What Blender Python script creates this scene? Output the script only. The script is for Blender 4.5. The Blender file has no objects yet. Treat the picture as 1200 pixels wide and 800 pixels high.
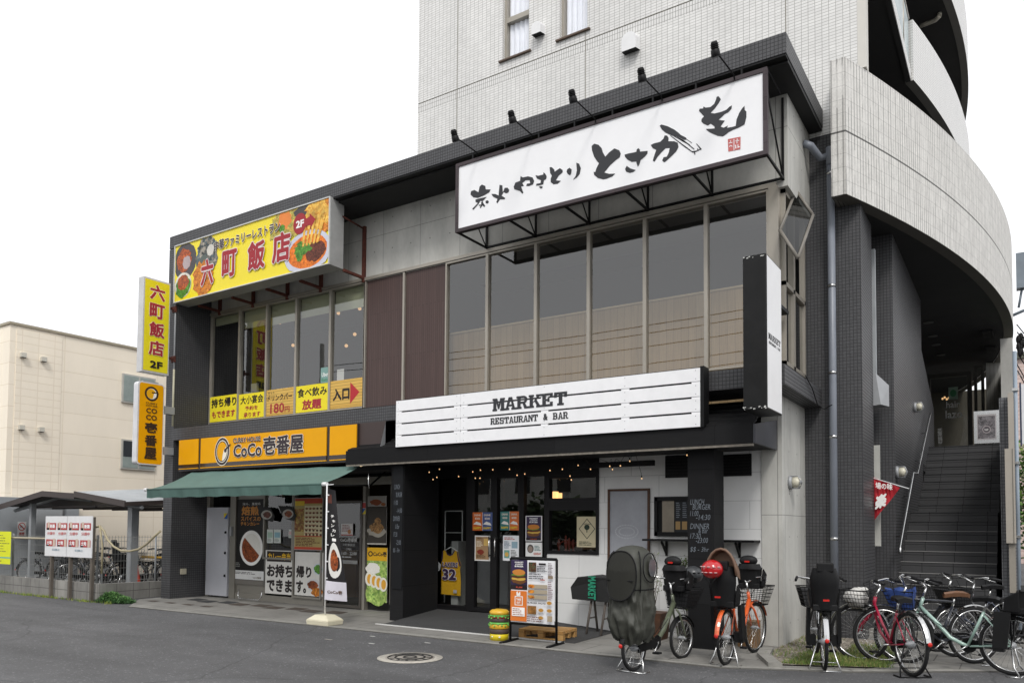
import bpy, bmesh, math, random
from mathutils import Vector, Matrix
from mathutils.geometry import tessellate_polygon
R = math.radians
random.seed(7)
sc = bpy.context.scene
col = sc.collection
# ------------------------------------------------------------------ camera, sky, sun, exposure
F, CY, H = 907.96, 580.34, 1.6
CR = Vector((0.8370543, 0.5470727, 0.00718114))
CU = Vector((0.01658375, -0.03848909, 0.9991214))
CF = Vector((-0.54686843, 0.83619977, 0.04128997))
CO = Vector((0, 0, H))
cam = bpy.data.objects.new('camera', bpy.data.cameras.new('camera'))
col.objects.link(cam); sc.camera = cam
cam.data.sensor_width = 36; cam.data.lens = F / 1200 * 36
cam.data.shift_y = (CY - 400) / 1200
cam.data.clip_end = 800; cam.data.clip_start = 0.05
cam.matrix_world = Matrix(((CR.x, CU.x, -CF.x, CO.x), (CR.y, CU.y, -CF.y, CO.y), (CR.z, CU.z, -CF.z, CO.z), (0, 0, 0, 1)))
SUN_EL, SUN_AZ = R(48), R(148)        # a thin overcast; the brighter part of the sky is to the right
w = bpy.data.worlds.new('World'); sc.world = w; w.use_nodes = True
nt = w.node_tree; N = nt.nodes; bg = N['Background']
sky = N.new('ShaderNodeTexSky'); sky.sky_type = 'NISHITA'; sky.sun_disc = False
sky.sun_elevation = SUN_EL; sky.sun_rotation = SUN_AZ; sky.air_density = 1.5; sky.dust_density = 4
hs = N.new('ShaderNodeHueSaturation'); hs.inputs['Saturation'].default_value = 0.12
nt.links.new(sky.outputs[0], hs.inputs['Color'])
mx = N.new('ShaderNodeMix'); mx.data_type = 'RGBA'; mx.inputs[0].default_value = 0.88
nt.links.new(hs.outputs[0], mx.inputs[6]); mx.inputs[7].default_value = (9.7, 9.8, 10.1, 1)   # the even cloud cover
nt.links.new(mx.outputs[2], bg.inputs['Color']); bg.inputs['Strength'].default_value = 0.115
sun = bpy.data.objects.new('sun', bpy.data.lights.new('sun', 'SUN')); col.objects.link(sun)
sun.data.energy = 1.45; sun.data.angle = R(14); sun.data.color = (1, .97, .93)
sd = Vector((math.sin(SUN_AZ) * math.cos(SUN_EL), math.cos(SUN_AZ) * math.cos(SUN_EL), math.sin(SUN_EL)))
sun.rotation_euler = sd.to_track_quat('Z', 'Y').to_euler()
sc.view_settings.view_transform = 'Standard'; sc.view_settings.look = 'None'
sc.view_settings.exposure = 0.22; sc.view_settings.gamma = 1; sc.view_settings.use_curve_mapping = False

# ------------------------------------------------------------------ survey: a sight line cut with a real plane
def ray(x, y): return CR * ((x - 600) / F) + CU * ((CY - y) / F) + CF
def onY(x, y, Y): d = ray(x, y); return CO + d * (Y / d.y)
def onX(x, y, X): d = ray(x, y); return CO + d * (X / d.x)
def onZ(x, y, Z=0.0): d = ray(x, y); return CO + d * ((Z - H) / d.z)

# ------------------------------------------------------------------ materials
MC = {}
def lin(c):
    return tuple((v / 12.92 if v <= .04045 else ((v + .055) / 1.055) ** 2.4) for v in c)
def hexc(h):
    return lin(tuple(int(h[i:i + 2], 16) / 255 for i in (0, 2, 4)))
def nodes(m):
    m.use_nodes = True; return m.node_tree, m.node_tree.nodes, m.node_tree.nodes['Principled BSDF']
def mat(name, c, rough=.6, metal=0.0, var=.12, scale=3.0, bump=.0, bscale=60.0, emit=0, spec=.5, coat=0):
    if name in MC: return MC[name]
    m = bpy.data.materials.new(name); t, n, b = nodes(m)
    if isinstance(c, str): c = hexc(c)
    b.inputs['Roughness'].default_value = rough; b.inputs['Metallic'].default_value = metal
    b.inputs['Specular IOR Level'].default_value = spec
    if coat: b.inputs['Coat Weight'].default_value = coat
    tc = n.new('ShaderNodeTexCoord')
    if var:
        no = n.new('ShaderNodeTexNoise'); no.inputs['Scale'].default_value = scale; no.inputs['Detail'].default_value = 6; no.inputs['Roughness'].default_value = .65
        t.links.new(tc.outputs['Object'], no.inputs['Vector'])
        mr = n.new('ShaderNodeMapRange'); mr.inputs[1].default_value = .3; mr.inputs[2].default_value = .7
        mr.inputs[3].default_value = 1 - var; mr.inputs[4].default_value = 1 + var
        t.links.new(no.outputs[0], mr.inputs[0])
        mu = n.new('ShaderNodeVectorMath'); mu.operation = 'SCALE'; mu.inputs[0].default_value = c
        t.links.new(mr.outputs[0], mu.inputs['Scale']); t.links.new(mu.outputs[0], b.inputs['Base Color'])
        rr = n.new('ShaderNodeMapRange'); rr.inputs[3].default_value = max(.02, rough - .1); rr.inputs[4].default_value = min(1, rough + .1)
        t.links.new(no.outputs[0], rr.inputs[0]); t.links.new(rr.outputs[0], b.inputs['Roughness'])
    else: b.inputs['Base Color'].default_value = (*c, 1)
    if bump:
        nb = n.new('ShaderNodeTexNoise'); nb.inputs['Scale'].default_value = bscale; nb.inputs['Detail'].default_value = 4
        t.links.new(tc.outputs['Object'], nb.inputs['Vector'])
        bp = n.new('ShaderNodeBump'); bp.inputs['Strength'].default_value = bump; bp.inputs['Distance'].default_value = .01
        t.links.new(nb.outputs[0], bp.inputs['Height']); t.links.new(bp.outputs[0], b.inputs['Normal'])
    if emit: b.inputs['Emission Color'].default_value = (*c, 1); b.inputs['Emission Strength'].default_value = emit
    MC[name] = m; return m
def P(h, rough=.55):            # printed colour
    return mat('print_' + h, h, rough, var=.05, scale=9, spec=.3)
def facade_vec(t, n, tc):       # flat coordinates of a wall: (along, up), chosen by which way the face looks
    ge = n.new('ShaderNodeNewGeometry'); sn = n.new('ShaderNodeSeparateXYZ'); t.links.new(ge.outputs['True Normal'], sn.inputs[0])
    sp = n.new('ShaderNodeSeparateXYZ'); t.links.new(tc.outputs['Object'], sp.inputs[0])
    def big(o):
        a = n.new('ShaderNodeMath'); a.operation = 'ABSOLUTE'; t.links.new(o, a.inputs[0])
        g = n.new('ShaderNodeMath'); g.operation = 'GREATER_THAN'; g.inputs[1].default_value = .7; t.links.new(a.outputs[0], g.inputs[0]); return g.outputs[0]
    def comb(a, b_):
        c = n.new('ShaderNodeCombineXYZ'); t.links.new(a, c.inputs[0]); t.links.new(b_, c.inputs[1]); return c.outputs[0]
    m1 = n.new('ShaderNodeMix'); m1.data_type = 'VECTOR'; t.links.new(big(sn.outputs[0]), m1.inputs[0])
    t.links.new(comb(sp.outputs[0], sp.outputs[2]), m1.inputs[4]); t.links.new(comb(sp.outputs[1], sp.outputs[2]), m1.inputs[5])
    m2 = n.new('ShaderNodeMix'); m2.data_type = 'VECTOR'; t.links.new(big(sn.outputs[2]), m2.inputs[0])
    t.links.new(m1.outputs[1], m2.inputs[4]); t.links.new(comb(sp.outputs[0], sp.outputs[1]), m2.inputs[5])
    return m2.outputs[1]
def tile(name, c, grout, tw, th, mortar, offset=0.0, rough=.45, uv=False, var=.1, bump=.4, bias=0.0, stain=.12, c2=None):
    if name in MC: return MC[name]
    m = bpy.data.materials.new(name); t, n, b = nodes(m)
    if isinstance(c, str): c = hexc(c)
    if isinstance(grout, str): grout = hexc(grout)
    tc = n.new('ShaderNodeTexCoord')
    v = tc.outputs['UV'] if uv else facade_vec(t, n, tc)
    br = n.new('ShaderNodeTexBrick'); br.offset = offset; br.squash = 1
    t.links.new(v, br.inputs['Vector'])
    k1 = tuple(x * (1 - var) for x in c); k2 = tuple(x * (1 + var) for x in (c2 or c))
    br.inputs['Color1'].default_value = (*k1, 1); br.inputs['Color2'].default_value = (*k2, 1); br.inputs['Mortar'].default_value = (*grout, 1)
    br.inputs['Scale'].default_value = 1; br.inputs['Brick Width'].default_value = tw; br.inputs['Row Height'].default_value = th
    br.inputs['Mortar Size'].default_value = mortar; br.inputs['Mortar Smooth'].default_value = .15; br.inputs['Bias'].default_value = bias
    no = n.new('ShaderNodeTexNoise'); no.inputs['Scale'].default_value = .7; no.inputs['Detail'].default_value = 8; no.inputs['Roughness'].default_value = .7
    mp = n.new('ShaderNodeMapping'); mp.inputs['Scale'].default_value = (1.6, 1.6, .45); t.links.new(tc.outputs['Object'], mp.inputs[0]); t.links.new(mp.outputs[0], no.inputs['Vector'])
    mr = n.new('ShaderNodeMapRange'); mr.inputs[1].default_value = .3; mr.inputs[2].default_value = .7; mr.inputs[3].default_value = 1 - stain; mr.inputs[4].default_value = 1 + stain
    t.links.new(no.outputs[0], mr.inputs[0])
    mu = n.new('ShaderNodeVectorMath'); mu.operation = 'SCALE'; t.links.new(br.outputs['Color'], mu.inputs[0]); t.links.new(mr.outputs[0], mu.inputs['Scale'])
    t.links.new(mu.outputs[0], b.inputs['Base Color'])
    rr = n.new('ShaderNodeMapRange'); rr.inputs[3].default_value = rough; rr.inputs[4].default_value = .9; t.links.new(br.outputs['Fac'], rr.inputs[0]); t.links.new(rr.outputs[0], b.inputs['Roughness'])
    if bump:
        bp = n.new('ShaderNodeBump'); bp.invert = True; bp.inputs['Strength'].default_value = bump; bp.inputs['Distance'].default_value = .004
        t.links.new(br.outputs['Fac'], bp.inputs['Height']); t.links.new(bp.outputs[0], b.inputs['Normal'])
    MC[name] = m; return m
def concrete(name, c, holes=True):
    m = bpy.data.materials.new(name); t, n, b = nodes(m); c = hexc(c)
    tc = n.new('ShaderNodeTexCoord'); v = facade_vec(t, n, tc)
    no = n.new('ShaderNodeTexNoise'); no.inputs['Scale'].default_value = 1.3; no.inputs['Detail'].default_value = 10; no.inputs['Roughness'].default_value = .7
    mp = n.new('ShaderNodeMapping'); mp.inputs['Scale'].default_value = (1.5, 1.5, .6); t.links.new(tc.outputs['Object'], mp.inputs[0]); t.links.new(mp.outputs[0], no.inputs['Vector'])
    mr = n.new('ShaderNodeMapRange'); mr.inputs[1].default_value = .25; mr.inputs[2].default_value = .75; mr.inputs[3].default_value = .72; mr.inputs[4].default_value = 1.25
    t.links.new(no.outputs[0], mr.inputs[0])
    mu = n.new('ShaderNodeVectorMath'); mu.operation = 'SCALE'; mu.inputs[0].default_value = c; t.links.new(mr.outputs[0], mu.inputs['Scale'])
    out = mu.outputs[0]
    if holes:
        br = n.new('ShaderNodeTexBrick'); br.offset = 0; br.inputs['Scale'].default_value = 1; br.inputs['Brick Width'].default_value = .92; br.inputs['Row Height'].default_value = 1.8
        br.inputs['Mortar Size'].default_value = .005; br.inputs['Color1'].default_value = br.inputs['Color2'].default_value = (1, 1, 1, 1); br.inputs['Mortar'].default_value = (.45, .45, .45, 1)
        t.links.new(v, br.inputs['Vector'])
        vm = n.new('ShaderNodeVectorMath'); vm.operation = 'MODULO'; vm.inputs[1].default_value = (.46, .6, 1)
        va = n.new('ShaderNodeVectorMath'); va.operation = 'ADD'; va.inputs[1].default_value = (46, 60, 0); t.links.new(v, va.inputs[0]); t.links.new(va.outputs[0], vm.inputs[0])
        di = n.new('ShaderNodeVectorMath'); di.operation = 'DISTANCE'; di.inputs[1].default_value = (.23, .3, 0); t.links.new(vm.outputs[0], di.inputs[0])
        lt = n.new('ShaderNodeMath'); lt.operation = 'LESS_THAN'; lt.inputs[1].default_value = .013; t.links.new(di.outputs['Value'], lt.inputs[0])
        m1 = n.new('ShaderNodeMix'); m1.data_type = 'RGBA'; m1.blend_type = 'MULTIPLY'; m1.inputs[0].default_value = 1
        t.links.new(out, m1.inputs[6]); t.links.new(br.outputs['Color'], m1.inputs[7])
        m2 = n.new('ShaderNodeMix'); m2.data_type = 'RGBA'; t.links.new(lt.outputs[0], m2.inputs[0]); t.links.new(m1.outputs[2], m2.inputs[6]); m2.inputs[7].default_value = (c[0] * .35, c[1] * .35, c[2] * .35, 1)
        out = m2.outputs[2]
    t.links.new(out, b.inputs['Base Color']); b.inputs['Roughness'].default_value = .8
    nb = n.new('ShaderNodeTexNoise'); nb.inputs['Scale'].default_value = 40; nb.inputs['Detail'].default_value = 6; t.links.new(tc.outputs['Object'], nb.inputs['Vector'])
    bp = n.new('ShaderNodeBump'); bp.inputs['Strength'].default_value = .15; bp.inputs['Distance'].default_value = .01; t.links.new(nb.outputs[0], bp.inputs['Height']); t.links.new(bp.outputs[0], b.inputs['Normal'])
    MC[name] = m; return m
def glass(name, tint, ior=1.6, rough=.0):
    m = bpy.data.materials.new(name); m.use_nodes = True; t = m.node_tree; n = t.nodes; n.remove(n['Principled BSDF'])
    tr = n.new('ShaderNodeBsdfTransparent'); tr.inputs[0].default_value = (*tint, 1)
    gl = n.new('ShaderNodeBsdfGlossy'); gl.inputs['Roughness'].default_value = rough; gl.inputs[0].default_value = (.95, .95, .94, 1)
    fr = n.new('ShaderNodeFresnel'); ge = n.new('ShaderNodeNewGeometry'); mi_ = n.new('ShaderNodeMapRange'); mi_.inputs[3].default_value = ior; mi_.inputs[4].default_value = 1 / ior; t.links.new(ge.outputs['Backfacing'], mi_.inputs[0]); t.links.new(mi_.outputs[0], fr.inputs[0])   # same sheen from either side
    no = n.new('ShaderNodeTexNoise'); no.inputs['Scale'].default_value = 1.2
    bp = n.new('ShaderNodeBump'); bp.inputs['Strength'].default_value = .03; bp.inputs['Distance'].default_value = .02; t.links.new(no.outputs[0], bp.inputs['Height']); t.links.new(bp.outputs[0], gl.inputs['Normal'])
    ms = n.new('ShaderNodeMixShader'); t.links.new(fr.outputs[0], ms.inputs[0]); t.links.new(tr.outputs[0], ms.inputs[1]); t.links.new(gl.outputs[0], ms.inputs[2])
    t.links.new(ms.outputs[0], n['Material Output'].inputs[0]); MC[name] = m; return m
def speckle(name, c1, c2, c3, scale=60, rough=.5):      # photographs of food, gravel, foliage prints
    if name in MC: return MC[name]
    m = bpy.data.materials.new(name); t, n, b = nodes(m); tc = n.new('ShaderNodeTexCoord')
    vo = n.new('ShaderNodeTexVoronoi'); vo.inputs['Scale'].default_value = scale; t.links.new(tc.outputs['Object'], vo.inputs['Vector'])
    sp = n.new('ShaderNodeSeparateColor'); t.links.new(vo.outputs['Color'], sp.inputs[0])
    cr = n.new('ShaderNodeValToRGB'); t.links.new(sp.outputs[0], cr.inputs[0]); e = cr.color_ramp.elements
    e[0].color = (*hexc(c1), 1); e[1].color = (*hexc(c3), 1); k = e.new(.5); k.color = (*hexc(c2), 1)
    no = n.new('ShaderNodeTexNoise'); no.inputs['Scale'].default_value = scale * .25; no.inputs['Detail'].default_value = 5; t.links.new(tc.outputs['Object'], no.inputs['Vector'])
    mr = n.new('ShaderNodeMapRange'); mr.inputs[1].default_value = .3; mr.inputs[2].default_value = .7; mr.inputs[3].default_value = .55; mr.inputs[4].default_value = 1.25; t.links.new(no.outputs[0], mr.inputs[0])
    mu = n.new('ShaderNodeVectorMath'); mu.operation = 'SCALE'; t.links.new(cr.outputs[0], mu.inputs[0]); t.links.new(mr.outputs[0], mu.inputs['Scale'])
    t.links.new(mu.outputs[0], b.inputs['Base Color']); b.inputs['Roughness'].default_value = rough; b.inputs['Specular IOR Level'].default_value = .3
    MC[name] = m; return m
def boards(name, c, c2, wdt, vertical=True, rough=.6, gap=.004, spec=.4):
    # boards with grain: long bricks
    m = bpy.data.materials.new(name); t, n, b = nodes(m); b.inputs['Specular IOR Level'].default_value = spec; tc = n.new('ShaderNodeTexCoord'); v = facade_vec(t, n, tc)
    if vertical:
        mp = n.new('ShaderNodeMapping'); mp.inputs['Rotation'].default_value = (0, 0, R(90)); t.links.new(v, mp.inputs[0]); v = mp.outputs[0]
    br = n.new('ShaderNodeTexBrick'); br.offset = .37; t.links.new(v, br.inputs['Vector']); br.inputs['Scale'].default_value = 1
    br.inputs['Brick Width'].default_value = 2.4; br.inputs['Row Height'].default_value = wdt; br.inputs['Mortar Size'].default_value = gap
    br.inputs['Color1'].default_value = (*hexc(c), 1); br.inputs['Color2'].default_value = (*hexc(c2), 1); br.inputs['Mortar'].default_value = (*[x * .35 for x in hexc(c)], 1)
    m2 = n.new('ShaderNodeMapping'); m2.inputs['Scale'].default_value = (3, 90, 1); t.links.new(v, m2.inputs[0])
    no = n.new('ShaderNodeTexNoise'); no.inputs['Scale'].default_value = 1; no.inputs['Detail'].default_value = 5; t.links.new(m2.outputs[0], no.inputs['Vector'])
    mr = n.new('ShaderNodeMapRange'); mr.inputs[3].default_value = .7; mr.inputs[4].default_value = 1.3; t.links.new(no.outputs[0], mr.inputs[0])
    mu = n.new('ShaderNodeVectorMath'); mu.operation = 'SCALE'; t.links.new(br.outputs['Color'], mu.inputs[0]); t.links.new(mr.outputs[0], mu.inputs['Scale'])
    t.links.new(mu.outputs[0], b.inputs['Base Color']); b.inputs['Roughness'].default_value = rough
    MC[name] = m; return m
def asphalt(name, base, cracks=True):
    m = bpy.data.materials.new(name); t, n, b = nodes(m); tc = n.new('ShaderNodeTexCoord')
    def noise(s, d=8, r=.6):
        q = n.new('ShaderNodeTexNoise'); q.inputs['Scale'].default_value = s; q.inputs['Detail'].default_value = d; q.inputs['Roughness'].default_value = r
        t.links.new(tc.outputs['Object'], q.inputs['Vector']); return q.outputs[0]
    def rng(o, a, b_, lo=.3, hi=.7):
        q = n.new('ShaderNodeMapRange'); q.inputs[1].default_value = lo; q.inputs[2].default_value = hi; q.inputs[3].default_value = a; q.inputs[4].default_value = b_; t.links.new(o, q.inputs[0]); return q.outputs[0]
    def mul(a, b_):
        q = n.new('ShaderNodeMath'); q.operation = 'MULTIPLY'; t.links.new(a, q.inputs[0]); t.links.new(b_, q.inputs[1]); return q.outputs[0]
    f = mul(rng(noise(.35), .82, 1.18), rng(noise(110, 3, .8), .45, 1.6)); f = mul(f, rng(noise(3), .9, 1.1))
    vo = n.new('ShaderNodeTexVoronoi'); vo.inputs['Scale'].default_value = 55; t.links.new(tc.outputs['Object'], vo.inputs['Vector'])
    sp = n.new('ShaderNodeSeparateColor'); t.links.new(vo.outputs['Color'], sp.inputs[0])
    f = mul(f, rng(sp.outputs[0], 1, 2.2, .93, 1.0))
    # hair cracks and worn, oil-dark tracks
    wp = n.new('ShaderNodeMixRGB'); wp.blend_type = 'ADD'; wp.inputs[0].default_value = .35; q = n.new('ShaderNodeTexNoise'); q.inputs['Scale'].default_value = 1.5; q.inputs['Detail'].default_value = 6; t.links.new(tc.outputs['Object'], q.inputs['Vector'])
    t.links.new(tc.outputs['Object'], wp.inputs[1]); t.links.new(q.outputs['Color'], wp.inputs[2])
    vc = n.new('ShaderNodeTexVoronoi'); vc.feature = 'DISTANCE_TO_EDGE'; vc.inputs['Scale'].default_value = .28; t.links.new(wp.outputs[0], vc.inputs['Vector'])
    f = mul(f, rng(vc.outputs['Distance'], .62, 1, 0, .006))
    mp = n.new('ShaderNodeMapping'); mp.inputs['Scale'].default_value = (.25, 1.4, 1); mp.inputs['Rotation'].default_value = (0, 0, R(-8)); t.links.new(tc.outputs['Object'], mp.inputs[0])
    q2 = n.new('ShaderNodeTexNoise'); q2.inputs['Scale'].default_value = 1; q2.inputs['Detail'].default_value = 5; t.links.new(mp.outputs[0], q2.inputs['Vector']); f = mul(f, rng(q2.outputs[0], .84, 1.12, .35, .65))
    f = mul(f, rng(noise(1.1, 3), 1, .8, .66, .72))
    mu = n.new('ShaderNodeVectorMath'); mu.operation = 'SCALE'; mu.inputs[0].default_value = base; t.links.new(f, mu.inputs['Scale'])
    t.links.new(mu.outputs[0], b.inputs['Base Color']); b.inputs['Roughness'].default_value = .82
    bp = n.new('ShaderNodeBump'); bp.inputs['Strength'].default_value = .5; bp.inputs['Distance'].default_value = .006; t.links.new(noise(140, 3), bp.inputs['Height']); t.links.new(bp.outputs[0], b.inputs['Normal'])
    MC[name] = m; return m

DARKT = tile('dark_mosaic_tile', '474749', '323233', .05, .05, .005, rough=.4, stain=.1)
WHT = tile('white_tile', 'dcdbd8', 'a9a8a4', .10, .0495, .0045, rough=.35, stain=.09, var=.05)
WHTV = tile('white_tile_upright', 'd8d7d4', '8d8c88', .0495, .10, .0045, rough=.35, stain=.04, var=.03)
BALT = tile('balcony_tile', 'dad9d6', 'a3a29e', .10, .05, .0035, rough=.4, uv=True, stain=.03, var=.02)
CONC = concrete('fair_faced_concrete', 'b9b8b2')
CONC2 = concrete('plain_concrete', 'a9a8a3', False)
STAIRT = tile('stair_tile', '3d3d3e', '232324', .45, .17, .006, offset=.0, rough=.6, stain=.12)
WHITEBLK = tile('white_painted_block', 'dcdcda', 'c2c2c0', .9, .40, .006, offset=.5, rough=.6, stain=.06, var=.02)
PAVE = tile('grey_paving', '807e79', '5d5b57', .6, .6, .008, offset=.5, rough=.8, stain=.25, var=.07)
FLOORD = mat('dark_gravel_floor', '3b3b3b', .9, var=.45, scale=70, bump=.6, bscale=120)
ASPH = asphalt('asphalt', (.086, .086, .088))
BLACK = mat('black_paint', '151516', .45, var=.2)
BLKW = boards('black_stained_boards', '1a1a1b', '202021', .6, False, .7, spec=.15)
BLKM = mat('black_metal', '131314', .5, spec=.22)
RUB = mat('black_rubber', '111112', .8, var=.2, scale=20)
PLAS = mat('black_plastic', '161617', .55, var=.15, spec=.25)
ALU = mat('warm_aluminium', 'a39d92', .4, metal=.35, var=.06)
DALU = mat('dark_frame', '181718', .5, spec=.2)
STEEL = mat('stainless', 'c9c9c8', .25, metal=1, var=.08)
CHROME = mat('chrome', 'd8d8d8', .12, metal=1, var=.05)
WHITE = mat('white_paint', 'e4e4e4', .5, var=.05)
GREYM = mat('grey_metal', '9b9d9f', .45, metal=.2, var=.1)
PIPE = mat('grey_pipe', '7b8089', .4, var=.08)
BROWN = boards('brown_siding', '54423e', '4d3c39', .0462, True, .55, .003)
RUSTB = mat('rusty_red_steel', '5a2d22', .8, var=.4, scale=12)
TANW = boards('tan_board', 'b39a74', 'a58c66', .12, True, gap=.002)
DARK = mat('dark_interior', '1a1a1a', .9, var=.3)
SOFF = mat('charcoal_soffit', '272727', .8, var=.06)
GL2 = glass('tinted_glass', (.74, .74, .73), 2.05)
GL1 = glass('shop_glass', (.82, .84, .83), 1.7)
GLD = glass('dim_glass', (.16, .17, .17), 1.35)
BULB = mat('warm_bulb', (1, .6, .28), .4, var=0, emit=.8)
LAMPG = mat('frosted_lamp_glass', 'cfcbb8', .3, var=.1)
WOOD = boards('pine_wood', 'c0965c', 'a97f49', .1, False)
WOODD = mat('dark_stained_wood', '4b2f1c', .6, var=.3, scale=15)

# ------------------------------------------------------------------ mesh collector
SPLIT = {'foot_guard': 'foot_guards', 'nosings': 'nosing', 'rusty_bracket': 'rusted_bracket', 'ceiling_grilles': 'ceiling_grille', 'ceiling_spots': 'ceiling_spot', 'downlight_rings': 'downlight',
         'bulbs': 'bulb', 'mudguards': 'mudguard', 'pedals': 'pedal', 'grips': 'grip', 'pipe_brackets': 'pipe_bracket', 'bracket': 'mounting_bracket', 'roof_kerb': 'roof_kerb_block', 'painted_eyes': 'painted_eye',
         'wall_joints': 'wall_joint', 'door_handle': 'handle', 'vents': 'vent', 'chandelier_bulbs': 'chandelier_bulb', 'entrance_lights': 'entrance_light', 'conduit': 'conduit_pipe', 'cover_side_window': 'side_window', 'lantern': 'lantern_light', 'figurine_row': 'figurine_row_'}
SPLIT['foot_guard'] = 'foot_shield'; del SPLIT['figurine_row']
class MB:
    def __init__(s): s.v = []; s.f = []; s.m = []; s.mats = []; s.uv = {}; s.smooth = set()
    def mi(s, m):
        if m not in s.mats: s.mats.append(m)
        return s.mats.index(m)
    def face(s, pts, m, uv=None):
        b = len(s.v); s.v += [Vector(p) for p in pts]; s.f.append(tuple(range(b, b + len(pts)))); s.m.append(s.mi(m))
        if uv: s.uv[len(s.f) - 1] = uv
        return s
    def poly(s, pts, m):                     # concave outline, flat
        pts = [Vector(p) for p in pts]; b = len(s.v); s.v += pts
        nrm = Vector((0, 0, 0))
        for i in range(len(pts)): nrm += pts[i].cross(pts[(i + 1) % len(pts)])
        for t in tessellate_polygon([pts]): s.f.append(tuple(b + i for i in t)); s.m.append(s.mi(m))
        return s
    def box(s, x0, x1, y0, y1, z0, z1, m, skip=''):
        x0, x1 = sorted((x0, x1)); y0, y1 = sorted((y0, y1)); z0, z1 = sorted((z0, z1))
        return s.hexa([(x0, y0, z0), (x1, y0, z0), (x1, y1, z0), (x0, y1, z0), (x0, y0, z1), (x1, y0, z1), (x1, y1, z1), (x0, y1, z1)], m)
    def hexa(s, p, m):
        b = len(s.v); s.v += [Vector(q) for q in p]
        for q in ((3, 2, 1, 0), (4, 5, 6, 7), (0, 1, 5, 4), (1, 2, 6, 5), (2, 3, 7, 6), (3, 0, 4, 7)):
            s.f.append(tuple(b + i for i in q)); s.m.append(s.mi(m))
        return s
    def tube(s, path, r, m, n=8, cap=True):
        path = [Vector(p) for p in path]; rs = r if isinstance(r, (list, tuple)) else [r] * len(path)
        rings = []; up = None
        for i, p in enumerate(path):
            d = (path[min(i + 1, len(path) - 1)] - path[max(i - 1, 0)])
            if d.length < 1e-9: d = Vector((0, 0, 1))
            d.normalize()
            if up is None: up = Vector((0, 0, 1)) if abs(d.z) < .9 else Vector((1, 0, 0))
            a = d.cross(up)
            if a.length < 1e-4: a = d.cross(Vector((1, 0, 0)) if abs(d.x) < .9 else Vector((0, 1, 0)))
            a.normalize(); c = a.cross(d).normalized(); up = c
            b = len(s.v)
            for k in range(n):
                t = 2 * math.pi * k / n; s.v.append(p + (a * math.cos(t) + c * math.sin(t)) * rs[i])
            rings.append(b)
        mi = s.mi(m)
        for i in range(len(rings) - 1):
            for k in range(n):
                k2 = (k + 1) % n; s.smooth.add(len(s.f)); s.f.append((rings[i] + k, rings[i] + k2, rings[i + 1] + k2, rings[i + 1] + k)); s.m.append(mi)
        if cap:
            s.f.append(tuple(rings[0] + k for k in range(n))[::-1]); s.m.append(mi); s.f.append(tuple(rings[-1] + k for k in range(n))); s.m.append(mi)
        return s
    def lathe(s, c, prof, m, n=20, axis='Z', sx=1, sy=1):      # prof: (radius, height)
        c = Vector(c); rings = []; mi = s.mi(m)
        for r, h in prof:
            b = len(s.v); rings.append(b)
            for k in range(n):
                t = 2 * math.pi * k / n; a, e = math.cos(t) * r * sx, math.sin(t) * r * sy
                s.v.append(c + (Vector((a, e, h)) if axis == 'Z' else Vector((a, h, e)) if axis == 'Y' else Vector((h, a, e))))
        for i in range(len(rings) - 1):
            for k in range(n):
                k2 = (k + 1) % n; s.smooth.add(len(s.f)); s.f.append((rings[i] + k, rings[i] + k2, rings[i + 1] + k2, rings[i + 1] + k)); s.m.append(mi)
        for q in (rings[0], rings[-1]): s.f.append(tuple(q + k for k in range(n))); s.m.append(mi)
        return s
    def ball(s, c, rx, ry, rz, m, n=14, k=8):
        c = Vector(c); b = len(s.v); mi = s.mi(m)
        for i in range(k + 1):
            ph = math.pi * i / k
            for j in range(n):
                t = 2 * math.pi * j / n; s.v.append(c + Vector((rx * math.sin(ph) * math.cos(t), ry * math.sin(ph) * math.sin(t), rz * math.cos(ph))))
        for i in range(k):
            for j in range(n):
                j2 = (j + 1) % n; s.smooth.add(len(s.f)); s.f.append((b + i * n + j, b + (i + 1) * n + j, b + (i + 1) * n + j2, b + i * n + j2)); s.m.append(mi)
        return s
    def ring(s, c, r, t, m, n=40, k=8, axis='Y', tx=1.0):        # torus
        c = Vector(c); b = len(s.v); mi = s.mi(m)
        for i in range(n):
            a = 2 * math.pi * i / n
            for j in range(k):
                q = 2 * math.pi * j / k; rr = r + t * math.cos(q); h = t * tx * math.sin(q)
                s.v.append(c + (Vector((rr * math.cos(a), h, rr * math.sin(a))) if axis == 'Y' else Vector((h, rr * math.cos(a), rr * math.sin(a))) if axis == 'X' else Vector((rr * math.cos(a), rr * math.sin(a), h))))
        for i in range(n):
            for j in range(k):
                i2, j2 = (i + 1) % n, (j + 1) % k; s.smooth.add(len(s.f)); s.f.append((b + i * k + j, b + i2 * k + j, b + i2 * k + j2, b + i * k + j2)); s.m.append(mi)
        return s
    def clusters(s):
        # faces that touch, or whose boxes come within a few mm, belong to one piece
        par = {}
        def find(a):
            while par[a] != a: par[a] = par[par[a]]; a = par[a]
            return a
        key = {}
        for i, f in enumerate(s.f):
            par[i] = i
        for i, f in enumerate(s.f):
            for v in f:
                k = tuple(round(c, 4) for c in s.v[v])
                if k in key: par[find(i)] = find(key[k])
                else: key[k] = i
        bx = {}
        for i, f in enumerate(s.f):
            r = find(i); b = bx.setdefault(r, [Vector((1e9,) * 3), Vector((-1e9,) * 3)])
            for v in f:
                for a in range(3): b[0][a] = min(b[0][a], s.v[v][a]); b[1][a] = max(b[1][a], s.v[v][a])
        rs = list(bx); e = .012
        for i, a in enumerate(rs):
            for b_ in rs[i + 1:]:
                A, B_ = bx[a], bx[b_]
                if all(A[0][k] - e < B_[1][k] and B_[0][k] - e < A[1][k] for k in range(3)): par[find(a)] = find(b_)
        out = {}
        for i in range(len(s.f)): out.setdefault(find(i), []).append(i)
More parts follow.
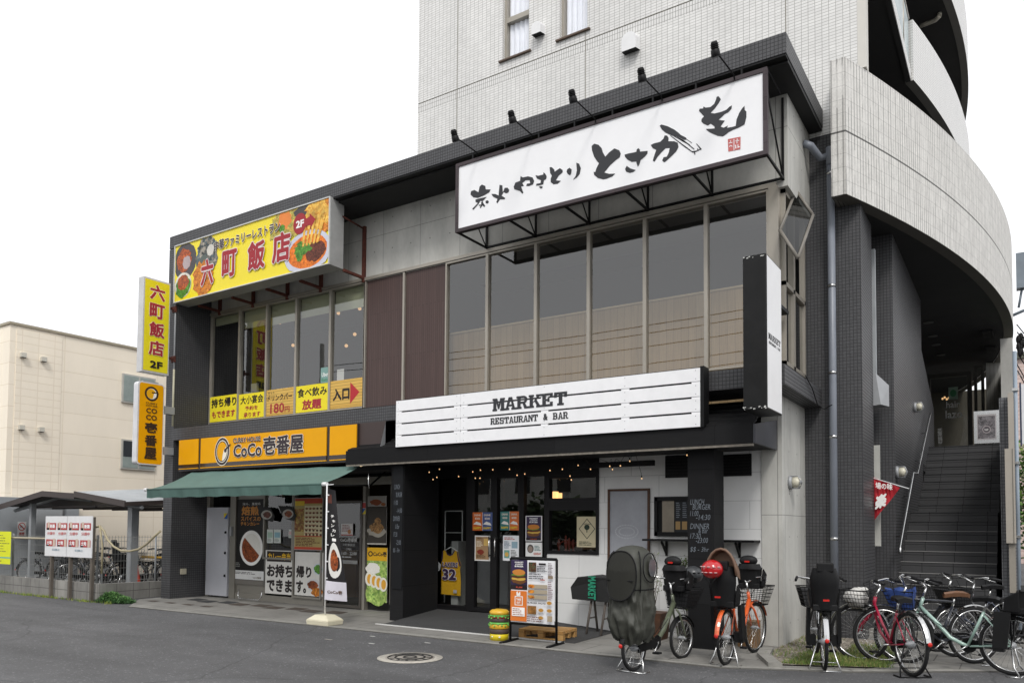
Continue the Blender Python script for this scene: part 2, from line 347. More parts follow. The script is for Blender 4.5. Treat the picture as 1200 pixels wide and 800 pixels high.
        return list(out.values())
    def pieces(s, name, parent=None, bevel=0):
        r = None
        for c in s.clusters():
            m = MB(); m.mats = list(s.mats)
            for i in c:
                b = len(m.v); m.v += [s.v[v] for v in s.f[i]]; 
                if i in s.smooth: m.smooth.add(len(m.f))
                if i in s.uv: m.uv[len(m.f)] = s.uv[i]
                m.f.append(tuple(range(b, b + len(s.f[i])))); m.m.append(s.m[i])
            r = m.build(name, parent, bevel, weld=True)
        return r
    def build(s, name, parent=None, bevel=0, fix=True, weld=False):
        if name in SPLIT:
            nm = SPLIT[name]; return s.pieces(nm, parent, bevel)
        me = bpy.data.meshes.new(name); me.from_pydata([tuple(v) for v in s.v], [], s.f)
        for m in s.mats: me.materials.append(m)
        for i, p in enumerate(me.polygons): p.material_index = s.m[i]; p.use_smooth = i in s.smooth
        if s.uv:
            ul = me.uv_layers.new(name='UVMap')
            for fi, uvs in s.uv.items():
                for li, q in zip(me.polygons[fi].loop_indices, uvs): ul.data[li].uv = q
        me.update()
        if (fix and s.smooth) or bevel or weld:
            bm = bmesh.new(); bm.from_mesh(me)
            if weld: bmesh.ops.remove_doubles(bm, verts=bm.verts, dist=1e-4)
            if fix: bmesh.ops.recalc_face_normals(bm, faces=bm.faces); bm.to_mesh(me); bm.free()
        o = bpy.data.objects.new(name, me); col.objects.link(o)
        if parent:
            o.parent = parent; o.matrix_parent_inverse = INV.get(parent.name, Matrix())
        if bevel:
            md = o.modifiers.new('bevel', 'BEVEL'); md.width = bevel; md.segments = 2; md.limit_method = 'ANGLE'; md.angle_limit = R(50)
        INV[o.name] = INV.get(parent.name, Matrix()) if False else Matrix()
        return o
INV = {}
def thing(name, label, cat, loc=(0, 0, 0), group=None, local=False):
    o = bpy.data.objects.new(name, None); col.objects.link(o); o.location = loc; o.empty_display_size = .2
    o['label'] = label; o['category'] = cat
    if group: o['group'] = group
    if not local: INV[o.name] = Matrix.Translation(-Vector(loc))      # its parts are modelled in place
    return o
def tag(o, label, cat, group=None, kind=None):
    if label: o['label'] = label
    if cat: o['category'] = cat
    if group: o['group'] = group
    if kind: o['kind'] = kind
    return o
def struct(o): o['kind'] = 'structure'; return o
def copy_tree(o, parent=None):
    c = o.copy(); col.objects.link(c)
    if parent: c.parent = parent
    for ch in list(o.children): copy_tree(ch, c)
    return c

# ------------------------------------------------------------------ lettering
_tc = {}
def glyphs(body, bold, shear):
    k = (body, bold, shear)
    if k in _tc: return _tc[k]
    c = bpy.data.curves.new('lettering', 'FONT'); c.body = body; c.resolution_u = 2; c.shear = shear
    o = bpy.data.objects.new('lettering', c); col.objects.link(o); dg = bpy.context.evaluated_depsgraph_get(); dg.update()
    me = bpy.data.meshes.new_from_object(o.evaluated_get(dg))
    vs = [v.co.copy() for v in me.vertices]; fs = [tuple(p.vertices) for p in me.polygons]
    bpy.data.objects.remove(o); bpy.data.meshes.remove(me); bpy.data.curves.remove(c)
    _tc[k] = (vs, fs); return _tc[k]
def text(mb, body, O, U, V, m, bold=.0, shear=0.0):
    """fit the lettering's bounding box into the parallelogram O, O+U, O+V"""
    vs, fs = glyphs(body, bold, shear)
    if not vs: return
    x0 = min(v.x for v in vs); x1 = max(v.x for v in vs); y0 = min(v.y for v in vs); y1 = max(v.y for v in vs)
    O, U, V = Vector(O), Vector(U), Vector(V); nn = U.cross(V).normalized()
    if abs(bold) > .002:       # heavier strokes: the same letters stamped a little to each side
        r = abs(bold) * (1.35 if bold > 0 else 0); sh = [(0, 0)] + [(r * math.cos(a), r * math.sin(a)) for a in [2 * math.pi * k / 8 for k in range(8)]] if r else [(0, 0)]
    else: r = 0; sh = [(0, 0)]
    x0 -= r; x1 += r; y0 -= r; y1 += r; mi = mb.mi(m)
    for k, (dx, dy) in enumerate(sh):
        b = len(mb.v)
        for v in vs: mb.v.append(O + U * ((v.x + dx - x0) / max(x1 - x0, 1e-6)) + V * ((v.y + dy - y0) / max(y1 - y0, 1e-6)) + nn * (.00006 * k))
        for f in fs: mb.f.append(tuple(b + i for i in f)); mb.m.append(mi)
class Panel:
    """a flat printed face: O bottom left as seen, U along, V up; every layer lies a hair above the one below"""
    def __init__(s, O, U, V, step=.0009):
        s.O, s.U, s.V = Vector(O), Vector(U), Vector(V); s.n = s.U.cross(s.V).normalized(); s.k = 0; s.step = step; s.mb = MB()
    def at(s, u, v): return s.O + s.U * u + s.V * v + s.n * (s.k * s.step)
    def rect(s, u0, v0, u1, v1, m, up=1):
        s.k += up; s.mb.face([s.at(u0, v0), s.at(u1, v0), s.at(u1, v1), s.at(u0, v1)], m); return s
    def poly(s, pts, m, up=1): s.k += up; s.mb.poly([s.at(*p) for p in pts], m); return s
    def disc(s, u, v, ru, rv, m, up=1, n=24): return s.poly([(u + ru * math.cos(2 * math.pi * i / n), v + rv * math.sin(2 * math.pi * i / n)) for i in range(n)], m, up)
    def blob(s, u, v, ru, rv, m, up=1, seed=0, j=.18):
        rn = random.Random(seed); n = 18
        return s.poly([(u + ru * (1 + rn.uniform(-j, j)) * math.cos(2 * math.pi * i / n), v + rv * (1 + rn.uniform(-j, j)) * math.sin(2 * math.pi * i / n)) for i in range(n)], m, up)
    def text(s, body, u0, v0, u1, v1, m, bold=.0, up=1, shear=0): s.k += up; text(s.mb, body, s.at(u0, v0), s.U * (u1 - u0), s.V * (v1 - v0), m, bold, shear); return s
    def lines(s, u0, v0, u1, v1, n, m, fill=.5, seed=1):    # rows of small print too small to read
        rn = random.Random(seed); s.k += 1
        for i in range(n):
            y = v1 - (v1 - v0) * (i + .5) / n; h = (v1 - v0) / n * fill / 2; x = u0; e = u0 + (u1 - u0) * rn.uniform(.6, 1)
            while x < e:
                q = min(e, x + (u1 - u0) * rn.uniform(.05, .25)); s.mb.face([s.at(x, y - h), s.at(q, y - h), s.at(q, y + h), s.at(x, y + h)], m); x = q + (u1 - u0) * .03
        return s
def ypanel(Y, x0, y0, x1, y1, step=.0009):      # panel on plane Y from top-left and bottom-right sight lines
    a = onY(x0, y0, Y); b = onY(x1, y1, Y)
    return Panel((a.x, Y, b.z), (b.x - a.x, 0, 0), (0, 0, a.z - b.z), step)
# ================================================================== ground
YW = 10.9       # wall plane of both storeys
YF = 10.03      # front of the tiled ledge, pier and roof edge
g = MB(); g.face([(-120, -60, 0), (80, -60, 0), (80, 140, 0), (-120, 140, 0)], ASPH); struct(g.build('asphalt_road'))
EDGE = [(-14.55, 8.62), (-9.3, 8.74), (-6.3, 8.78), (-2.9, 8.84), (-1.58, 9.44), (.02, 10.64), (2.6, 12.9)]
g = MB(); z = .012
g.poly([(x, y, z) for x, y in EDGE] + [(2.6, 14.2, z), (-1.6, 14.2, z), (-15.8, 13.5, z), (-15.8, 9.6, z)], PAVE)
for (x0, y0), (x1, y1) in zip(EDGE, EDGE[1:]): g.face([(x0, y0, 0), (x1, y1, 0), (x1, y1, z), (x0, y0, z)], PAVE)
struct(g.build('pavement'))
KERB = mat('pale_kerb', '8d8b85', .85, var=.25, scale=8)
g = MB()
for (x0, y0), (x1, y1) in zip(EDGE, EDGE[1:]):
    d = Vector((x1 - x0, y1 - y0, 0)).normalized(); q = Vector((-d.y, d.x, 0)) * .11
    g.face([(x0, y0, .017), (x1, y1, .017), (x1 + q.x, y1 + q.y, .017), (x0 + q.x, y0 + q.y, .017)], KERB)
struct(g.build('kerb_strip'))
g = MB()    # shop floor rising to the door
pts = {'a': (-8.7, 9.48, .018), 'b': (-5.15, 9.48, .018), 'c': (-8.7, YW + .3, .17), 'd': (-6.6, YW + .3, .17), 'e': (-5.2, YW, .02)}
g.face([pts['a'], pts['b'], pts['e'], pts['d'], pts['c']][:3] , FLOORD); g.face([pts['a'], pts['e'], pts['d'], pts['c']], FLOORD)
struct(g.build('entrance_floor'))
g = MB(); g.box(-8.82, -5.3, 9.43, 9.47, .012, .024, mat('white_line', 'c9c9c6', .6)); struct(g.build('threshold_strip'))
stn = mat('brown_stained_paving', '4f463f', .85, var=.3, scale=8)
stk = mat('dark_drain_grating', '38393a', .8, var=.3)
g = MB(); rn = random.Random(3)
for k in range(9):
    x = -14.9 + k * .52; y = 10.1 - (k % 2) * .12
    g.face([(x, y, .0165), (x + .42, y, .0165), (x + .3, y + .34, .0165), (x - .1, y + .34, .0165)], stk if k < 3 else stn)
for k in range(4): g.face([(-15.3 + k * .6, 9.45, .0165), (-15 + k * .6, 9.45, .0165), (-15.05 + k * .6, 9.6, .0165), (-15.3 + k * .6, 9.6, .0165)], stn)
struct(g.build('stained_paving'))
# planting bed with gravel and grass at the corner
GRAV = speckle('gravel', '8d8478', '6a6258', 'b5aea2', 45, .9)
SOIL = mat('soil', '5b5347', .95, var=.4, scale=20, bump=.8, bscale=60)
bed = [(-2.45, 9.33), (-1.45, 9.78), (-1.3, 10.4), (-1.75, 12.2), (-2.72, 12.2), (-2.72, 10.5)]
g = MB(); g.poly([(x, y, .03) for x, y in bed], GRAV); struct(g.build('gravel_bed'))
g = MB()
kx = [(-2.72, 10.45), (-2.62, 9.9), (-2.3, 9.22)]
for (x0, y0), (x1, y1) in zip(kx, kx[1:]): g.hexa([(x0 - .16, y0, 0), (x0, y0, 0), (x1, y1, 0), (x1 - .16, y1, 0), (x0 - .16, y0, .06), (x0, y0, .06), (x1, y1, .06), (x1 - .16, y1, .06)], KERB)
struct(g.build('bed_kerb'))
GR1 = mat('grass_green', '5f7a35', .8, var=.4, scale=30); GR2 = mat('grass_dry', '8b8a52', .8, var=.3, scale=30)
def blades(mb, n, fn, h, wd, mats, seed=1, z0=0.0):
    rn = random.Random(seed)
    for _ in range(n):
        x, y = fn(rn); a = rn.uniform(0, 6.28); hh = h * rn.uniform(.4, 1.1); dx, dy = math.cos(a) * wd, math.sin(a) * wd; lx, ly = rn.uniform(-.5, .5) * hh, rn.uniform(-.5, .5) * hh
        mb.face([(x - dx, y - dy, z0), (x + dx, y + dy, z0), (x + lx, y + ly, z0 + hh)], rn.choice(mats))
g = MB()
blades(g, 5200, lambda r: (lambda t, s: (-2.3 + 1.0 * t + .05 * r.gauss(0, 1), 9.45 + .42 * t + s * s * 1.1))(r.random(), r.random()), .05, .004, [GR1, GR1, GR2], 5, .03)
blades(g, 1500, lambda r: (r.uniform(-1.9, -1.35), r.uniform(9.8, 11.6)), .07, .005, [GR1, GR2], 6, .03)
blades(g, 700, lambda r: (r.uniform(-2.7, -2.1), r.uniform(9.9, 12)), .05, .004, [GR2, GR1], 8, .03)
tag(g.build('grass'), 'short grass and weeds in the gravel bed under the black bicycle', 'grass', kind='stuff')
g = MB()
blades(g, 700, lambda r: (lambda t: (-20.5 + 5.2 * t, 8.75 - abs(r.gauss(0, .05))))(r.random() if r.random() < .5 else r.choice([.1, .35, .5, .8]) + r.gauss(0, .03)), .07, .005, [mat('weed_yellow', '9aa43c', .8, var=.3), GR1], 9)
tag(g.build('weeds'), 'yellow green weeds along the foot of the block wall', 'weeds', kind='stuff')
# manhole cover
mh = onZ(480.5, 770.5, 0)
t = thing('manhole_cover', 'round iron manhole cover set in a pale concrete ring in the road', 'manhole cover', (mh.x, mh.y, 0))
g = MB(); g.lathe((mh.x, mh.y, .004), [(.40, 0), (.40, .003), (.25, .003)], mat('pale_ring', 'aba69c', .9, var=.3, scale=25, bump=.4), 40); g.build('concrete_ring', t)
IRON = mat('cast_iron', 'a39d94', .6, metal=.2, var=.3, scale=30)
g = MB(); g.lathe((mh.x, mh.y, .006), [(.3, 0), (.3, .004), (.0, .004)], IRON, 40)
DKI = mat('dark_iron', '222120', .7)
g.ring((mh.x, mh.y, .011), .27, .008, DKI, 40, 4, 'Z'); g.ring((mh.x, mh.y, .011), .18, .012, DKI, 36, 4, 'Z'); g.ring((mh.x, mh.y, .011), .08, .012, DKI, 20, 4, 'Z')
for k in range(12):
    a = k * math.pi / 6; g.face([(mh.x + math.cos(a - .08) * .19, mh.y + math.sin(a - .08) * .19, .0115), (mh.x + math.cos(a - .08) * .26, mh.y + math.sin(a - .08) * .26, .0115), (mh.x + math.cos(a + .08) * .26, mh.y + math.sin(a + .08) * .26, .0115), (mh.x + math.cos(a + .08) * .19, mh.y + math.sin(a + .08) * .19, .0115)], DKI)
g.build('iron_lid', t)
g = MB()
for x, y in ((436.5, 745.3), (435.5, 753.8), (501, 753), (385, 749)):
    p = onZ(x, y); d = .05 if x > 400 else .07; g.face([(p.x - d, p.y - .02, .005), (p.x + d, p.y - .02, .005), (p.x + d, p.y + .02, .005), (p.x - d, p.y + .02, .005)], mat('marking_white', 'c8c8c4', .7) if x > 400 else IRON)
struct(g.build('survey_marks'))

# ================================================================== the building
B = thing('commercial_building', 'dark tiled two storey restaurant building joined to a white tiled tower with curved balconies', 'building', (-9, YW, 0))
XL, XR = -15.70, -2.40
g = MB()   # left pier, full height
g.box(XL, -15.38, YF, YW + .4, 0, 7.70, DARKT); g.build('pier', B)
g = MB(); g.box(XL, XR, YF, 12.25, 7.72, 7.99, DARKT); g.box(XL, -2.9, 12.25, 20, 7.6, 7.93, DARKT); g.build('roof_edge', B)
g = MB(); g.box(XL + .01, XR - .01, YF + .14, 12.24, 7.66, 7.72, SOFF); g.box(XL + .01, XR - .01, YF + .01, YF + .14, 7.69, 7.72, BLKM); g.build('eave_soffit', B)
g = MB(); g.box(-15.38, -2.45, YF, YW, 3.44, 3.70, DARKT); g.box(-2.75, -2.45, YW, 12.25, 3.44, 3.70, DARKT); g.build('tiled_ledge', B)
g = MB()
g.box(-15.38, -2.75, YW, YW + .18, 6.36, 7.68, CONC); g.box(-2.75, -2.6, YW, 12.25, 6.36, 7.68, CONC)
g.build('concrete_band', B)
g = MB(); g.box(-2.98, -2.70, YW - .02, 12.5, 0, 3.44, CONC); g.build('concrete_corner', B)
# side and back of the block, interior shell
g = MB()
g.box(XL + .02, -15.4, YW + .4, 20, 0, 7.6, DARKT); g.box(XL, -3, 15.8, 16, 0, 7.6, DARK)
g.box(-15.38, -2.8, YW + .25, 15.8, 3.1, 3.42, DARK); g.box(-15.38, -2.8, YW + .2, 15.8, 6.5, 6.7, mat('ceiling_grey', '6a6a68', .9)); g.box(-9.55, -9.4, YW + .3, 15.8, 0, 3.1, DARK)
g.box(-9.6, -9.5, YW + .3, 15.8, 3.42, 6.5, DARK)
g.build('interior_shell', B)
# ---- second floor window band
ZB, ZT = 3.89, 6.36
mull = [onY(x, 400, YW).x for x in (571, 628, 690, 756, 828)]
xs = [-15.36] + [onY(x, 430, YW).x for x in (280.5, 312.5, 347, 387, 427.5, 473, 522)] + mull + [-2.86]
def window(x0, x1, z0, z1, Y, fm, gm, fw=.025, name='window', depth=.07, parent=B):
    g = MB(); g.box(x0, x0 + fw, Y - .03, Y + depth, z0, z1, fm); g.box(x1 - fw, x1, Y - .03, Y + depth, z0, z1, fm)
    g.box(x0 + fw, x1 - fw, Y - .027, Y + depth, z0, z0 + fw, fm); g.box(x0 + fw, x1 - fw, Y - .027, Y + depth, z1 - fw, z1, fm)
    o = g.build(name, parent)
    p = MB(); p.face([(x0 + fw, Y + .02, z0 + fw), (x1 - fw, Y + .02, z0 + fw), (x1 - fw, Y + .02, z1 - fw), (x0 + fw, Y + .02, z1 - fw)], gm); p.build('pane', o)
    return o
for i in range(len(xs) - 1):
    if i in (5, 6):
        g = MB(); g.box(xs[i] + .03, xs[i + 1] - .03, YW + .01, YW + .08, ZB, ZT, BROWN); o = g.build('siding_panel', B)
        g = MB(); g.box(xs[i] - .022, xs[i] + .022, YW - .03, YW + .07, ZB, ZT, ALU); g.build('trim', o)
    else: window(xs[i], xs[i + 1], ZB, ZT, YW, ALU, GL2, .028)
g = MB(); g.box(-15.38, -2.75, YW - .04, YW + .0, 6.37, 6.43, ALU); g.box(-2.86, -2.72, YW - .04, YW + .1, ZB, 6.37, ALU); g.build('head_trim', B)
# rooms behind: left restaurant
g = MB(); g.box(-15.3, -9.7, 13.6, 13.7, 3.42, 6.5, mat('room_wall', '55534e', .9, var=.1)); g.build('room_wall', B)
for i in range(5):
    g = MB(); g.box(xs[i] + .03, xs[i + 1] - .03, YW + .09, YW + .10, 6.33 - [.18, .38, .42, .40, .42][i], 6.33, mat('roller_blind', 'c3c8a8', .8, var=.04)); g.build('roller_blind', B)
g = MB()
for x, y in ((684/3.6375+140, 284/3.6375+300), (740/3.6375+140, 380/3.6375+300), (933/3.6375+140, 243/3.6375+300), (1024/3.6375+140, 224/3.6375+300), (1003/3.6375+140, 333/3.6375+300), (967/3.6375+140, 382/3.6375+300)):
    p = onY(x, y, 12.4); g.ball(p, .04, .04, .04, BULB, 8, 5)
g.build('ceiling_spots', B)
g = MB(); g.box(-15.2, -14.1, 11.6, 12, 3.5, 4.5, BLKM); g.box(-14.7, -14.5, 11.5, 11.55, 4.4, 4.85, WHITE); g.build('counter', B)
# right restaurant: pale timber partition close to the glass
zt = onY(628, 376, 11.35).z
g = MB(); g.box(-8.9, -2.9, 11.35, 11.4, 3.42, zt, TANW); g.box(-8.9, -2.9, 11.33, 11.42, zt, zt + .03, mat('pale_rail', 'c9b48e', .6)); g.build('timber_partition', B)
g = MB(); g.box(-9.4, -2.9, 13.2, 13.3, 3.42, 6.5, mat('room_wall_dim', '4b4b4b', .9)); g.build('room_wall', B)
# side windows at the corner
g = MB()
for y0, y1 in ((10.98, 11.5), (11.5, 12.2)):
    g.box(-2.74, -2.66, y0, y0 + .05, ZB, 6.36, ALU); g.box(-2.74, -2.66, y1 - .05, y1, ZB, 6.36, ALU); g.box(-2.74, -2.66, y0, y1, 5.0, 5.06, ALU)
g.box(-2.74, -2.66, 10.98, 12.2, ZB, ZB + .05, ALU); g.box(-2.74, -2.66, 10.98, 12.2, 6.3, 6.36, ALU)
o = g.build('window', B)
g = MB(); g.face([(-2.7, 11.0, ZB), (-2.7, 12.2, ZB), (-2.7, 12.2, 5.0), (-2.7, 11.0, 5.0)], GL2); g.build('pane', o)
# opened awning sash swung out
c1 = onX(933, 221, -2.62); 
def P3(x, y, X): return onX(x, y, X)
hx0, hx1 = -2.64, -2.2
q = [onX(914, 270, hx0), onX(932.5, 223, hx0), onX(952.5, 252, -2.38)]; q.append(q[0] + q[2] - q[1])
g = MB()
for a, b_ in zip(q, q[1:] + q[:1]): g.tube([a, b_], .026, mat('sash_frame', '77726a', .5), 4)
o = g.build('open_sash', B); g = MB(); g.face(q, GLD); g.build('pane', o)
# ---- tower
TY = 12.25
TXL, TXR = -10.45, -1.90
ZJ = onY(490.6, 122, TY).z
wins = [((587, 619), (73, 61), (14,)), ((655, 687), (49, 33), ())]
wx = [(onY(588.5, 70, TY).x, onY(619.5, 61, TY).x, onY(586, 73, TY).z), (onY(655.5, 46, TY).x, onY(688.5, 33, TY).x, onY(650, 49.5, TY).z)]
g = MB()   # front wall with openings
zt_ = 15.5
cuts = sorted([v for a in wx for v in a[:2]])
segs = [(TXL, wx[0][0]), (wx[0][1], wx[1][0]), (wx[1][1], TXR)]
def wal(x0, x1, z0, z1):
    for a, b_, m in ((z0, ZJ - .21, WHT), (ZJ - .21, ZJ - .012, WHTV), (ZJ + .012, z1, WHT)):
        a = max(a, z0); b_ = min(b_, z1)
        if b_ > a: g.box(x0, x1, TY, TY + .2, a, b_, m)
    if z0 < ZJ < z1: g.box(x0, x1, TY + .012, TY + .2, ZJ - .012, ZJ + .012, mat('sealant_joint', '8c8980', .8))
wal(TXL, wx[0][0], 7.6, zt_); wal(wx[0][1], wx[1][0], 7.6, zt_); wal(wx[1][1], TXR, 7.6, zt_)
for x0, x1, zs in wx: wal(x0, x1, 7.6, zs)
g.box(TXR, -1.78, TY, TY + .2, 8.47, zt_, mat('beige_jamb', 'cfccc4', .6, var=.05))
g.box(TXL, TXL + .2, TY + .2, 24, 7.6, zt_, WHT)
g.build('tower_wall', B)
g = MB()
for px in (536, 686.3, 921): x = onY(px, 60, TY).x; g.box(x - .008, x + .008, TY - .002, TY + .003, 7.95, zt_ if px != 686.3 else wx[1][2], mat('sealant_joint', '8c8980', .8))
g.build('wall_joints', B)
CURT = mat('white_curtain', 'eef1f6', .9, var=.05)
for i, (x0, x1, zs) in enumerate(wx):
    o = window(x0 + .0, x1, zs, zt_ - 1.5, TY + .12, ALU, glass('apartment_glass', (.98, .98, .99), 1.4) if 'apartment_glass' not in MC else MC['apartment_glass'], .05)
    if i == 0: g = MB(); zz = onY(602, 24, TY + .12).z; g.box(x0 + .05, x1 - .05, TY + .09, TY + .19, zz - .03, zz + .07, ALU); g.build('transom', o)
    g = MB(); n = 26
    for k in range(n):
        a = x0 + (x1 - x0) * k / n; b_ = x0 + (x1 - x0) * (k + 1) / n; ya = TY + .19 + .02 * math.sin(k * 1.3); yb = TY + .19 + .02 * math.sin((k + 1) * 1.3)
        g.face([(a, ya, zs), (b_, yb, zs), (b_, yb, 14), (a, ya, 14)], CURT)
    g.build('curtain', o)
    g = MB(); g.box(x0 - .06, x1 + .06, TY - .05, TY + .1, zs - .03, zs, mat('brown_sill', '5a4a3e', .6)); g.build('sill', o)
for px, py, s in ((633, 36, .11), (741, 52, .15)):       # extract hoods
    p = onY(px, py, TY); g = MB()
    n = 10; prof = [(-s, -s), (-s, s * .3)] + [(-s * math.cos(a), s * .3 + s * .8 * math.sin(a)) for a in [math.pi * k / n for k in range(n + 1)]] + [(s, -s)]
    for (a, b_), (c_, d) in zip(prof, prof[1:]): g.face([(p.x + a, TY, p.z + b_), (p.x + c_, TY, p.z + d), (p.x + c_ * .9, TY - .16, p.z + d - .03), (p.x + a * .9, TY - .16, p.z + b_ - .03)], WHITE)
    g.poly([(p.x + a * .9, TY - .16, p.z + b_ - .03) for a, b_ in prof], WHITE); g.face([(p.x - s, TY, p.z - s), (p.x + s, TY, p.z - s), (p.x + s * .9, TY - .16, p.z - s - .03), (p.x - s * .9, TY - .16, p.z - s - .03)], DARK); g.build('vent_hood', B)
g = MB()
for px, py in ((585, 0), ): pass
for a, b_ in (((586, 150), (617, 138)), ((651, 127), (687, 113)), ((796, 74), (832, 60)), ):   # low blocks on the roof edge
    p0 = onY(a[0], a[1] - 2, 10.25); p1 = onY(b_[0], b_[1] - 2, 10.25); g.box(p0.x, p1.x, 10.2, 10.32, 7.98, 8.03, DARKT)
g.build('roof_kerb', B)
# tile wall below the tower and the first stair pillar
g = MB(); g.box(-2.72, -1.885, TY, TY + .3, 0, 6.43, DARKT); g.box(-2.72, -2.02, TY + .01, TY + .3, 6.43, 8.0, DARKT); g.box(-2.2, -1.885, TY + .3, 13.25, 0, 6.43, DARKT); g.build('tile_wall', B)
# curved parapet
CXc, CYc, RR = -27.45, 22.0, 27.42
def arc(y, r=RR, cx=CXc, cy=CYc): return cx + math.sqrt(max(r * r - (y - cy) ** 2, 0))
def rib_mat():
    m = bpy.data.materials.new('ribbed_stone_tile'); t, n, b = nodes(m); tc = n.new('ShaderNodeTexCoord')
    sp = n.new('ShaderNodeSeparateXYZ'); t.links.new(tc.outputs['UV'], sp.inputs[0])
    def mth(op, a, b_=None):
        q = n.new('ShaderNodeMath'); q.operation = op
        for i, k in enumerate((a, b_)):
            if k is None: continue
            if isinstance(k, (int, float)): q.inputs[i].default_value = k
            else: t.links.new(k, q.inputs[i])
        return q.outputs[0]
    def nz(scale, sx, sy, d=4):
        mp = n.new('ShaderNodeMapping'); mp.inputs['Scale'].default_value = (sx, sy, 1); t.links.new(tc.outputs['UV'], mp.inputs[0])
        q = n.new('ShaderNodeTexNoise'); q.inputs['Scale'].default_value = scale; q.inputs['Detail'].default_value = d; t.links.new(mp.outputs[0], q.inputs['Vector']); return q.outputs[0]
    ph = mth('FRACT', mth('MULTIPLY', sp.outputs[0], 1 / .075)); groove = mth('LESS_THAN', ph, .26)
    irr = mth('GREATER_THAN', nz(1, 9, .6), .47)
    gr = mth('MULTIPLY', groove, mth('ADD', .3, mth('MULTIPLY', irr, .7)))
    hj = mth('LESS_THAN', mth('FRACT', mth('DIVIDE', mth('SUBTRACT', sp.outputs[1], 6.43), .2)), .03)
    hj = mth('MULTIPLY', hj, mth('GREATER_THAN', nz(1, 3, 3), .35))
    bj = mth('LESS_THAN', mth('ABSOLUTE', mth('SUBTRACT', sp.outputs[1], 7.36)), .014)
    mr = n.new('ShaderNodeMapRange'); mr.inputs[1].default_value = .3; mr.inputs[2].default_value = .7; mr.inputs[3].default_value = .78; mr.inputs[4].default_value = 1.14; t.links.new(mth('MULTIPLY', mth('ADD', nz(1, 60, 30, 5), nz(1, 12, 5, 6)), .5), mr.inputs[0])
    k = mth('MULTIPLY', mr.outputs[0], mth('SUBTRACT', 1, mth('MULTIPLY', gr, .48))); k = mth('MULTIPLY', k, mth('SUBTRACT', 1, mth('MULTIPLY', hj, .36))); k = mth('MULTIPLY', k, mth('SUBTRACT', 1, mth('MULTIPLY', bj, .8)))
    mu = n.new('ShaderNodeVectorMath'); mu.operation = 'SCALE'; mu.inputs[0].default_value = hexc('dad8d3'); t.links.new(k, mu.inputs['Scale']); t.links.new(mu.outputs[0], b.inputs['Base Color'])
    b.inputs['Roughness'].default_value = .9
    bp = n.new('ShaderNodeBump'); bp.invert = True; bp.inputs['Strength'].default_value = .8; bp.inputs['Distance'].default_value = .012; t.links.new(mth('ADD', gr, mth('MULTIPLY', nz(1, 60, 60, 3), -.5)), bp.inputs['Height']); t.links.new(bp.outputs[0], b.inputs['Normal'])
    return m
RIB = rib_mat()
def curved(name, y0, y1, z0, z1, m, r, cx, cy, th=.18, n=60, under=None):
    g = MB(); s = 0; pr = None
    for i in range(n + 1):
        a0 = math.asin((y0 - cy) / r); a1 = math.asin((y1 - cy) / r); a = a0 + (a1 - a0) * i / n
        p = (cx + r * math.cos(a), cy + r * math.sin(a)); q = (cx + (r - th) * math.cos(a), cy + (r - th) * math.sin(a)); s = r * (a - a0)
        if pr:
            (pp, pq, ps) = pr
            g.face([(pp[0], pp[1], z0), (p[0], p[1], z0), (p[0], p[1], z1), (pp[0], pp[1], z1)], m, [(ps, z0), (s, z0), (s, z1), (ps, z1)])
            g.face([(q[0], q[1], z0), (pq[0], pq[1], z0), (pq[0], pq[1], z1), (q[0], q[1], z1)], WHITE)
            g.face([(pp[0], pp[1], z1), (p[0], p[1], z1), (q[0], q[1], z1), (pq[0], pq[1], z1)], m, [(ps, 9.01), (s, 9.01), (s, 9.1), (ps, 9.1)])
            g.face([(pq[0], pq[1], z0), (q[0], q[1], z0), (p[0], p[1], z0), (pp[0], pp[1], z0)], under or SOFF)
        else:
            g.face([(q[0], q[1], z0), (p[0], p[1], z0), (p[0], p[1], z1), (q[0], q[1], z1)], m, [(0, z0), (th, z0), (th, z1), (0, z1)])
        pr = (p, q, s)
    return g.build(name, B)
curved('curved_parapet', 11.79, 33, 6.43, 8.455, RIB, RR, CXc, CYc, .2, 60, mat('parapet_lip', '57544d', .8))
g = MB()
xa = arc(11.79)
g.face([(-2.2, 11.79, 6.43), (xa - .01, 11.79, 6.43), (xa - .01, 11.79, 8.455), (-2.2, 11.79, 8.455)], RIB, [(0, 6.43), (.18, 6.43), (.18, 8.455), (0, 8.455)])
g.face([(-2.2, 12.25, 6.43), (-2.2, 11.79, 6.43), (-2.2, 11.79, 8.455), (-2.2, 12.25, 8.455)], RIB, [(0, 6.43), (.4, 6.43), (.4, 8.455), (0, 8.455)])
g.face([(-2.2, 11.79, 6.432), (-2.2, 12.24, 6.432), (arc(12.24) - .01, 12.24, 6.432), (xa - .01, 11.79, 6.432)], tile('rib_under', '6b6861', '3d3b37', .05, .05, .006), )
g.face([(-2.2, 11.79, 8.455), (xa - .01, 11.79, 8.455), (arc(12.24) - .01, 12.24, 8.455), (-2.2, 12.24, 8.455)], WHITE)
g.build('parapet_end', B)
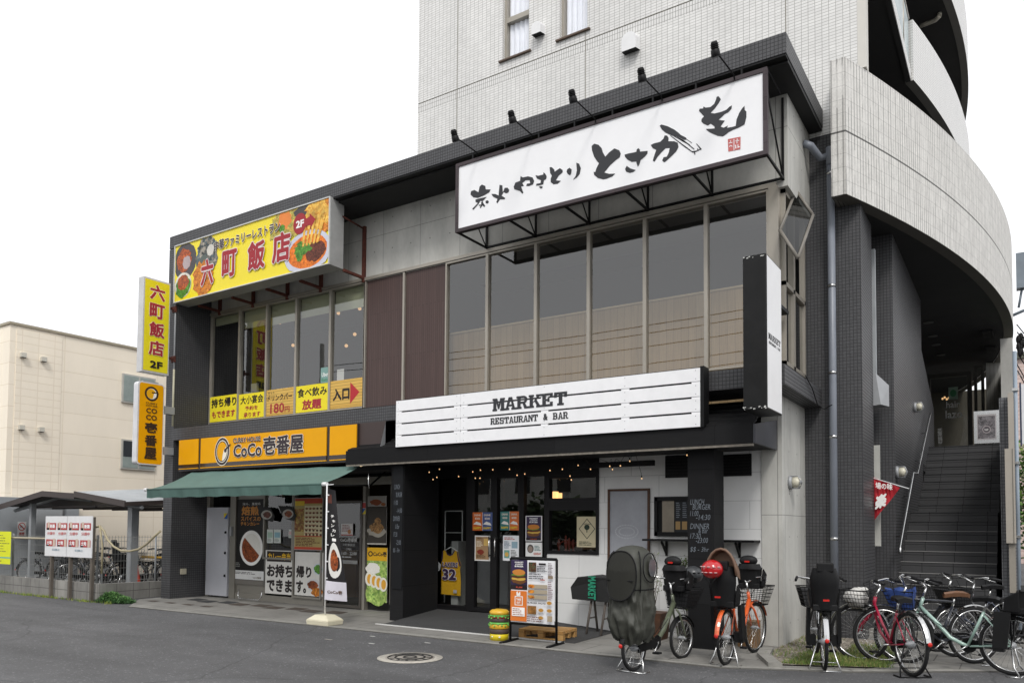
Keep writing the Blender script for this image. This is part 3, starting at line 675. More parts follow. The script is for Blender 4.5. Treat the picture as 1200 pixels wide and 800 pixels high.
# soffit over the stair and floors of the upper levels
def soffit(z, y0, y1, xin, r, cx, cy, th=.1, m=SOFF, name='soffit'):
    g = MB(); ys = [y0 + (y1 - y0) * i / 24 for i in range(25)]
    out = [(cx + math.sqrt((r - .02) ** 2 - (y - cy) ** 2), y) for y in ys]
    pts = [(xin, y0)] + out + [(xin, y1)]
    g.poly([(x, y, z) for x, y in pts][::-1], m); g.poly([(x, y, z + th) for x, y in pts], m)
    return g.build(name, B)
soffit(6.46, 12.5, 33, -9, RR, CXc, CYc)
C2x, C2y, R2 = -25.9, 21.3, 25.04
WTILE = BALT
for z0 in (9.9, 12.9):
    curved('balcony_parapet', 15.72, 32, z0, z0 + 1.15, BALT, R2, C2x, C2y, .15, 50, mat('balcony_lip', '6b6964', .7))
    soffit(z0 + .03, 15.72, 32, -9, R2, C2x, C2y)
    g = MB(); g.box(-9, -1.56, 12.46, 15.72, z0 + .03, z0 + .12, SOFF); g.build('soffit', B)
    g = MB(); g.box(-1.62, -1.53, 12.46, 15.72, z0, z0 + .2, WHT); g.box(-1.62, -1.54, 12.46, 15.72, z0 - .012, z0 - .002, SOFF); g.build('slab_edge', B)
    g = MB(); g.face([(-1.56, 12.5, z0 + .25), (-1.56, 15.7, z0 + .25), (-1.56, 15.7, z0 + 1.15), (-1.56, 12.5, z0 + 1.15)], mat('frosted_balustrade', 'b9c7c9', .2, var=.03)); g.tube([(-1.56, 12.5, z0 + 1.17), (-1.56, 15.7, z0 + 1.17)], .02, ALU, 6); g.tube([(-1.56, 14.9, z0 + .2), (-1.56, 14.9, z0 + 1.17)], .015, ALU, 6); g.build('glass_balustrade', B)
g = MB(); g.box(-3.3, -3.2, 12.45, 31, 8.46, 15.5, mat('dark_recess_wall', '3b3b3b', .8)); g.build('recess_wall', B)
g = MB(); p = [onZ(x, y, 12.85) for x, y in ((1078, 31), (1086, 28), (1096, 24), (1101, 19), (1102, 12), (1098, 9))]; g.tube(p[:4], .045, mat('cream_pipe', 'bdb7a8', .5), 10); g.tube([p[3], p[3] + Vector((0, .05, .15))], .045, MC['cream_pipe'], 10); g.build('drain_pipe', B)
# tile pillar left of the stair, wall with the lamps
g = MB(); g.box(-2.35, -1.66, 13.85, 18.3, 0, 6.46, DARKT); g.hexa([(-1.85, 18.3, 3), (-1.66, 18.3, 3), (-1.66, 21, 3), (-1.85, 21, 3), (-1.85, 18.3, 5.4), (-1.66, 18.3, 5.4), (-1.66, 21, 4.5), (-1.85, 21, 4.5)], DARKT); g.build('stair_wall', B)
g = MB(); g.box(-2.15, -1.83, 13.45, 13.5, 1.35, 2.95, mat('pale_panel', 'b9b9b2', .6)); g.box(-2.15, -1.86, 13.4, 13.5, 3.9, 6.1, mat('dim_white', '9fa3a5', .6)); g.build('service_panel', B)
g = MB(); p = onY(1031, 458, 13.3); g.hexa([(-2.1, 13.25, p.z - .25), (p.x + .02, 13.25, p.z - .22), (p.x + .1, 13.55, p.z - .22), (-2.1, 13.55, p.z - .25), (-2.1, 13.25, p.z + .28), (p.x - .05, 13.25, p.z + .28), (p.x + .1, 13.55, p.z + .12), (-2.1, 13.55, p.z + .28)], GREYM); g.build('air_outlet', B)
# stairs
NOS = mat('step_nosing', '8b8a88', .6, var=.1)
g = MB(); gn = MB(); y = 13.0; z = .06
nsteps = 0
while nsteps < 20:
    z += .17; g.box(-1.66, -.3, y, 21.5, z - .17, z, STAIRT)
    gn.box(-1.659, -.301, y - .012, y + .03, z - .004, z + .006, NOS if nsteps < 9 else STAIRT)
    nsteps += 1; y += .29 if nsteps != 11 else 1.35
ztop = z
g.box(-1.66, -.3, y, 27, 0, z, STAIRT)
st = g.build('stairs', B); gn.build('nosings', st)
g = MB(); g.box(-1.9, .2, 12.75, 13.0, 0, .06, KERB); g.box(-2.6, -1.1, 12.6, 12.75, 0, .14, KERB); g.build('kerb_step', B)
# right wall of the stair with beige cladding
BEI = mat('beige_metal', 'a59e93', .5, var=.06)
g = MB(); g.box(-.22, -.03, 13.7, 21.8, 0, 3.6, tile('grey_mosaic', '6c6d70', '4a4a4c', .05, .05, .005)); g.build('stair_side_wall', B)
g = MB(); x0 = onY(1178, 560, 13.6).x; x1 = onY(1189.5, 560, 13.6).x; za = onY(1184, 636, 13.6).z; zc = onY(1184, 526, 13.6).z; zd = onY(1184, 461, 13.6).z; g.box(x0, x1, 13.5, 13.69, za, zc, BEI); g.box(x0 + .05, x1, 13.51, 13.69, zc, zd, BEI); g.box(x0 + .03, x1 - .01, 13.55, 13.69, .7, za, mat('beige_metal_dim', '8c867c', .5)); g.box(x0 + .09, x0 + .1, 13.495, 13.5, za, zc, mat('seam', '6e6a62', .6)); g.build('metal_cladding', B)
# top: salon front and board-marked concrete wall
SY = 25.8
g = MB(); xa = onY(1155, 450, SY).x; g.box(xa, -.06, SY + .3, SY + .6, 2, 6.45, CONC2)
for k in range(8): q = xa + .1 * k; g.box(q, q + .006, SY + .297, SY + .3, 2, 6.45, mat('form_joint', '6f6d69', .9))
g.box(-.3, -.05, 21.8, SY + .6, 0, 6.2, CONC2); g.build('concrete_end_wall', B)
g = MB(); x0 = onY(1083, 450, SY).x
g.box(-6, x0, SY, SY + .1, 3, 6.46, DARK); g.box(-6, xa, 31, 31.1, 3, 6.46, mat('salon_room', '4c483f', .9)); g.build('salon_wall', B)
fr = mat('salon_frame', '45443f', .5)
xd0, xd1, xd2, xd3 = onY(1092, 450, SY).x, onY(1139, 450, SY).x, onY(1147, 450, SY).x, xa
o = window(x0 + .05, xd1, ztop, 6.2, SY, fr, GL1, .12, 'salon_door'); 
pn = Panel((xd0, SY - .06, 3.2), (xd1 - xd0, 0, 0), (0, 0, 3.0)); WT = P('f2f2f2')
u = lambda px: (onY(px, 480, SY).x - xd0) / (xd1 - xd0); v = lambda py: (onY(1115, py, SY).z - 3.2) / 3.0
pn.rect(u(1112), v(468), u(1123), v(454), P('9fb8a8')); pn.disc(u(1117.5), v(461), .08, .035, P('4f9468'))
pn.text('hair', u(1109), v(478), u(1125), v(470), WT, .01); pn.text('lazo', u(1108), v(490), u(1128), v(481), WT, .015)
pn.mb.build('window_lettering', o)
window(xd1 + .05, xd3 - .03, ztop, 6.35, SY, fr, GL1, .08, 'salon_window')
g = MB()
for px, py in ((1104.5, 467), (1107, 465.5), (1109.5, 467.5), (1112, 466)): g.ball(onY(px, py, 27.2), .028, .028, .036, BULB, 8, 5)
g.build('chandelier_bulbs', B)
g = MB()
for k in range(4): p = onZ(*((1088, 378), (1093, 394), (1097, 404), (1102.5, 416))[k], 6.44); g.lathe((p.x, p.y, 6.45), [(.11, 0), (.11, -.015), (.08, -.01)], mat('downlight', '5c5c59', .5), 12)
g.build('downlight_rings', B)
g = MB()
for a, b_ in ((1151, 386), (1155, 404)):
    p = onZ(a + 6, b_ + 5, 6.44); g.box(p.x - .09, p.x + .09, p.y - .35, p.y + .35, 6.41, 6.459, mat('ceiling_grille', '252525', .6)); g.box(p.x - .12, p.x - .09, p.y - .35, p.y + .35, 6.40, 6.46, SOFF); g.box(p.x + .09, p.x + .12, p.y - .35, p.y + .35, 6.40, 6.46, SOFF)
g.build('ceiling_grilles', B)
# downpipe
g = MB(); PX, PY = -2.27, 12.12
g.tube([onX(941, 168, -2.6), onX(950, 171, -2.5), (-2.42, PY, 7.2), (PX, PY, 7.2)], .055, PIPE, 12); g.tube([(PX, PY, 7.32), (PX, PY, 7.28), (PX, PY, 7.05)], .065, PIPE, 12); g.tube([(PX, PY, 7.25), (PX, PY, .1)], .055, PIPE, 14)
o = g.build('downpipe', B); g = MB()
for z in (6.9, 5.2, 3.9, 2.95, 1.45): g.tube([(PX, PY, z), (PX, PY, z + .04)], .062, STEEL, 14); g.box(PX - .01, PX + .01, PY, TY, z, z + .03, STEEL)
g.build('pipe_brackets', o)
g = MB(); a = onX(955, 479, -2.44); pts = [onX(944, 440, -2.43), onX(952, 455, -2.42), onX(958, 474, -2.42), onX(966, 479, -2.35), onX(975, 474, -2.2)]; g.tube(pts, .008, BLKM, 5); g.build('cable', B)

# ================================================================== ground floor, curry shop
GF = mat('shop_frame_grey', '87837a', .45, metal=.2, var=.05)
GROUT = 0
g = MB()
g.box(-15.38, -15.28, YW, YW + .1, 0, 3.44, GF); g.box(-15.38, -9.3, YW + .1, YW + .12, 2.55, 3.44, DARK)
xw = [onY(x, 640, YW).x for x in (243, 269, 276, 309, 344, 378, 428, 455)]
g.box(xw[1], xw[2] - .02, YW, YW + .1, 0, 2.5, GF)
g.box(xw[2] - .02, xw[5] + .1, YW + .02, YW + .1, 0, .14, GF)
g.box(xw[2] - .02, xw[3], YW + .05, YW + .1, .14, 2.5, GF)
g.box(-15.28, -9.3, YW, YW + .1, 2.4, 2.55, GF)
g.box(xw[5], xw[5] + .08, YW, YW + .1, 0, 2.55, GF); g.box(xw[6] - .07, xw[6], YW - .01, YW + .1, 0, 2.5, GF)
g.build('shopfront_frame', B)
g = MB(); g.box(xw[0], xw[1] - .03, YW - .03, YW + .05, .05, 2.0, mat('pale_door', 'b9bac0', .5, var=.05)); o = g.build('service_door', B)
g = MB()
for z in (.5, 1.0, 1.45): g.ball((xw[1] - .09, YW - .05, z), .02, .025, .03, BLKM, 8, 6)
g.build('door_handle', o)
g = MB(); g.box(xw[0] + .0, xw[0] + .02, YW - .035, YW - .03, .35, .6, GREYM); g.build('hinge', o)
pn = ypanel(YW - .04, 262.5, 601, 266.5, 607.5); pn.rect(0, 0, 1, 1, P('2f5fb0')); pn.poly([(0, 1), (1, 1), (0, 0)], P('e8d23a')); pn.mb.build('door_sticker', o)
for i in (3, 4):
    o = window(xw[i], xw[i + 1], .9 if i == 3 else .14, 2.4, YW, GF, GL1, .04)
window(xw[5] + .08, xw[6] - .07, 0.03, 2.1, YW, mat('door_frame_brown', '45403a', .4), GL1, .05, 'glass_door')
g = MB(); g.box(-9.95, -9.3, YW + .11, YW + .14, .14, 2.5, GF); g.build('end_panel', B)
g = MB(); g.box(-15.2, -9.4, 14, 14.1, 0, 3.1, mat('curry_room', '4a3d2c', .9)); g.box(-13, -11.8, 12, 12.5, .1, 1.1, mat('counter_wood', '7a5a38', .5)); g.box(-10.9, -9.6, 12.5, 13, .1, 1.0, BLKM); g.build('shop_interior', B)
g = MB(); p = onY(419, 555, 10.5); g.lathe((p.x, p.y, 2.72), [(.12, 0), (.12, -.01), (.0, -.01)], mat('lit_downlight', (1, .75, .45), .4, var=0, emit=1.6), 14); p = onY(449, 558, 11.5); g.box(p.x - .25, p.x + .25, 11.4, 11.45, p.z - .02, p.z + .02, mat('lit_tube', (1, .9, .75), .4, var=0, emit=2)); g.build('entrance_lights', B)
g = MB(); g.box(-15.38, -9.3, YF + .3, YW + .1, 2.62, 2.7, DARK); g.box(-9.95, -9.2, YF - .0, YF + .25, 2.7, 3.44, mat('brown_panel', '3c2f2c', .5)); g.build('shop_soffit', B)
# black columns
g = MB(); g.box(-8.99, -8.70, 9.97, YW + .1, 0, 2.66, BLKW); g.box(-8.93, -8.72, 9.955, 9.97, .55, 2.66, mat('blackboard_panel', '1a1b1d', .6, var=.1, spec=.15)); g.build('black_column', B)
xc0, xc1 = onY(806, 640, 10.05).x, onY(837, 640, 10.05).x
g = MB(); g.box(xc0, xc1, 10.05, 10.45, 0, 2.66, BLKW); xb = onY(846, 640, 10.45).x
g.build('black_column', B)
CHALK = mat('chalk', '6a7077', .9, var=.3, scale=90)
pn = Panel((-8.93, 9.953, .8), (.21, 0, 0), (0, 0, 1.8))
for i, (s, a, b_) in enumerate((('LUNCH', .1, .7), ('BURGER', .3, .95), ('11:00', .1, .5), ('-14:30', .4, .95), ('DINNER', .05, .75), ('& Bar', .3, .7), ('17:30', .1, .5), ('-23:00', .4, .9), ('$$ - 3hr', .1, .8))):
    v = .80 - i * .075; pn.text(s, a, v, b_, v + .045, CHALK, -.005)
pn.mb.build('chalk_lettering', B)
pn = Panel((xc0 + .02, 10.046, .8), ((xc1 - xc0) * .9, 0, 0), (0, 0, 1.8))
for s, a, b_, y in (('LUNCH', .05, .65, 588), ('BURGER', .15, .9, 594), ('11:00', .05, .4, 601.5), ('-14:30', .3, .9, 606), ('DINNER', .05, .85, 616.5), ('& Bar', .4, .8, 621.5), ('17:30', .05, .5, 628), ('-23:00', .3, .8, 633), ('$$ - 3hr', .05, .85, 644)):
    z = onY(822, y, 10.04).z; v = (z - .8) / 1.8; pn.text(s, a, v - .018, b_, v + .022, CHALK, -.008, shear=.2)
pn.mb.build('chalk_lettering', B)
# canopy
g = MB(); XC0, XC1 = -9.94, -2.76
g.box(XC0, XC1 - .035, 9.82, 9.86, 2.69, 2.93, BLKW)
g.box(XC0, XC1 - .01, 9.86, YW + .02, 2.70, 2.72, SOFF)
g.hexa([(XC1 - .03, 9.82, 2.69), (XC1, 9.82, 2.69), (XC1, YW - .03, 2.69), (XC1 - .03, YW - .03, 2.69), (XC1 - .03, 9.82, 2.93), (XC1, 9.82, 2.93), (XC1, YW - .03, 3.1), (XC1 - .03, YW - .03, 3.1)], mat('charcoal_metal', '3c3d42', .4))
for k in range(5):   # sloping lapped roof boards
    y0 = 9.86 + k * .16; z0 = 2.93 + k * .085
    g.hexa([(XC0, y0, z0), (XC1 - .04, y0, z0), (XC1 - .04, y0 + .18, z0 + .07), (XC0, y0 + .18, z0 + .07), (XC0, y0, z0 + .03), (XC1 - .04, y0, z0 + .03), (XC1 - .04, y0 + .18, z0 + .1), (XC0, y0 + .18, z0 + .1)], BLKW)
g.box(XC0, XC1 - .03, 9.83, 9.855, 2.655, 2.688, mat('pale_edge', '7a746a', .7, var=.4, scale=12))
g.build('canopy', B)
g = MB(); g.face([(-9.2, YF, 3.43), (-9.2, 9.9, 2.98), (-9.2, 10.85, 2.98), (-9.2, 10.85, 3.43)], GREYM); g.build('canopy_end_plate', B)
# white painted wall, burger shop
xg0, xg1, xwin = -8.70, onY(641, 640, YW).x, onY(702, 640, YW).x
g = MB(); g.box(xwin, -2.98, YW, YW + .15, 0, 2.70, WHITEBLK); zs = onY(670, 649, YW).z; g.box(xg1, xwin, YW, YW + .15, 0, zs, WHITEBLK); g.build('white_wall', B)
DF = DALU
xm = [onY(x, 640, YW).x for x in (501, 548, 553, 596, 610, 641)]
g = MB()
g.box(-8.70, xm[0], YW, YW + .1, .0, 2.7, DF); g.box(xm[0], xg1, YW, YW + .12, 2.5, 2.7, DF)
g.box(xm[1], xm[2], YW - .02, YW + .1, .1, 2.5, DF); g.box(xm[0], xm[2], YW, YW + .1, .1, .22, DF)
g.box(xg1, xwin - .0, YW - .02, YW + .1, 2.45, 2.7, DF); g.box(xg1, xwin, YW - .01, YW + .1, 1.93, 2.03, DF)
g.build('shopfront_frame', B)
window(xm[0], xm[1], .2, 2.5, YW + .02, DF, GL1, .03, 'display_window')
dr = []
xdm = onY(579, 640, YW).x
for a, b_ in ((xm[2], xdm), (xdm, onY(611, 640, YW).x)):
    o = window(a, b_, .16, 2.5, YW + .01, DF, GL1, .065, 'glass_door'); dr.append(o)
    hx = xdm - .06 if a == xm[2] else xdm + .06
    g = MB(); g.tube([(hx, YW - .07, 1.1), (hx, YW - .07, 1.45)], .012, STEEL, 8); g.box(hx - .008, hx + .008, YW - .07, YW, 1.12, 1.14, STEEL); g.box(hx - .008, hx + .008, YW - .07, YW, 1.4, 1.42, STEEL); g.build('door_handle', o)
window(onY(611, 640, YW).x, xg1, .2, 2.5, YW + .015, DF, GL1, .05, 'side_light')
window(xg1, xwin, 2.03, 2.45, YW + .01, DF, GL1, .05, 'upper_window'); window(xg1, xwin, zs, 1.93, YW + .01, DF, GL1, .05, 'lower_window')
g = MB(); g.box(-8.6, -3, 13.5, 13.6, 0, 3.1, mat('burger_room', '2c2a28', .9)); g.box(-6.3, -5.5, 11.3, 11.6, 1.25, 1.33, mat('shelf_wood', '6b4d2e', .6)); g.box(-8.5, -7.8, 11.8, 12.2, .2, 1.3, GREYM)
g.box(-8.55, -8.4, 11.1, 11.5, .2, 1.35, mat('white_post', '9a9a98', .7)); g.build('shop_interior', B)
g = MB(); p = onY(651, 582, 11.3); g.lathe(p, [(.05, -.09), (.05, .09)], mat('warm_lantern', (1, .55, .2), .4, var=0, emit=1.6), 12); p = onY(656, 583, 11.3); g.lathe(p, [(.04, -.08), (.04, .08)], MC['warm_lantern'], 12); g.build('lantern', B)
# pass-through window, shelf, vents
a, b_ = onY(768, 582, YW), onY(807, 628, YW)
g = MB(); g.box(a.x, a.x + .05, YW - .05, YW, b_.z, a.z, BLKM); g.box(a.x, b_.x + .15, YW - .05, YW, a.z - .06, a.z, BLKM); g.box(a.x, b_.x + .15, YW - .05, YW, b_.z, b_.z + .06, BLKM); g.box(a.x + .05, b_.x + .15, YW - .01, YW - .004, b_.z, a.z, DARK)
g.build('serving_hatch', B)
pn = ypanel(YW - .012, 776, 586, 790, 624); pn.rect(0, 0, 1, 1, mat('hatch_metal', '8f8678', .35, metal=.6, var=.2)); pn.mb.build('hatch_shutter', B)
pn = ypanel(YW - .012, 791, 586, 806, 624); pn.rect(0, 0, 1, 1, P('26282b')); pn.lines(.1, .45, .45, .95, 8, P('7c828a')); pn.lines(.6, .45, .95, .95, 8, P('7c828a'), seed=4); pn.rect(.05, .1, .42, .35, P('a8895a')); pn.rect(.55, .1, .95, .35, P('a8895a')); pn.mb.build('hatch_menu', B)
g = MB(); a = onY(754, 632, YW - .25); b_ = onY(885, 634, YW - .25); g.box(a.x, b_.x, YW - .3, YW, 1.42, 1.45, BLKM)
for x in (a.x + .25, b_.x - .3): g.box(x, x + .03, YW - .03, YW, 1.2, 1.42, BLKM); g.hexa([(x, YW - .2, 1.39), (x + .03, YW - .2, 1.39), (x + .03, YW, 1.2), (x, YW, 1.2), (x, YW - .2, 1.42), (x + .03, YW - .2, 1.42), (x + .03, YW, 1.25), (x, YW, 1.25)], BLKM)
g.build('counter_shelf', B)
for x0, x1, y0, y1 in ((780, 808, 534, 559), (846, 881, 533, 557)):
    a, b_ = onY(x0, y0, YW), onY(x1, y1, YW); g = MB(); g.box(a.x, b_.x, YW - .02, YW + .02, b_.z, a.z, BLKM)
    for k in range(7): z = b_.z + (a.z - b_.z) * (k + .5) / 7; g.box(a.x + .02, b_.x - .02, YW - .035, YW - .02, z - .008, z + .008, DALU)
    g.build('louvre_vent', B)
a = onY(668, 541, 10.6); b_ = onY(767, 539, 10.6); g = MB(); g.box(a.x, b_.x, 10.55, 10.62, 2.52, 2.60, BLKM); g.build('lighting_track', B)
# wall-mounted lamps (bulkheads)
def bulkhead(loc, label):
    x, y, z = loc; t = thing('bulkhead_lamp', label, 'wall lamp', loc, 'round bulkhead lamps on the walls')
    g = MB(); g.lathe(loc, [(.10, 0), (.10, .03), (.085, .05)], GREYM, 20, 'X'); g.build('base', t)
    g = MB(); g.lathe((x + .05, y, z), [(.075, 0), (.075, .07), (.055, .10), (.0, .105)], LAMPG, 18, 'X'); o = g.build('lens', t)
    g = MB()
    for k in (-.05, 0, .05): g.tube([(x + .03, y + k, z + .085), (x + .13, y + k, z + .085), (x + .165, y + k, z), (x + .13, y + k, z - .085), (x + .03, y + k, z - .085)], .006, GREYM, 5)
    g.tube([(x + .155, y - .08, z), (x + .168, y, z), (x + .155, y + .08, z)], .006, GREYM, 5); g.build('cage', t)
bulkhead(tuple(onX(925, 565, -2.70)), 'caged round lamp on the pale concrete corner wall')
bulkhead(tuple(onX(1050, 553, -1.66)), 'lower caged round lamp on the tiled wall beside the handrail')
bulkhead(tuple(onX(1071, 477, -1.66)), 'upper caged round lamp on the tiled wall near the stair top')
# socket on the pier
p = onX(214, 668.5, -15.38); g = MB(); g.box(p.x, p.x + .05, p.y - .06, p.y + .06, p.z - .07, p.z + .05, mat('cream_box', 'b6b09c', .5)); g.build('outdoor_socket', B)
p = onY(272, 622, YW); g = MB(); g.box(p.x - .03, p.x + .03, YW - .05, YW, p.z - .1, p.z + .1, GREYM); g.build('intercom', B)
# ================================================================== signs
INK = mat('brush_ink', '2b2c30', .6, var=.1)
FRW = boards('weathered_brown_wood', '4a4144', '3b3436', .3, False, .75)
# big white yakitori sign
SYb = 10.0
tl, tr, bl, br_ = onY(534, 192.4, SYb), onY(898.7, 77.7, SYb), onY(534, 272.5, SYb), onY(899, 179, SYb)
x0, x1, z0, z1 = tl.x, tr.x, bl.z, tl.z
S = thing('brush_lettered_sign', 'long white sign with black brush lettering in a weathered brown frame under the roof edge', 'sign', (x0, SYb, z0))
g = MB(); W_ = .055
g.box(x0, x1, SYb, SYb + .06, z0, z0 + W_, FRW); g.box(x0, x1, SYb, SYb + .06, z1 - W_, z1, FRW); g.box(x0, x0 + W_, SYb + .001, SYb + .06, z0 + W_, z1 - W_, FRW); g.box(x1 - W_, x1, SYb + .001, SYb + .06, z0 + W_, z1 - W_, FRW)
g.build('frame', S)
g = MB(); g.box(x0 + W_, x1 - W_, SYb + .02, SYb + .05, z0 + W_, z1 - W_, mat('sign_white', 'f0f0f1', .35, var=.02)); g.build('panel', S)
LY = SYb + .016
def outl(mb, pts, s, ox, oy, Y, m): mb.poly([onY(ox + a / s, oy + b_ / s, Y) for a, b_ in pts], m)
g = MB()
T3 = [(335,182),(358,212),(340,245),(300,300),(262,340),(300,345),(360,330),(410,310),(440,280),(462,270),(458,300),(430,332),(395,350),(365,380),(335,405),(395,412),(375,440),(355,468),(385,478),(425,458),(415,480),(460,472),(497,462),(505,400),(530,340),(555,300),(580,272),(582,315),(597,325),(597,380),(585,430),(580,448),(520,480),(470,500),(430,520),(400,545),(375,560),(330,555),(270,530),(230,505),(217,490),(260,488),(300,485),(298,465),(262,440),(235,458),(195,440),(175,420),(178,395),(200,372),(175,345),(152,320),(160,300),(190,298),(195,280),(215,290),(260,285),(295,255),(312,215),(318,190)]
outl(g, T3, 8, 800, 90, LY, INK)
T2 = [[(130,308),(170,318),(200,350),(212,390),(235,430),(270,390),(320,352),(365,370),(380,400),(370,435),(330,465),(280,510),(225,578),(270,590),(328,588),(300,615),(250,635),(215,642),(165,630),(130,600),(125,570),(140,575),(150,540),(175,490),(160,475),(130,430),(110,370),(106,330)],
[(415,410),(450,400),(525,385),(530,360),(545,350),(558,362),(560,382),(632,375),(630,400),(605,430),(565,462),(555,500),(540,525),(530,500),(525,475),(480,478),(440,455),(420,430)],
[(420,545),(435,515),(470,540),(520,555),(500,572),(465,582),(430,570)],
[(660,320),(690,305),(750,290),(780,260),(790,230),(815,232),(828,255),(825,285),(880,285),(915,300),(920,340),(900,380),(850,430),(800,475),(785,482),(768,465),(780,435),(810,430),(830,390),(838,348),(800,350),(760,390),(725,430),(695,478),(680,465),(690,430),(712,365),(680,350)],
[(745,140),(760,128),(820,145),(880,175),(920,205),(940,225),(990,250),(1000,270),(970,270),(930,250),(890,240),(850,228),(800,205),(765,175)],
[(870,236),(880,234),(1005,300),(1072,358),(1066,364),(998,308)], [(840,232),(850,232),(985,330),(1062,388),(1056,394),(975,338)], [(900,240),(960,268),(1030,318),(1024,322),(955,285)],
[(985,262),(1000,266),(1050,300),(1046,304)], [(1085,308),(1092,306),(1138,358),(1130,368)], [(1045,378),(1090,372),(1135,350),(1134,360),(1088,384),(1050,388)], [(1062,385),(1075,383),(1080,408),(1072,412)], [(1095,355),(1103,352),(1108,372),(1100,376)]]
for q in T2: outl(g, q, 8, 680, 130, LY, INK)
T1 = [[(185,422),(215,435),(220,465),(262,465),(250,490),(200,520),(150,540),(110,535),(85,510),(90,480),(120,470),(155,490),(165,440)],
[(128,555),(160,545),(228,530),(205,555),(190,570),(172,566),(158,590),(110,645),(100,635),(150,585),(130,575)],
[(178,578),(192,570),(200,588),(215,610),(205,620),(190,604),(175,630),(166,626),(180,598)], [(158,600),(196,596),(198,604),(160,610)],
[(222,562),(240,562),(247,575),(238,588),(222,588),(216,575)],
[(340,425),(365,430),(370,500),(358,520),(390,540),(386,552),(345,552),(320,588),(313,575),(322,548),(285,530),(268,505),(300,505),(332,518),(335,480)],
[(385,452),(410,450),(426,470),(418,492),(398,500),(378,490),(365,498),(378,472)],
[(465,440),(480,405),(520,390),(525,348),(545,360),(590,350),(630,360),(645,390),(635,420),(600,435),(575,435),(580,415),(610,410),(605,385),(570,385),(540,410),(555,435),(530,440),(550,495),(540,503),(520,480),(490,470),(470,465)],
[(655,340),(680,345),(725,335),(725,315),(740,325),(755,350),(750,375),(730,385),(725,420),(690,430),(660,432),(665,415),(700,410),(705,385),(670,370)],
[(686,442),(703,436),(720,440),(716,454),(700,458)],
[(780,270),(800,270),(820,290),(825,310),(870,278),(895,295),(895,315),(860,345),(835,385),(880,390),(850,415),(815,420),(790,400),(790,370),(800,345),(785,320)],
[(930,310),(935,290),(955,275),(975,290),(970,325),(960,342),(940,330)], [(1015,230),(1040,240),(1055,280),(1045,330),(1020,360),(985,382),(1010,345),(1020,300)]]
for q in T1: outl(g, q, 7.5, 540, 160, LY, INK)
g.build('brush_lettering', S)
RS = P('c06a66'); WTs = P('f0f0f1')
g = MB(); outl(g, [(423,585),(543,562),(541,680),(428,702)], 8, 800, 90, LY, RS); g.build('red_seal', S)
g = MB()
for q in ([(478,585),(484,584),(484,690),(478,691)], [(495,600),(530,594),(530,600),(495,606)], [(508,580),(515,580),(512,625),(505,626)], [(492,640),(500,638),(504,672),(494,674)], [(515,636),(522,634),(522,655),(535,650),(534,660),(514,668)], [(432,620),(466,613),(466,619),(432,626)], [(445,600),(452,598),(452,612),(446,613)], [(435,655),(450,640),(468,652),(462,657),(450,648),(440,660)]): outl(g, q, 8, 800, 90, LY - .001, WTs)
g.build('seal_marks', S)
g = MB()      # steel carrying frame behind the sign
r_ = .014; xb0, xb1 = x0 + .02, x1 - .02; zb = z0 + .02
nb_ = 6
for k in range(nb_):
    x = xb0 + (xb1 - xb0) * k / (nb_ - 1)
    g.box(x - r_, x + r_, SYb + .06, YW, zb - .02, zb + .01, BLKM); g.box(x - r_, x + r_, YW - .04, YW - .01, zb - .02, 7.6, BLKM)
    g.tube([(x, SYb + .1, z1 - .3), (x, YW - .03, zb)], .012, BLKM, 4)
g.box(xb0, xb1, YW - .05, YW - .02, zb - .02, zb + .01, BLKM); g.box(xb0, xb1, SYb + .06, SYb + .09, zb - .02, zb + .01, BLKM); g.box(xb0, xb1, SYb + .06, SYb + .09, z1 - .05, z1 - .02, BLKM)
for k in range(8):
    x = xb0 + (xb1 - xb0) * (k + .5) / 8; g.box(x - .012, x + .012, SYb + .02, SYb + .05, z1, 7.70, BLKM)
g.box(x1 - .015, x1, SYb + .06, YW - .2, z1 - .04, z1, BLKM); g.build('steel_support', S)
# five spotlights over the sign
heads = [((533, 160), (559, 179)), ((600, 138), (623, 158)), ((671, 114), (697, 139)), ((752, 89), (775, 113)), ((838, 59), (860, 88))]
which = ['leftmost of the five black spotlights over the white sign', 'second black spotlight from the left over the white sign', 'middle black spotlight of the five over the white sign', 'second black spotlight from the right over the white sign', 'rightmost of the five black spotlights over the white sign']
for (h, b_), lb in zip(heads, which):
    e = onY(b_[0], b_[1], 9.96); p = onY(h[0], h[1], 9.35); p = Vector((e.x + (p.x - e.x), 9.35, p.z))
    t = thing('spotlight', lb, 'spotlight', tuple(e), 'spotlights over the white sign')
    g = MB(); g.tube([e + Vector((0, .03, -.05)), e, p], .011, BLKM, 6); g.build('arm', t)
    d = Vector((0, .45, -.9)).normalized(); g = MB(); q = p - d * .10
    g.tube([q, q + d * .02, q + d * .09, q + d * .095, q + d * .17, q + d * .175], [.035, .045, .047, .056, .06, .058], BLKM, 12)
    for k in range(3): g.tube([q + d * (.03 + .02 * k), q + d * (.036 + .02 * k)], .054, BLKM, 12)
    g.tube([p + Vector((0, -.01, .05)), p + Vector((.0, 0, -.02))], .02, BLKM, 6); g.build('lamp_head', t)

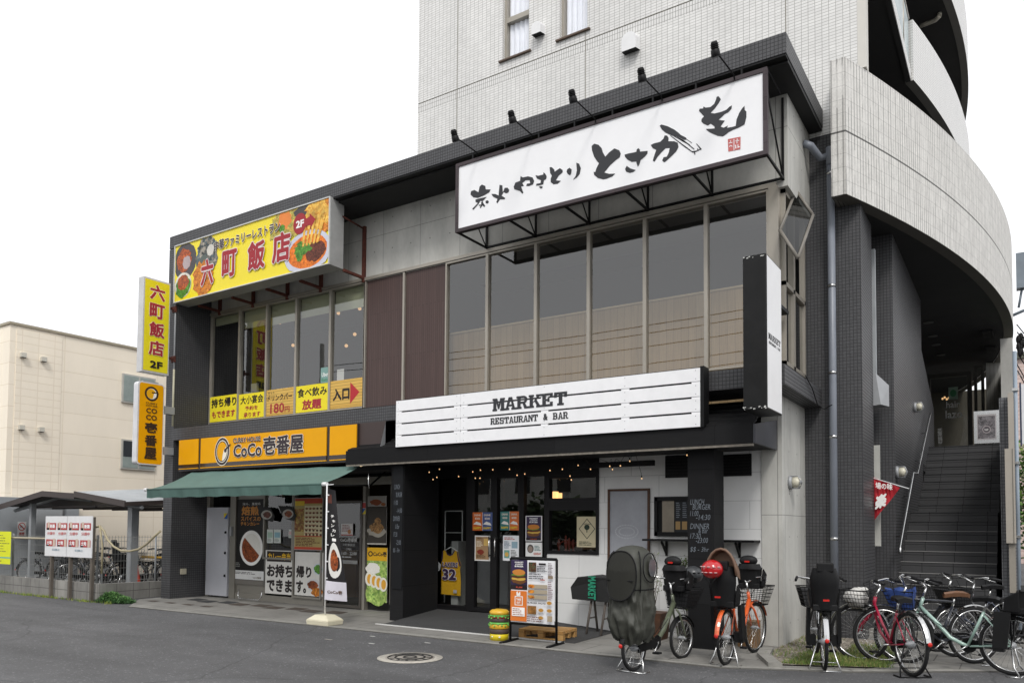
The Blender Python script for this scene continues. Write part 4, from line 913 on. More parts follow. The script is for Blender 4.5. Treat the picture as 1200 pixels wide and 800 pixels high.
# ---- yellow Chinese restaurant sign with food photographs
SY2 = 9.98
YEL = mat('sign_yellow', 'f0dc1c', .4, var=.02); RED = P('a02c34'); WH = P('f4f2ee'); OUT = P('dcd2d0')
a, b_ = onY(206.5, 289.5, SY2), onY(385.6, 308.5, SY2); x0, x1, z1, z0 = a.x, b_.x, a.z, b_.z
S = thing('food_photo_sign', 'wide yellow sign with dark red characters and photographs of noodles and dishes', 'sign', (x0, SY2, z0))
g = MB(); g.box(x0 - .02, x1 + .02, SY2, SY2 + .34, z0 - .02, z1 + .02, mat('sign_box_grey', 'a8a8a6', .4, metal=.1)); g.build('box', S, .004)
def U2(px, py): p = onY(px, py, SY2); return ((p.x - x0) / (x1 - x0), (p.z - z0) / (z1 - z0))
pn = Panel((x0, SY2 - .004, z0), (x1 - x0, 0, 0), (0, 0, z1 - z0), .0007)
pn.rect(0, 0, 1, 1, YEL)
MEAT = speckle('food_meat', '8a3a22', 'd0682e', '5a2c20', 60); DISH = mat('dark_dish', '3a3436', .4, var=.3); FRY = speckle('food_fried', 'c8651a', 'e89a34', '9c4a18', 45); GRN = speckle('food_green', '3c7a28', '6aa53a', '2c5a22', 60)
SOUP = speckle('food_soup', 'e2701e', 'ee8a2c', 'd8581a', 60); MINCE = speckle('food_mince', '5a2a1c', '7a3f2a', '3c1c14', 60); NOOD = speckle('food_noodle', 'e8a83a', 'f2c860', 'd08a28', 30); SALAD = speckle('food_salad', 'b9c26a', 'e0b050', '7a9a44', 50); BOTT = speckle('food_bottles', '5a6a70', '3a3f3c', 'b0a89a', 18)
def clipb(pn, u, v, ru, rv, m, seed, j=.12):
    rn = random.Random(seed); n = 26; pn.k += 1
    pn.mb.poly([pn.at(min(.998, max(.002, u + ru * (1 + rn.uniform(-j, j)) * math.cos(2 * math.pi * i / n))), min(.995, max(.005, v + rv * (1 + rn.uniform(-j, j)) * math.sin(2 * math.pi * i / n)))) for i in range(n)], m)
clipb(pn, *U2(217, 306), .085, .33, DISH, 1, .04); clipb(pn, *U2(216, 305), .055, .2, MEAT, 2); clipb(pn, .085, .66, .03, .12, mat('food_rice', 'b0a0a0', .5), 9)
clipb(pn, *U2(243, 299), .075, .36, BOTT, 3, .2); clipb(pn, *U2(239, 309), .03, .16, mat('bottle_green', '46524a', .3), 32, .05); clipb(pn, *U2(247, 293), .025, .1, mat('jar_white', 'c8c4ba', .3), 33, .05)
clipb(pn, *U2(215, 334), .062, .22, P('d8d4c8'), 4, .02); clipb(pn, *U2(215, 336), .055, .19, GRN, 5); clipb(pn, *U2(215, 331), .042, .13, MEAT, 6)
clipb(pn, *U2(238, 327), .075, .30, FRY, 7, .2)
clipb(pn, *U2(336, 263), .11, .27, SALAD, 8, .25); clipb(pn, *U2(334, 259), .04, .14, mat('food_orange', 'e08030', .5), 81, .2); clipb(pn, *U2(331, 268), .018, .06, GRN, 82)
clipb(pn, *U2(367, 247), .1, .25, DISH, 10, .15); clipb(pn, *U2(378, 252), .1, .34, FRY, 11, .2); clipb(pn, *U2(372, 250), .07, .26, NOOD, 12, .25)
pn.k += 1
bu, bv = U2(361, 294)
clipb(pn, bu, bv - .02, .135, .34, P('c9cbd8'), 13, .0); clipb(pn, bu, bv - .01, .112, .26, SOUP, 14, .02); clipb(pn, bu + .045, bv - .04, .055, .15, MINCE, 15); clipb(pn, bu - .03, bv + .05, .05, .1, GRN, 16, .35); clipb(pn, bu - .045, bv - .04, .02, .09, GRN, 17, .3)
for k in range(5): uu = bu - .03 + .02 * k; pn.k += 1; pn.mb.face([pn.at(uu, bv + .08), pn.at(uu + .012, bv + .08), pn.at(uu + .022 + .008 * k, bv + .5), pn.at(uu + .008 + .006 * k, bv + .5)], NOOD)
ar = [U2(*p) for p in ((362, 252), (366, 250), (366, 247), (371, 254), (366, 263), (366, 260), (361, 262))]
pn.disc(*U2(352.5, 262.5), .038, .165, RED); pn.poly([U2(358, 258), U2(364, 254), U2(364, 250.5), U2(371, 257), U2(365, 268), U2(365, 264), U2(358, 266)], RED)
ru, rv = U2(348, 268.5); ru2, rv2 = U2(357.5, 257); pn.text('2F', ru, rv, ru2, rv2, WH, .03)
# characters (maroon with pale outline)
for ch, (cx, cy), wpx, hh in (('六', (244, 319), 16, .46), ('町', (270, 309), 18, .46), ('飯', (301.5, 299.5), 20, .48), ('店', (331, 290), 20, .48)):
    u_, v_ = U2(cx, cy); du = wpx / 182.0; 
    pn.text(ch, u_ - du / 2 - .004, v_ - hh / 2 - .015, u_ + du / 2 + .004, v_ + hh / 2 + .015, OUT, .06)
    pn.text(ch, u_ - du / 2, v_ - hh / 2, u_ + du / 2, v_ + hh / 2, RED, .028)
u0, v0 = U2(252, 291); u1, v1 = U2(330, 267)
vb = (U2(290, 277)[1])
pn.text('中華ファミリーレストラン', u0, vb - .10, u1, vb + .085, P('e8e4d8'), .045); pn.text('中華ファミリーレストラン', u0 + .002, vb - .095, u1 - .002, vb + .08, P('3c3038'), .022)
pn.mb.build('printed_face', S)
g = MB(); K = mat('pale_trim', 'cdcdca', .4)
for q in ((x0 - .02, x1 + .02, z1, z1 + .02), (x0 - .02, x1 + .02, z0 - .02, z0), (x0 - .02, x0, z0, z1), (x1, x1 + .02, z0, z1)): g.box(q[0], q[1], SY2 - .03, SY2 - .002, q[2], q[3], K)
g.build('trim', S)
g = MB()
for x in (x0 + .35, x0 + 1.5, x0 + 2.6, x0 + 3.6, x1 + .02): g.box(x - .03, x + .03, YW - .06, YW - .001, z0 - .12, z1 - .25, RUSTB); g.box(x - .025, x + .025, SY2 + .34, YW - .05, z0 - .06, z0 - .01, RUSTB); g.tube([(x, SY2 + .3, z1 - .25), (x, YW - .04, z1 - .3)], .02, RUSTB, 4)
g.build('rusty_bracket', S)

# ---- window stickers of the Chinese restaurant: five panels
data = [(248.5, 276.5), (281.5, 310.5), (313.5, 345.5), (348.5, 385.5), (388.5, 426)]
zs0, zs1 = 3.75, None
BLK = P('262224'); MAR = P('a8323c'); PINE = boards('sticker_wood', 'e0b860', 'd4a850', .06, False)
top = [(248.5, 465), (281.5, 462), (313.5, 457), (348.5, 452.5), (388.5, 446.5)]
labs = ['yellow window panel reading take away, leftmost under the second floor windows', 'yellow window panel with banquet wording in small red lines', 'wood grained window panel with the 180 yen drink bar price', 'yellow window panel with all you can eat characters in black and red', 'wood grained window panel with the entrance characters and a red arrow']
for i, (xa_, xb_) in enumerate(data):
    A = onY(xa_, top[i][1], YW - .03).z; X0, X1 = xs[i] + .03, xs[i + 1] - .03
    pn = Panel((X0, YW - .012, 3.93), (X1 - X0, 0, 0), (0, 0, A - 3.93)); pn.rect(0, 0, 1, 1, PINE if i in (2, 4) else P('f2e030'))
    if i == 0: pn.text('持ち帰り', .05, .55, .97, .92, BLK, .03); pn.text('もできます', .08, .14, .93, .42, MAR, .03)
    if i == 1: pn.text('大小宴会', .06, .58, .95, .92, BLK, .02); pn.text('予約を', .25, .32, .75, .50, MAR, .02); pn.text('承ります', .2, .04, .85, .24, MAR, .02)
    if i == 2: pn.text('セット', .05, .83, .3, .93, BLK, .01); pn.text('ドリンクバー', .05, .56, .93, .80, BLK, .02); pn.text('180', .15, .08, .66, .46, MAR, .015); pn.text('円', .68, .08, .85, .3, MAR, .01)
    if i == 3: pn.text('食べ飲み', .04, .56, .96, .9, BLK, .02); pn.text('放題', .2, .08, .8, .46, MAR, .03)
    if i == 4: pn.text('入口', .08, .28, .6, .72, BLK, .035); pn.poly([(.62, .12), (.62, .88), (.9, .5)], P('b83038'))
    o = pn.mb.build('window_panel'); tag(o, labs[i], 'window sticker', 'advertising panels on the second floor glass')
pn = ypanel(YW - .012, 376, 431, 386, 448); pn.rect(0, 0, 1, 1, P('7fa39c')); pn.text('Uber', .12, .42, .85, .68, WH, .01); pn.text('Eats', .12, .12, .8, .32, P('3c8a5a'), .01)
tag(pn.mb.build('delivery_sticker'), 'small green and white delivery sticker on the second floor window', 'sticker')
pn = ypanel(YW + .06, 395, 433, 403, 447); pn.rect(0, 0, 1, 1, P('e6e6e0')); tag(pn.mb.build('paper_note'), 'blank white paper note inside the second floor window beside the delivery sticker', 'paper note')

# ---- curry house fascia sign
CY_ = 10.0
AMB = mat('amber_sign', 'e8a400', .5, var=.03, spec=.2); BRN = mat('sign_brown', '2e2623', .4)
a, b_ = onY(211, 513.5, CY_), onY(418, 539.5, CY_); X0, X1, Z1, Z0 = a.x, b_.x, 3.43, onY(211, 551, CY_).z
S = thing('curry_shop_sign', 'long amber curry shop sign with a round logo above the green awning', 'sign', (X0, CY_, Z0))
g = MB(); g.box(X0 - .02, X1 + .02, CY_ + .0, CY_ + .32, Z0 - .02, Z1 + .005, BRN); g.build('box', S)
g = MB()
for xa_, xb_ in ((X0, onY(233, 530, CY_).x), (onY(236, 530, CY_).x, onY(383, 530, CY_).x), (onY(387, 530, CY_).x, X1)):
    h = Z1 - Z0; g.box(xa_, xb_, CY_ - .02, CY_ + .001, Z0 + .18 * h, Z1 - .01, AMB); g.box(xa_, xb_, CY_ - .02, CY_ + .001, Z0 + .02, Z0 + .055 * h, AMB); g.box(xa_, xb_, CY_ - .015, CY_ + .001, Z0 + .055 * h, Z0 + .18 * h, mat('brown_gloss', '33261d', .15))
g.build('face', S)
pn = Panel((X0, CY_ - .022, Z0), (X1 - X0, 0, 0), (0, 0, Z1 - Z0), .0012)
def U3(px, py): p = onY(px, py, CY_); return ((p.x - X0) / (X1 - X0), (p.z - Z0) / (Z1 - Z0))
DG = P('3a3236'); CRM = P('efe8d8')
def logo(pn, u, v, ru, rv):
    pn.disc(u, v, ru, rv, CRM); pn.disc(u, v, ru * .95, rv * .95, DG); pn.disc(u, v, ru * .78, rv * .78, CRM); pn.disc(u, v, ru * .72, rv * .72, DG, n=32); pn.disc(u, v, ru * .66, rv * .66, P('e8a400'))
    pn.poly([(u + ru * .66 * math.cos(t), v + rv * .66 * math.sin(t)) for t in [-1.5 + .2 * k for k in range(11)]] + [(u + ru * .25, v + rv * .1), (u + ru * .1, v - rv * .3)], CRM)
    pn.disc(u + ru * .45, v + rv * .05, ru * .16, rv * .14, DG); pn.poly([(u + ru * .4, v), (u + ru * 1.15, v + rv * .42), (u + ru * 1.1, v + rv * .5), (u + ru * .45, v + rv * .18)], DG)
logo(pn, *U3(261.5, 528.8), .046, .45)
for th, m in ((.05, CRM), (.022, DG)):
    e = .0025 if m is CRM else 0; d = .012 if m is CRM else 0
    a, b_ = U3(275, 536), U3(308.5, 518.5); pn.text('CoCo', a[0] - e, U3(291, 535.2)[1] - d, b_[0] + e, U3(291, 519.6)[1] + d, m, th)
    a, b_ = U3(310, 533), U3(357.5, 508); zlo = U3(333, 533)[1]; zhi = U3(333, 509.5)[1]; pn.text('壱番屋', a[0] - e, zlo - d + .03, b_[0] + e, zhi + d, m, th)
    a, b_ = U3(275, 518.5), U3(307, 512); pn.text('CURRY HOUSE', a[0], U3(291, 518)[1], b_[0], U3(291, 512)[1], DG if m is DG else CRM, .02 if m is DG else .05)
pn.mb.build('sign_lettering', S)
# ---- awning
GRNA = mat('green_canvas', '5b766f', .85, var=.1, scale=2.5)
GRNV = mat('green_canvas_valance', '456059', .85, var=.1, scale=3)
S = thing('green_awning', 'wide green canvas awning pulled out over the curry shop front', 'awning', (-14.9, 10, 2.3))
g = MB(); TLa, TRa, BLa, BRa = Vector((-14.72, 10.05, 2.73)), Vector((-9.78, 10.05, 2.68)), Vector((-14.88, 9.15, 2.32)), Vector((-9.86, 9.2, 2.31))
n = 14
for i in range(n):
    for j in range(5):
        def q(i_, j_):
            u, v = i_ / n, j_ / 5; p = TLa.lerp(TRa, u).lerp(BLa.lerp(BRa, u), v); p.z -= (.05 + .02 * math.sin(u * 5)) * math.sin(math.pi * v) + .008 * math.sin(u * 30); return p
        g.face([q(i, j), q(i, j + 1), q(i + 1, j + 1), q(i + 1, j)], GRNA)
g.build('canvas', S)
g = MB()
n = 60
for i in range(n):
    def q(i_, v): u = i_ / n; p = BLa.lerp(BRa, u); p.z -= .17 * v + .006 * math.sin(u * 60) * v; p.y += (.015 * math.sin(u * 37) + .01 * math.sin(u * 90)) * v - .01; return p
    g.face([q(i, 0), q(i, 1), q(i + 1, 1), q(i + 1, 0)], GRNV)
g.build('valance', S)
g = MB(); g.tube([BLa + Vector((-.02, 0, 0)), BRa + Vector((.02, 0, 0))], .018, GRNV, 8); g.tube([BRa + Vector((.02, 0, .0)), BRa + Vector((.12, 0, .0))], .035, WHITE, 10)
g.tube([BLa + Vector((-.08, 0, 0)), BLa], .035, WHITE, 10); g.tube([BRa + Vector((-.1, .02, -.02)), Vector((-9.9, 10.4, 2.35)), Vector((-9.9, 10.8, 2.62))], .018, BLKM, 6); g.tube([(-14.8, 9.2, 2.3), (-14.8, 10.4, 2.4), (-14.8, 10.8, 2.6)], .018, BLKM, 6); g.build('roller_arms', S)
g = MB(); p = onY(432, 552, 9.95); g.tube([p, p + Vector((0, 0, -.22)), p + Vector((.02, 0, -.3))], .008, STEEL, 6); g.build('crank', S)

# ---- market board
MY = 9.78
a, b_ = onY(464.3, 468.8, MY), onY(820.6, 499, MY); X0, X1 = a.x, b_.x; Z1, Z0 = a.z + .005, 2.93
S = thing('plank_sign', 'white plank sign board with black slab lettering above the black canopy', 'sign', (X0, MY, Z0))
WPL = mat('white_planks', 'f0f0f1', .6, var=.04, scale=5, bump=.1, bscale=30)
h = (Z1 - Z0) / 4; rn = random.Random(2)
for k in range(4):
    g = MB(); z = Z0 + k * h; xm_ = X0 + 1.35; g.box(X0, xm_ - .002, MY, MY + .03, z + .006, z + h - .02, WPL); g.box(xm_ + .002, X1, MY + .001, MY + .03, z + .006, z + h - .02, WPL)
    for x in (X0 + .05, X0 + 1.28, X0 + 1.42, X0 + 2.9, X0 + 4.2, X1 - .06):
        for dz in (.04, h - .05): g.lathe((x, MY - .001, z + dz), [(.006, 0), (.006, -.002)], GREYM, 6, 'Y')
        if k < 3: g.box(x - .06, x + .06, MY + .008, MY + .03, z + h - .02, z + h + .006, WPL)
    g.build('plank', S)
g = MB(); g.box(X0 + .02, X1, MY + .03, MY + .13, Z0, Z1 - .005, BLKM); g.box(X1, X1 + .05, MY + .0, MY + .2, Z0, Z1, BLKM); g.build('back_frame', S)
# slab-serif lettering built from strokes on a 10 x 10 body
def slab(ch):
    S_ = {'M': [(0, 0, 3.6, 1.6), (.7, 0, 2.9, 10), (0, 8.4, 3.6, 10), (6.9, 0, 10.5, 1.6), (7.6, 0, 9.9, 10), (6.9, 8.4, 10.5, 10), 'P', [(2.2, 10), (4, 10), (5.3, 5.2), (6.6, 10), (8.3, 10), (5.9, 1.5), (4.6, 1.5)]],
     'A': [(0, 0, 3.8, 1.6), (6.2, 0, 10, 1.6), (2.4, 2.8, 7.6, 4.2), 'P', [(1, 1), (3, 1), (5.3, 8), (6.9, 1), (9.1, 1), (6.6, 10), (3.4, 10)]],
     'R': [(0, 0, 4, 1.6), (0, 8.4, 3, 10), (.8, 0, 3.1, 10), (3, 8.2, 6.4, 10), (3, 4, 6.2, 5.6), (7.6, 0, 10.2, 1.6), 'P', [(6, 10), (8, 9.4), (9, 8), (9, 6.2), (8, 4.6), (6, 4), (6, 5.6), (6.7, 6.2), (6.7, 7.8), (6, 8.2)], 'P', [(5, 4.6), (7, 4.6), (9.3, .6), (9, 0), (6.6, 0)]],
     'K': [(0, 0, 3.9, 1.6), (0, 8.4, 3.9, 10), (.8, 0, 3.1, 10), (6.2, 8.4, 10, 10), (6.4, 0, 10.4, 1.6), 'P', [(3, 3.6), (7, 9), (9.3, 9), (5.6, 5)], 'P', [(4.4, 5.4), (6, 6.6), (9.8, .8), (7, .8)]],
     'E': [(0, 0, 9, 1.7), (0, 8.3, 9, 10), (.9, 0, 3.3, 10), (3, 4.2, 6, 5.7), (7.2, 0, 9, 3.4), (7.2, 6.6, 9, 10), (5.2, 3.4, 6.3, 6.6)],
     'T': [(0, 8.2, 10, 10), (0, 6, 1.7, 10), (8.3, 6, 10, 10), (3.8, 0, 6.2, 10), (2.6, 0, 7.4, 1.6)],
     'S': [(1, 8.3, 8.6, 10), (1, 0, 8.6, 1.7), (.4, 5, 2.8, 9.2), (6.6, .8, 9, 5.2), (1.4, 4.3, 8, 5.9), (7, 6.6, 8.8, 10), (.3, 0, 2.1, 3.3)],
     'U': [(0, 8.4, 3.8, 10), (6.2, 8.4, 10, 10), (.8, 1.2, 3.1, 10), (6.9, 1.2, 9.2, 10), (1.6, 0, 8.4, 1.8)],
     'N': [(0, 0, 3.6, 1.6), (.7, 0, 2.7, 10), (0, 8.4, 3, 10), (6.6, 8.4, 10, 10), (7.3, 0, 9.3, 10), 'P', [(1.6, 10), (4, 10), (8.6, 2.4), (9.3, 0), (7, 0)]],
     'B': [(0, 0, 6.6, 1.6), (0, 8.4, 6.2, 10), (.8, 0, 3.1, 10), (3, 4.3, 7, 5.8), (6.3, 5.2, 8.5, 9.2), (6.7, .8, 9, 4.9)]}
    return S_[ch]
def slabword(pn, word, u0, v0, u1, v1, m):
    n = len(word); cw = (u1 - u0) / n; pn.k += 1
    for i, ch in enumerate(word):
        if ch == ' ': continue
        if ch == '&': text(pn.mb, '&', pn.at(u0 + cw * (i + .05), v0), pn.U * cw * .9, pn.V * (v1 - v0), m, .03); continue
        f = lambda a, b_: pn.at(u0 + cw * (i + .01 + a / 10.5 * .99), v0 + (v1 - v0) * b_ / 10)
        pf = False; pn.k += .25
        for q in slab(ch):
            if q == 'P': continue
            if isinstance(q, list): pn.mb.poly([f(*p) for p in q], m)
            else: pn.mb.face([f(q[0] - .3, q[1]), f(q[2] + .3, q[1]), f(q[2] + .3, q[3]), f(q[0] - .3, q[3])], m)
            pn.k += .12
        pn.k -= .12 * len(slab(ch)) + .25
pn = Panel((X0, MY - .002, Z0), (X1 - X0, 0, 0), (0, 0, Z1 - Z0), .0012)
def U4(px, py): p = onY(px, py, MY); return ((p.x - X0) / (X1 - X0), (p.z - Z0) / (Z1 - Z0))
a, b_ = U4(577.5, 482), U4(665, 458.3); va, vb_ = U4(621, 477.9)[1], U4(621, 462.7)[1]; slabword(pn, 'MARKET', a[0], va, b_[0], vb_, INK)
a, b_ = U4(575, 497.6), U4(666, 490); va, vb_ = U4(620, 493.8)[1], U4(620, 486)[1]; slabword(pn, 'RESTAURANT & BAR', a[0], va, b_[0], vb_, INK)
pn.mb.build('slab_lettering', S)

# ---- box sign hung at the corner
S = thing('corner_box_sign', 'tall black and white box sign hung at the corner beside the big windows', 'sign', (-2.6, 9.6, 3.03))
g = MB(); g.box(-2.755, -2.475, 9.29, 9.99, 3.03, 4.90, mat('scuffed_black_box', '151515', .4, var=.4, scale=5, spec=.25)); g.build('box', S, .008)
pn = Panel((-2.472, 9.31, 3.05), (0, .66, 0), (0, 0, 1.83), .0012); pn.rect(0, 0, 1, 1, mat('sign_white_side', 'ececec', .35, var=.03))
slabword(pn, 'MARKET', .08, .455, .92, .495, INK); slabword(pn, 'RESTAURANT & BAR', .1, .425, .9, .442, INK); pn.mb.build('side_face', S)
g = MB(); WHF = mat('flaked_paint', 'cfcfca', .7)
rn = random.Random(4)
for k in range(26):
    x = -2.755 + .28 * rn.random(); z = 3.035 + .03 * rn.random() if k % 3 else 4.87 + .02 * rn.random(); s = .004 + .008 * rn.random(); g.poly([(x + s * math.cos(a) * rn.uniform(.5, 1.5), 9.2885, z + s * math.sin(a) * rn.uniform(.4, 1)) for a in (0, 1, 2, 3, 4, 5)], WHF)
g.build('paint_flakes', S)
g = MB(); g.box(-2.70, -2.55, 9.99, 10.03, 3.5, 3.62, BLKM); g.box(-2.70, -2.6, 9.99, YW, 4.55, 4.6, BLKM); g.build('bracket', S)

# ---- two projecting signs at the left pier
X_ = -15.34
S = thing('red_character_sign', 'tall yellow projecting sign with four red characters and 2F on the left pier', 'sign', (X_, 9.5, 4.82))
g = MB(); g.box(X_ - .19, X_, 9.23, 9.85, 4.82, 6.84, mat('sign_box_pale', 'c9c9c9', .4)); g.build('box', S, .006)
pn = Panel((X_ + .003, 9.26, 4.86), (0, .56, 0), (0, 0, 1.94), .0012); pn.rect(0, 0, 1, 1, P('ecdc24'))
for i, ch in enumerate('六町飯店'):
    v = .79 - i * .205; hh = .165
    pn.text(ch, .18, v - .003, .84, v + hh + .003, P('f2e8c0'), .055); pn.text(ch, .2, v, .82, v + hh, MAR, .028)
pn.text('2F', .26, .035, .78, .115, BLK, .03); pn.mb.build('printed_face', S)
g = MB()
for z in (5.2, 6.3): g.box(X_ - .12, X_ - .06, 9.85, 10.03, z, z + .05, RUSTB); g.box(X_ - .15, X_ - .03, 9.99, 10.03, z - .04, z + .09, RUSTB)
g.build('bracket', S)
S = thing('curry_projecting_sign', 'tall amber curry shop sign with round logo, lower of the two at the left pier', 'sign', (X_, 9.4, 2.87))
def rr(y0, y1, z0, z1, r, n=5):
    out = []
    for cy_, cz, a0 in ((y1 - r, z0 + r, -90), (y1 - r, z1 - r, 0), (y0 + r, z1 - r, 90), (y0 + r, z0 + r, 180)):
        for k in range(n + 1): a = R(a0 + 90 * k / n); out.append((cy_ + r * math.cos(a), cz + r * math.sin(a)))
    return out
q = rr(9.17, 9.76, 2.865, 4.61, .07); g = MB(); PW = mat('rounded_case_white', 'd2d2d4', .35)
for (y0, z0), (y1, z1) in zip(q, q[1:] + q[:1]): g.face([(X_ - .16, y0, z0), (X_, y0, z0), (X_, y1, z1), (X_ - .16, y1, z1)], PW)
g.poly([(X_, y, z) for y, z in q], PW); g.poly([(X_ - .16, y, z) for y, z in q], PW); g.box(X_ - .12, X_ - .04, 9.3, 9.65, 4.61, 4.64, GREYM); g.box(X_ - .12, X_ - .04, 9.3, 9.65, 2.83, 2.865, GREYM); g.build('case', S)
q = rr(9.2, 9.74, 2.89, 4.585, .05); g = MB(); g.poly([(X_ + .003, y, z) for y, z in q], AMB); g.build('face', S)
pn = Panel((X_ + .004, 9.2, 2.89), (0, .54, 0), (0, 0, 1.695), .0009); DB = P('3a2a20')
pn.disc(.5, .875, .29, .092, DB); pn.disc(.5, .875, .21, .067, P('efe6d0')); pn.disc(.48, .875, .19, .062, P('e9ac14')); pn.poly([(.55, .82), (.69, .84), (.70, .9), (.6, .88)], WH); pn.poly([(.5, .885), (.8, .885), (.78, .897), (.5, .9)], DB)
pn.text('CURRY', .27, .742, .75, .767, DB, .01); pn.text('HOUSE', .27, .712, .75, .735, DB, .01)
pn.text('CO', .28, .63, .74, .695, DB, .02); pn.text('CO', .28, .545, .74, .61, DB, .02)
for i, ch in enumerate('壱番屋'): pn.text(ch, .25, .385 - i * .165, .76, .515 - i * .155, DB, .03)
pn.mb.build('sign_lettering', S)
g = MB()
for z in (3.12, 4.0): g.box(X_ - .14, X_ - .02, 9.76, 10.03, z, z + .16, GREYM)
g.build('bracket', S)
g = MB(); g.tube([(-15.41, 10.02, 3.9), (-15.41, 10.02, 7.4)], .018, GREYM, 6); g.tube([(-15.41, 10.02, 3.75), (-15.41, 10.02, 5.0)], .024, mat('cream_duct', 'b8b49c', .5), 6); g.build('conduit', B)

# ================================================================== posters and small signs at the curry shop
PY_ = YW - .03
# tall black curry poster
def poster(name, label, cat, x0, y0, x1, y1, Y=PY_, th=.012, group=None, frame=None):
    pn = ypanel(Y, x0, y0, x1, y1, .0007); pn.name, pn.label, pn.cat, pn.group, pn.th, pn.frame = name, label, cat, group, th, frame; return pn
def finish(pn):
    O, U, V = pn.O, pn.U, pn.V; e = .012 if pn.frame else 0
    t = thing(pn.name, pn.label, pn.cat, tuple(O), pn.group)
    g = MB(); g.box(O.x - e, O.x + U.x + e, O.y + .001, O.y + pn.th, O.z - e, O.z + V.z + e, pn.frame or P('d8d8d4')); g.build('backing', t)
    pn.mb.build('print', t); return t
CURR = speckle('food_curry', '7a3c18', 'a8562a', '4c2410', 40); RICE = mat('food_rice_white', 'e6e4dc', .5, var=.08, scale=60)
pn = poster('curry_poster', 'tall black poster with a white plate of curry and orange characters by the pale door', 'poster', 276, 585, 309, 686, YW + .03, group=None)
pn.rect(0, 0, 1, 1, P('1a1715')); OR_ = P('cf8a3a')
pn.text('深み、重層系', .25, .93, .85, .96, WH, 0); pn.text('焙煎', .22, .81, .80, .92, OR_, .03); pn.text('スパイスの', .2, .745, .86, .80, OR_, .02); pn.text('チキンカレー', .2, .69, .82, .735, OR_, .02)
pn.disc(.57, .43, .38, .205, WH, n=40); pn.disc(.57, .43, .31, .168, RICE, n=40); pn.poly([(.57 + .31 * math.cos(t), .43 + .168 * math.sin(t)) for t in [2.35 + .19 * k for k in range(19)]], CURR)
pn.lines(.05, .2, .25, .26, 3, P('8a8a86')); pn.rect(0, .06, 1, .165, P('dcdcda')); pn.lines(.06, .12, .9, .15, 2, P('5a5a58')); pn.text('CoCo壱番屋', .65, .075, .92, .1, P('5a4a30'), .01); pn.rect(0, 0, 1, .055, P('77736c'))
finish(pn)
g = MB(); a = onY(280, 690, 10.7); b_ = onY(307, 697, 10.7); g.tube([(a.x, 10.7, .25), (a.x, 10.68, .12), (a.x + .06, 10.66, .06), (b_.x - .06, 10.66, .06), (b_.x, 10.68, .12), (b_.x, 10.7, .25)], .012, STEEL, 6)
tag(g.build('poster_stand_hoop'), 'bent steel hoop foot standing below the black curry poster', 'stand')
# take-away panels
pn = poster('takeaway_panel', 'white window panel with large black take away characters under a dark lunch box label', 'window sign', 311.5, 644, 343, 697, YW - .005)
pn.rect(0, 0, 1, 1, P('e2e0da')); pn.rect(.05, .74, .93, .98, P('2b2420')); pn.text('カレー弁当', .09, .78, .9, .94, P('e8b81c'), .02); DK = P('2c2624')
pn.text('お持ち', .06, .38, .99, .68, DK, .035); pn.text('できま', .06, .05, .97, .34, DK, .035); finish(pn)
pn = poster('takeaway_panel', 'white window panel with the second half of the take away wording and three pictured dishes', 'window sign', 346, 646, 378, 699, YW - .005)
pn.rect(0, 0, 1, 1, P('e2e0da')); pn.text('帰り', .05, .40, .60, .68, DK, .035); pn.text('す。', .05, .05, .42, .34, DK, .035)
pn.disc(.83, .62, .17, .13, P('cfd8dc')); pn.blob(.83, .62, .13, .1, GRN); pn.disc(.68, .26, .24, .14, P('d8d8d8')); pn.blob(.66, .25, .18, .1, CURR); pn.blob(.8, .1, .2, .1, FRY, seed=5); finish(pn)
# upper window contents
pn = poster('hanging_menu_board', 'tall red and yellow menu board with rows of small dishes beside the banner', 'menu board', 346, 584, 377, 644, YW - .06, frame=mat('silver_frame', 'a8a6a2', .4, metal=.3))
pn.rect(0, 0, 1, 1, P('b8a468')); pn.rect(0, .9, 1, 1, P('b4442c')); pn.rect(.0, .86, .35, .95, P('e8c63a')); pn.rect(0, 0, 1, .05, P('c04a30')); pn.rect(0, .25, 1, .27, P('b84a30')); pn.rect(.36, .27, 1, .86, P('d8cda8')); pn.rect(.0, .35, .34, .8, speckle('menu_photo', 'a8863c', '8a4a28', 'c8b05a', 30))
for r_i in range(7):
    for c_i in range(5): pn.disc(.44 + c_i * .13, .80 - r_i * .085, .045, .022, P('5a3a24'), up=0 if (r_i or c_i) else 1, n=10)
pn.lines(.38, .28, .98, .84, 7, P('9a5a3c'), .2); pn.lines(.05, .06, .95, .24, 6, P('6a3a22'), .5); finish(pn)
for i, (x0, y0, x1, y1, m1, lb) in enumerate(((313, 620, 320, 636, 'a9c4b4', 'pale green leaflet on the glass above the take away panel'), (321, 620, 329, 636, '8fb7c4', 'blue leaflet on the glass next to the pale green leaflet'), (338.5, 620, 343, 630, 'd8b8b8', 'narrow pink and white notice at the edge of the curry shop glass'))):
    pn = ypanel(YW - .005, x0, y0, x1, y1); pn.rect(0, 0, 1, 1, P('d6dcd6')); pn.rect(.1, .4, .9, .8, P(m1)); pn.lines(.1, .1, .9, .35, 3, P('7a8a84')); tag(pn.mb.build('leaflet'), lb, 'leaflet')
for i, (cx, cy) in enumerate(((312, 602), (337, 601))):
    pn = ypanel(YW - .08, cx - 11, cy - 9, cx + 10, cy + 9); pn.poly([(0, 1), (.75, .9), (1, .35), (.9, .0), (.5, .1), (.25, .3)], P('1c1a19')); pn.disc(.55, .45, .3, .3, P('b9b6ae')); pn.blob(.58, .45, .2, .2, CURR if i else MINCE)
    tag(pn.mb.build('hanging_food_cutout'), ['left black cut-out with a curry plate hanging over the shop window', 'right black cut-out with a curry plate hanging over the shop window'][i], 'cut-out', 'hanging plate cut-outs')
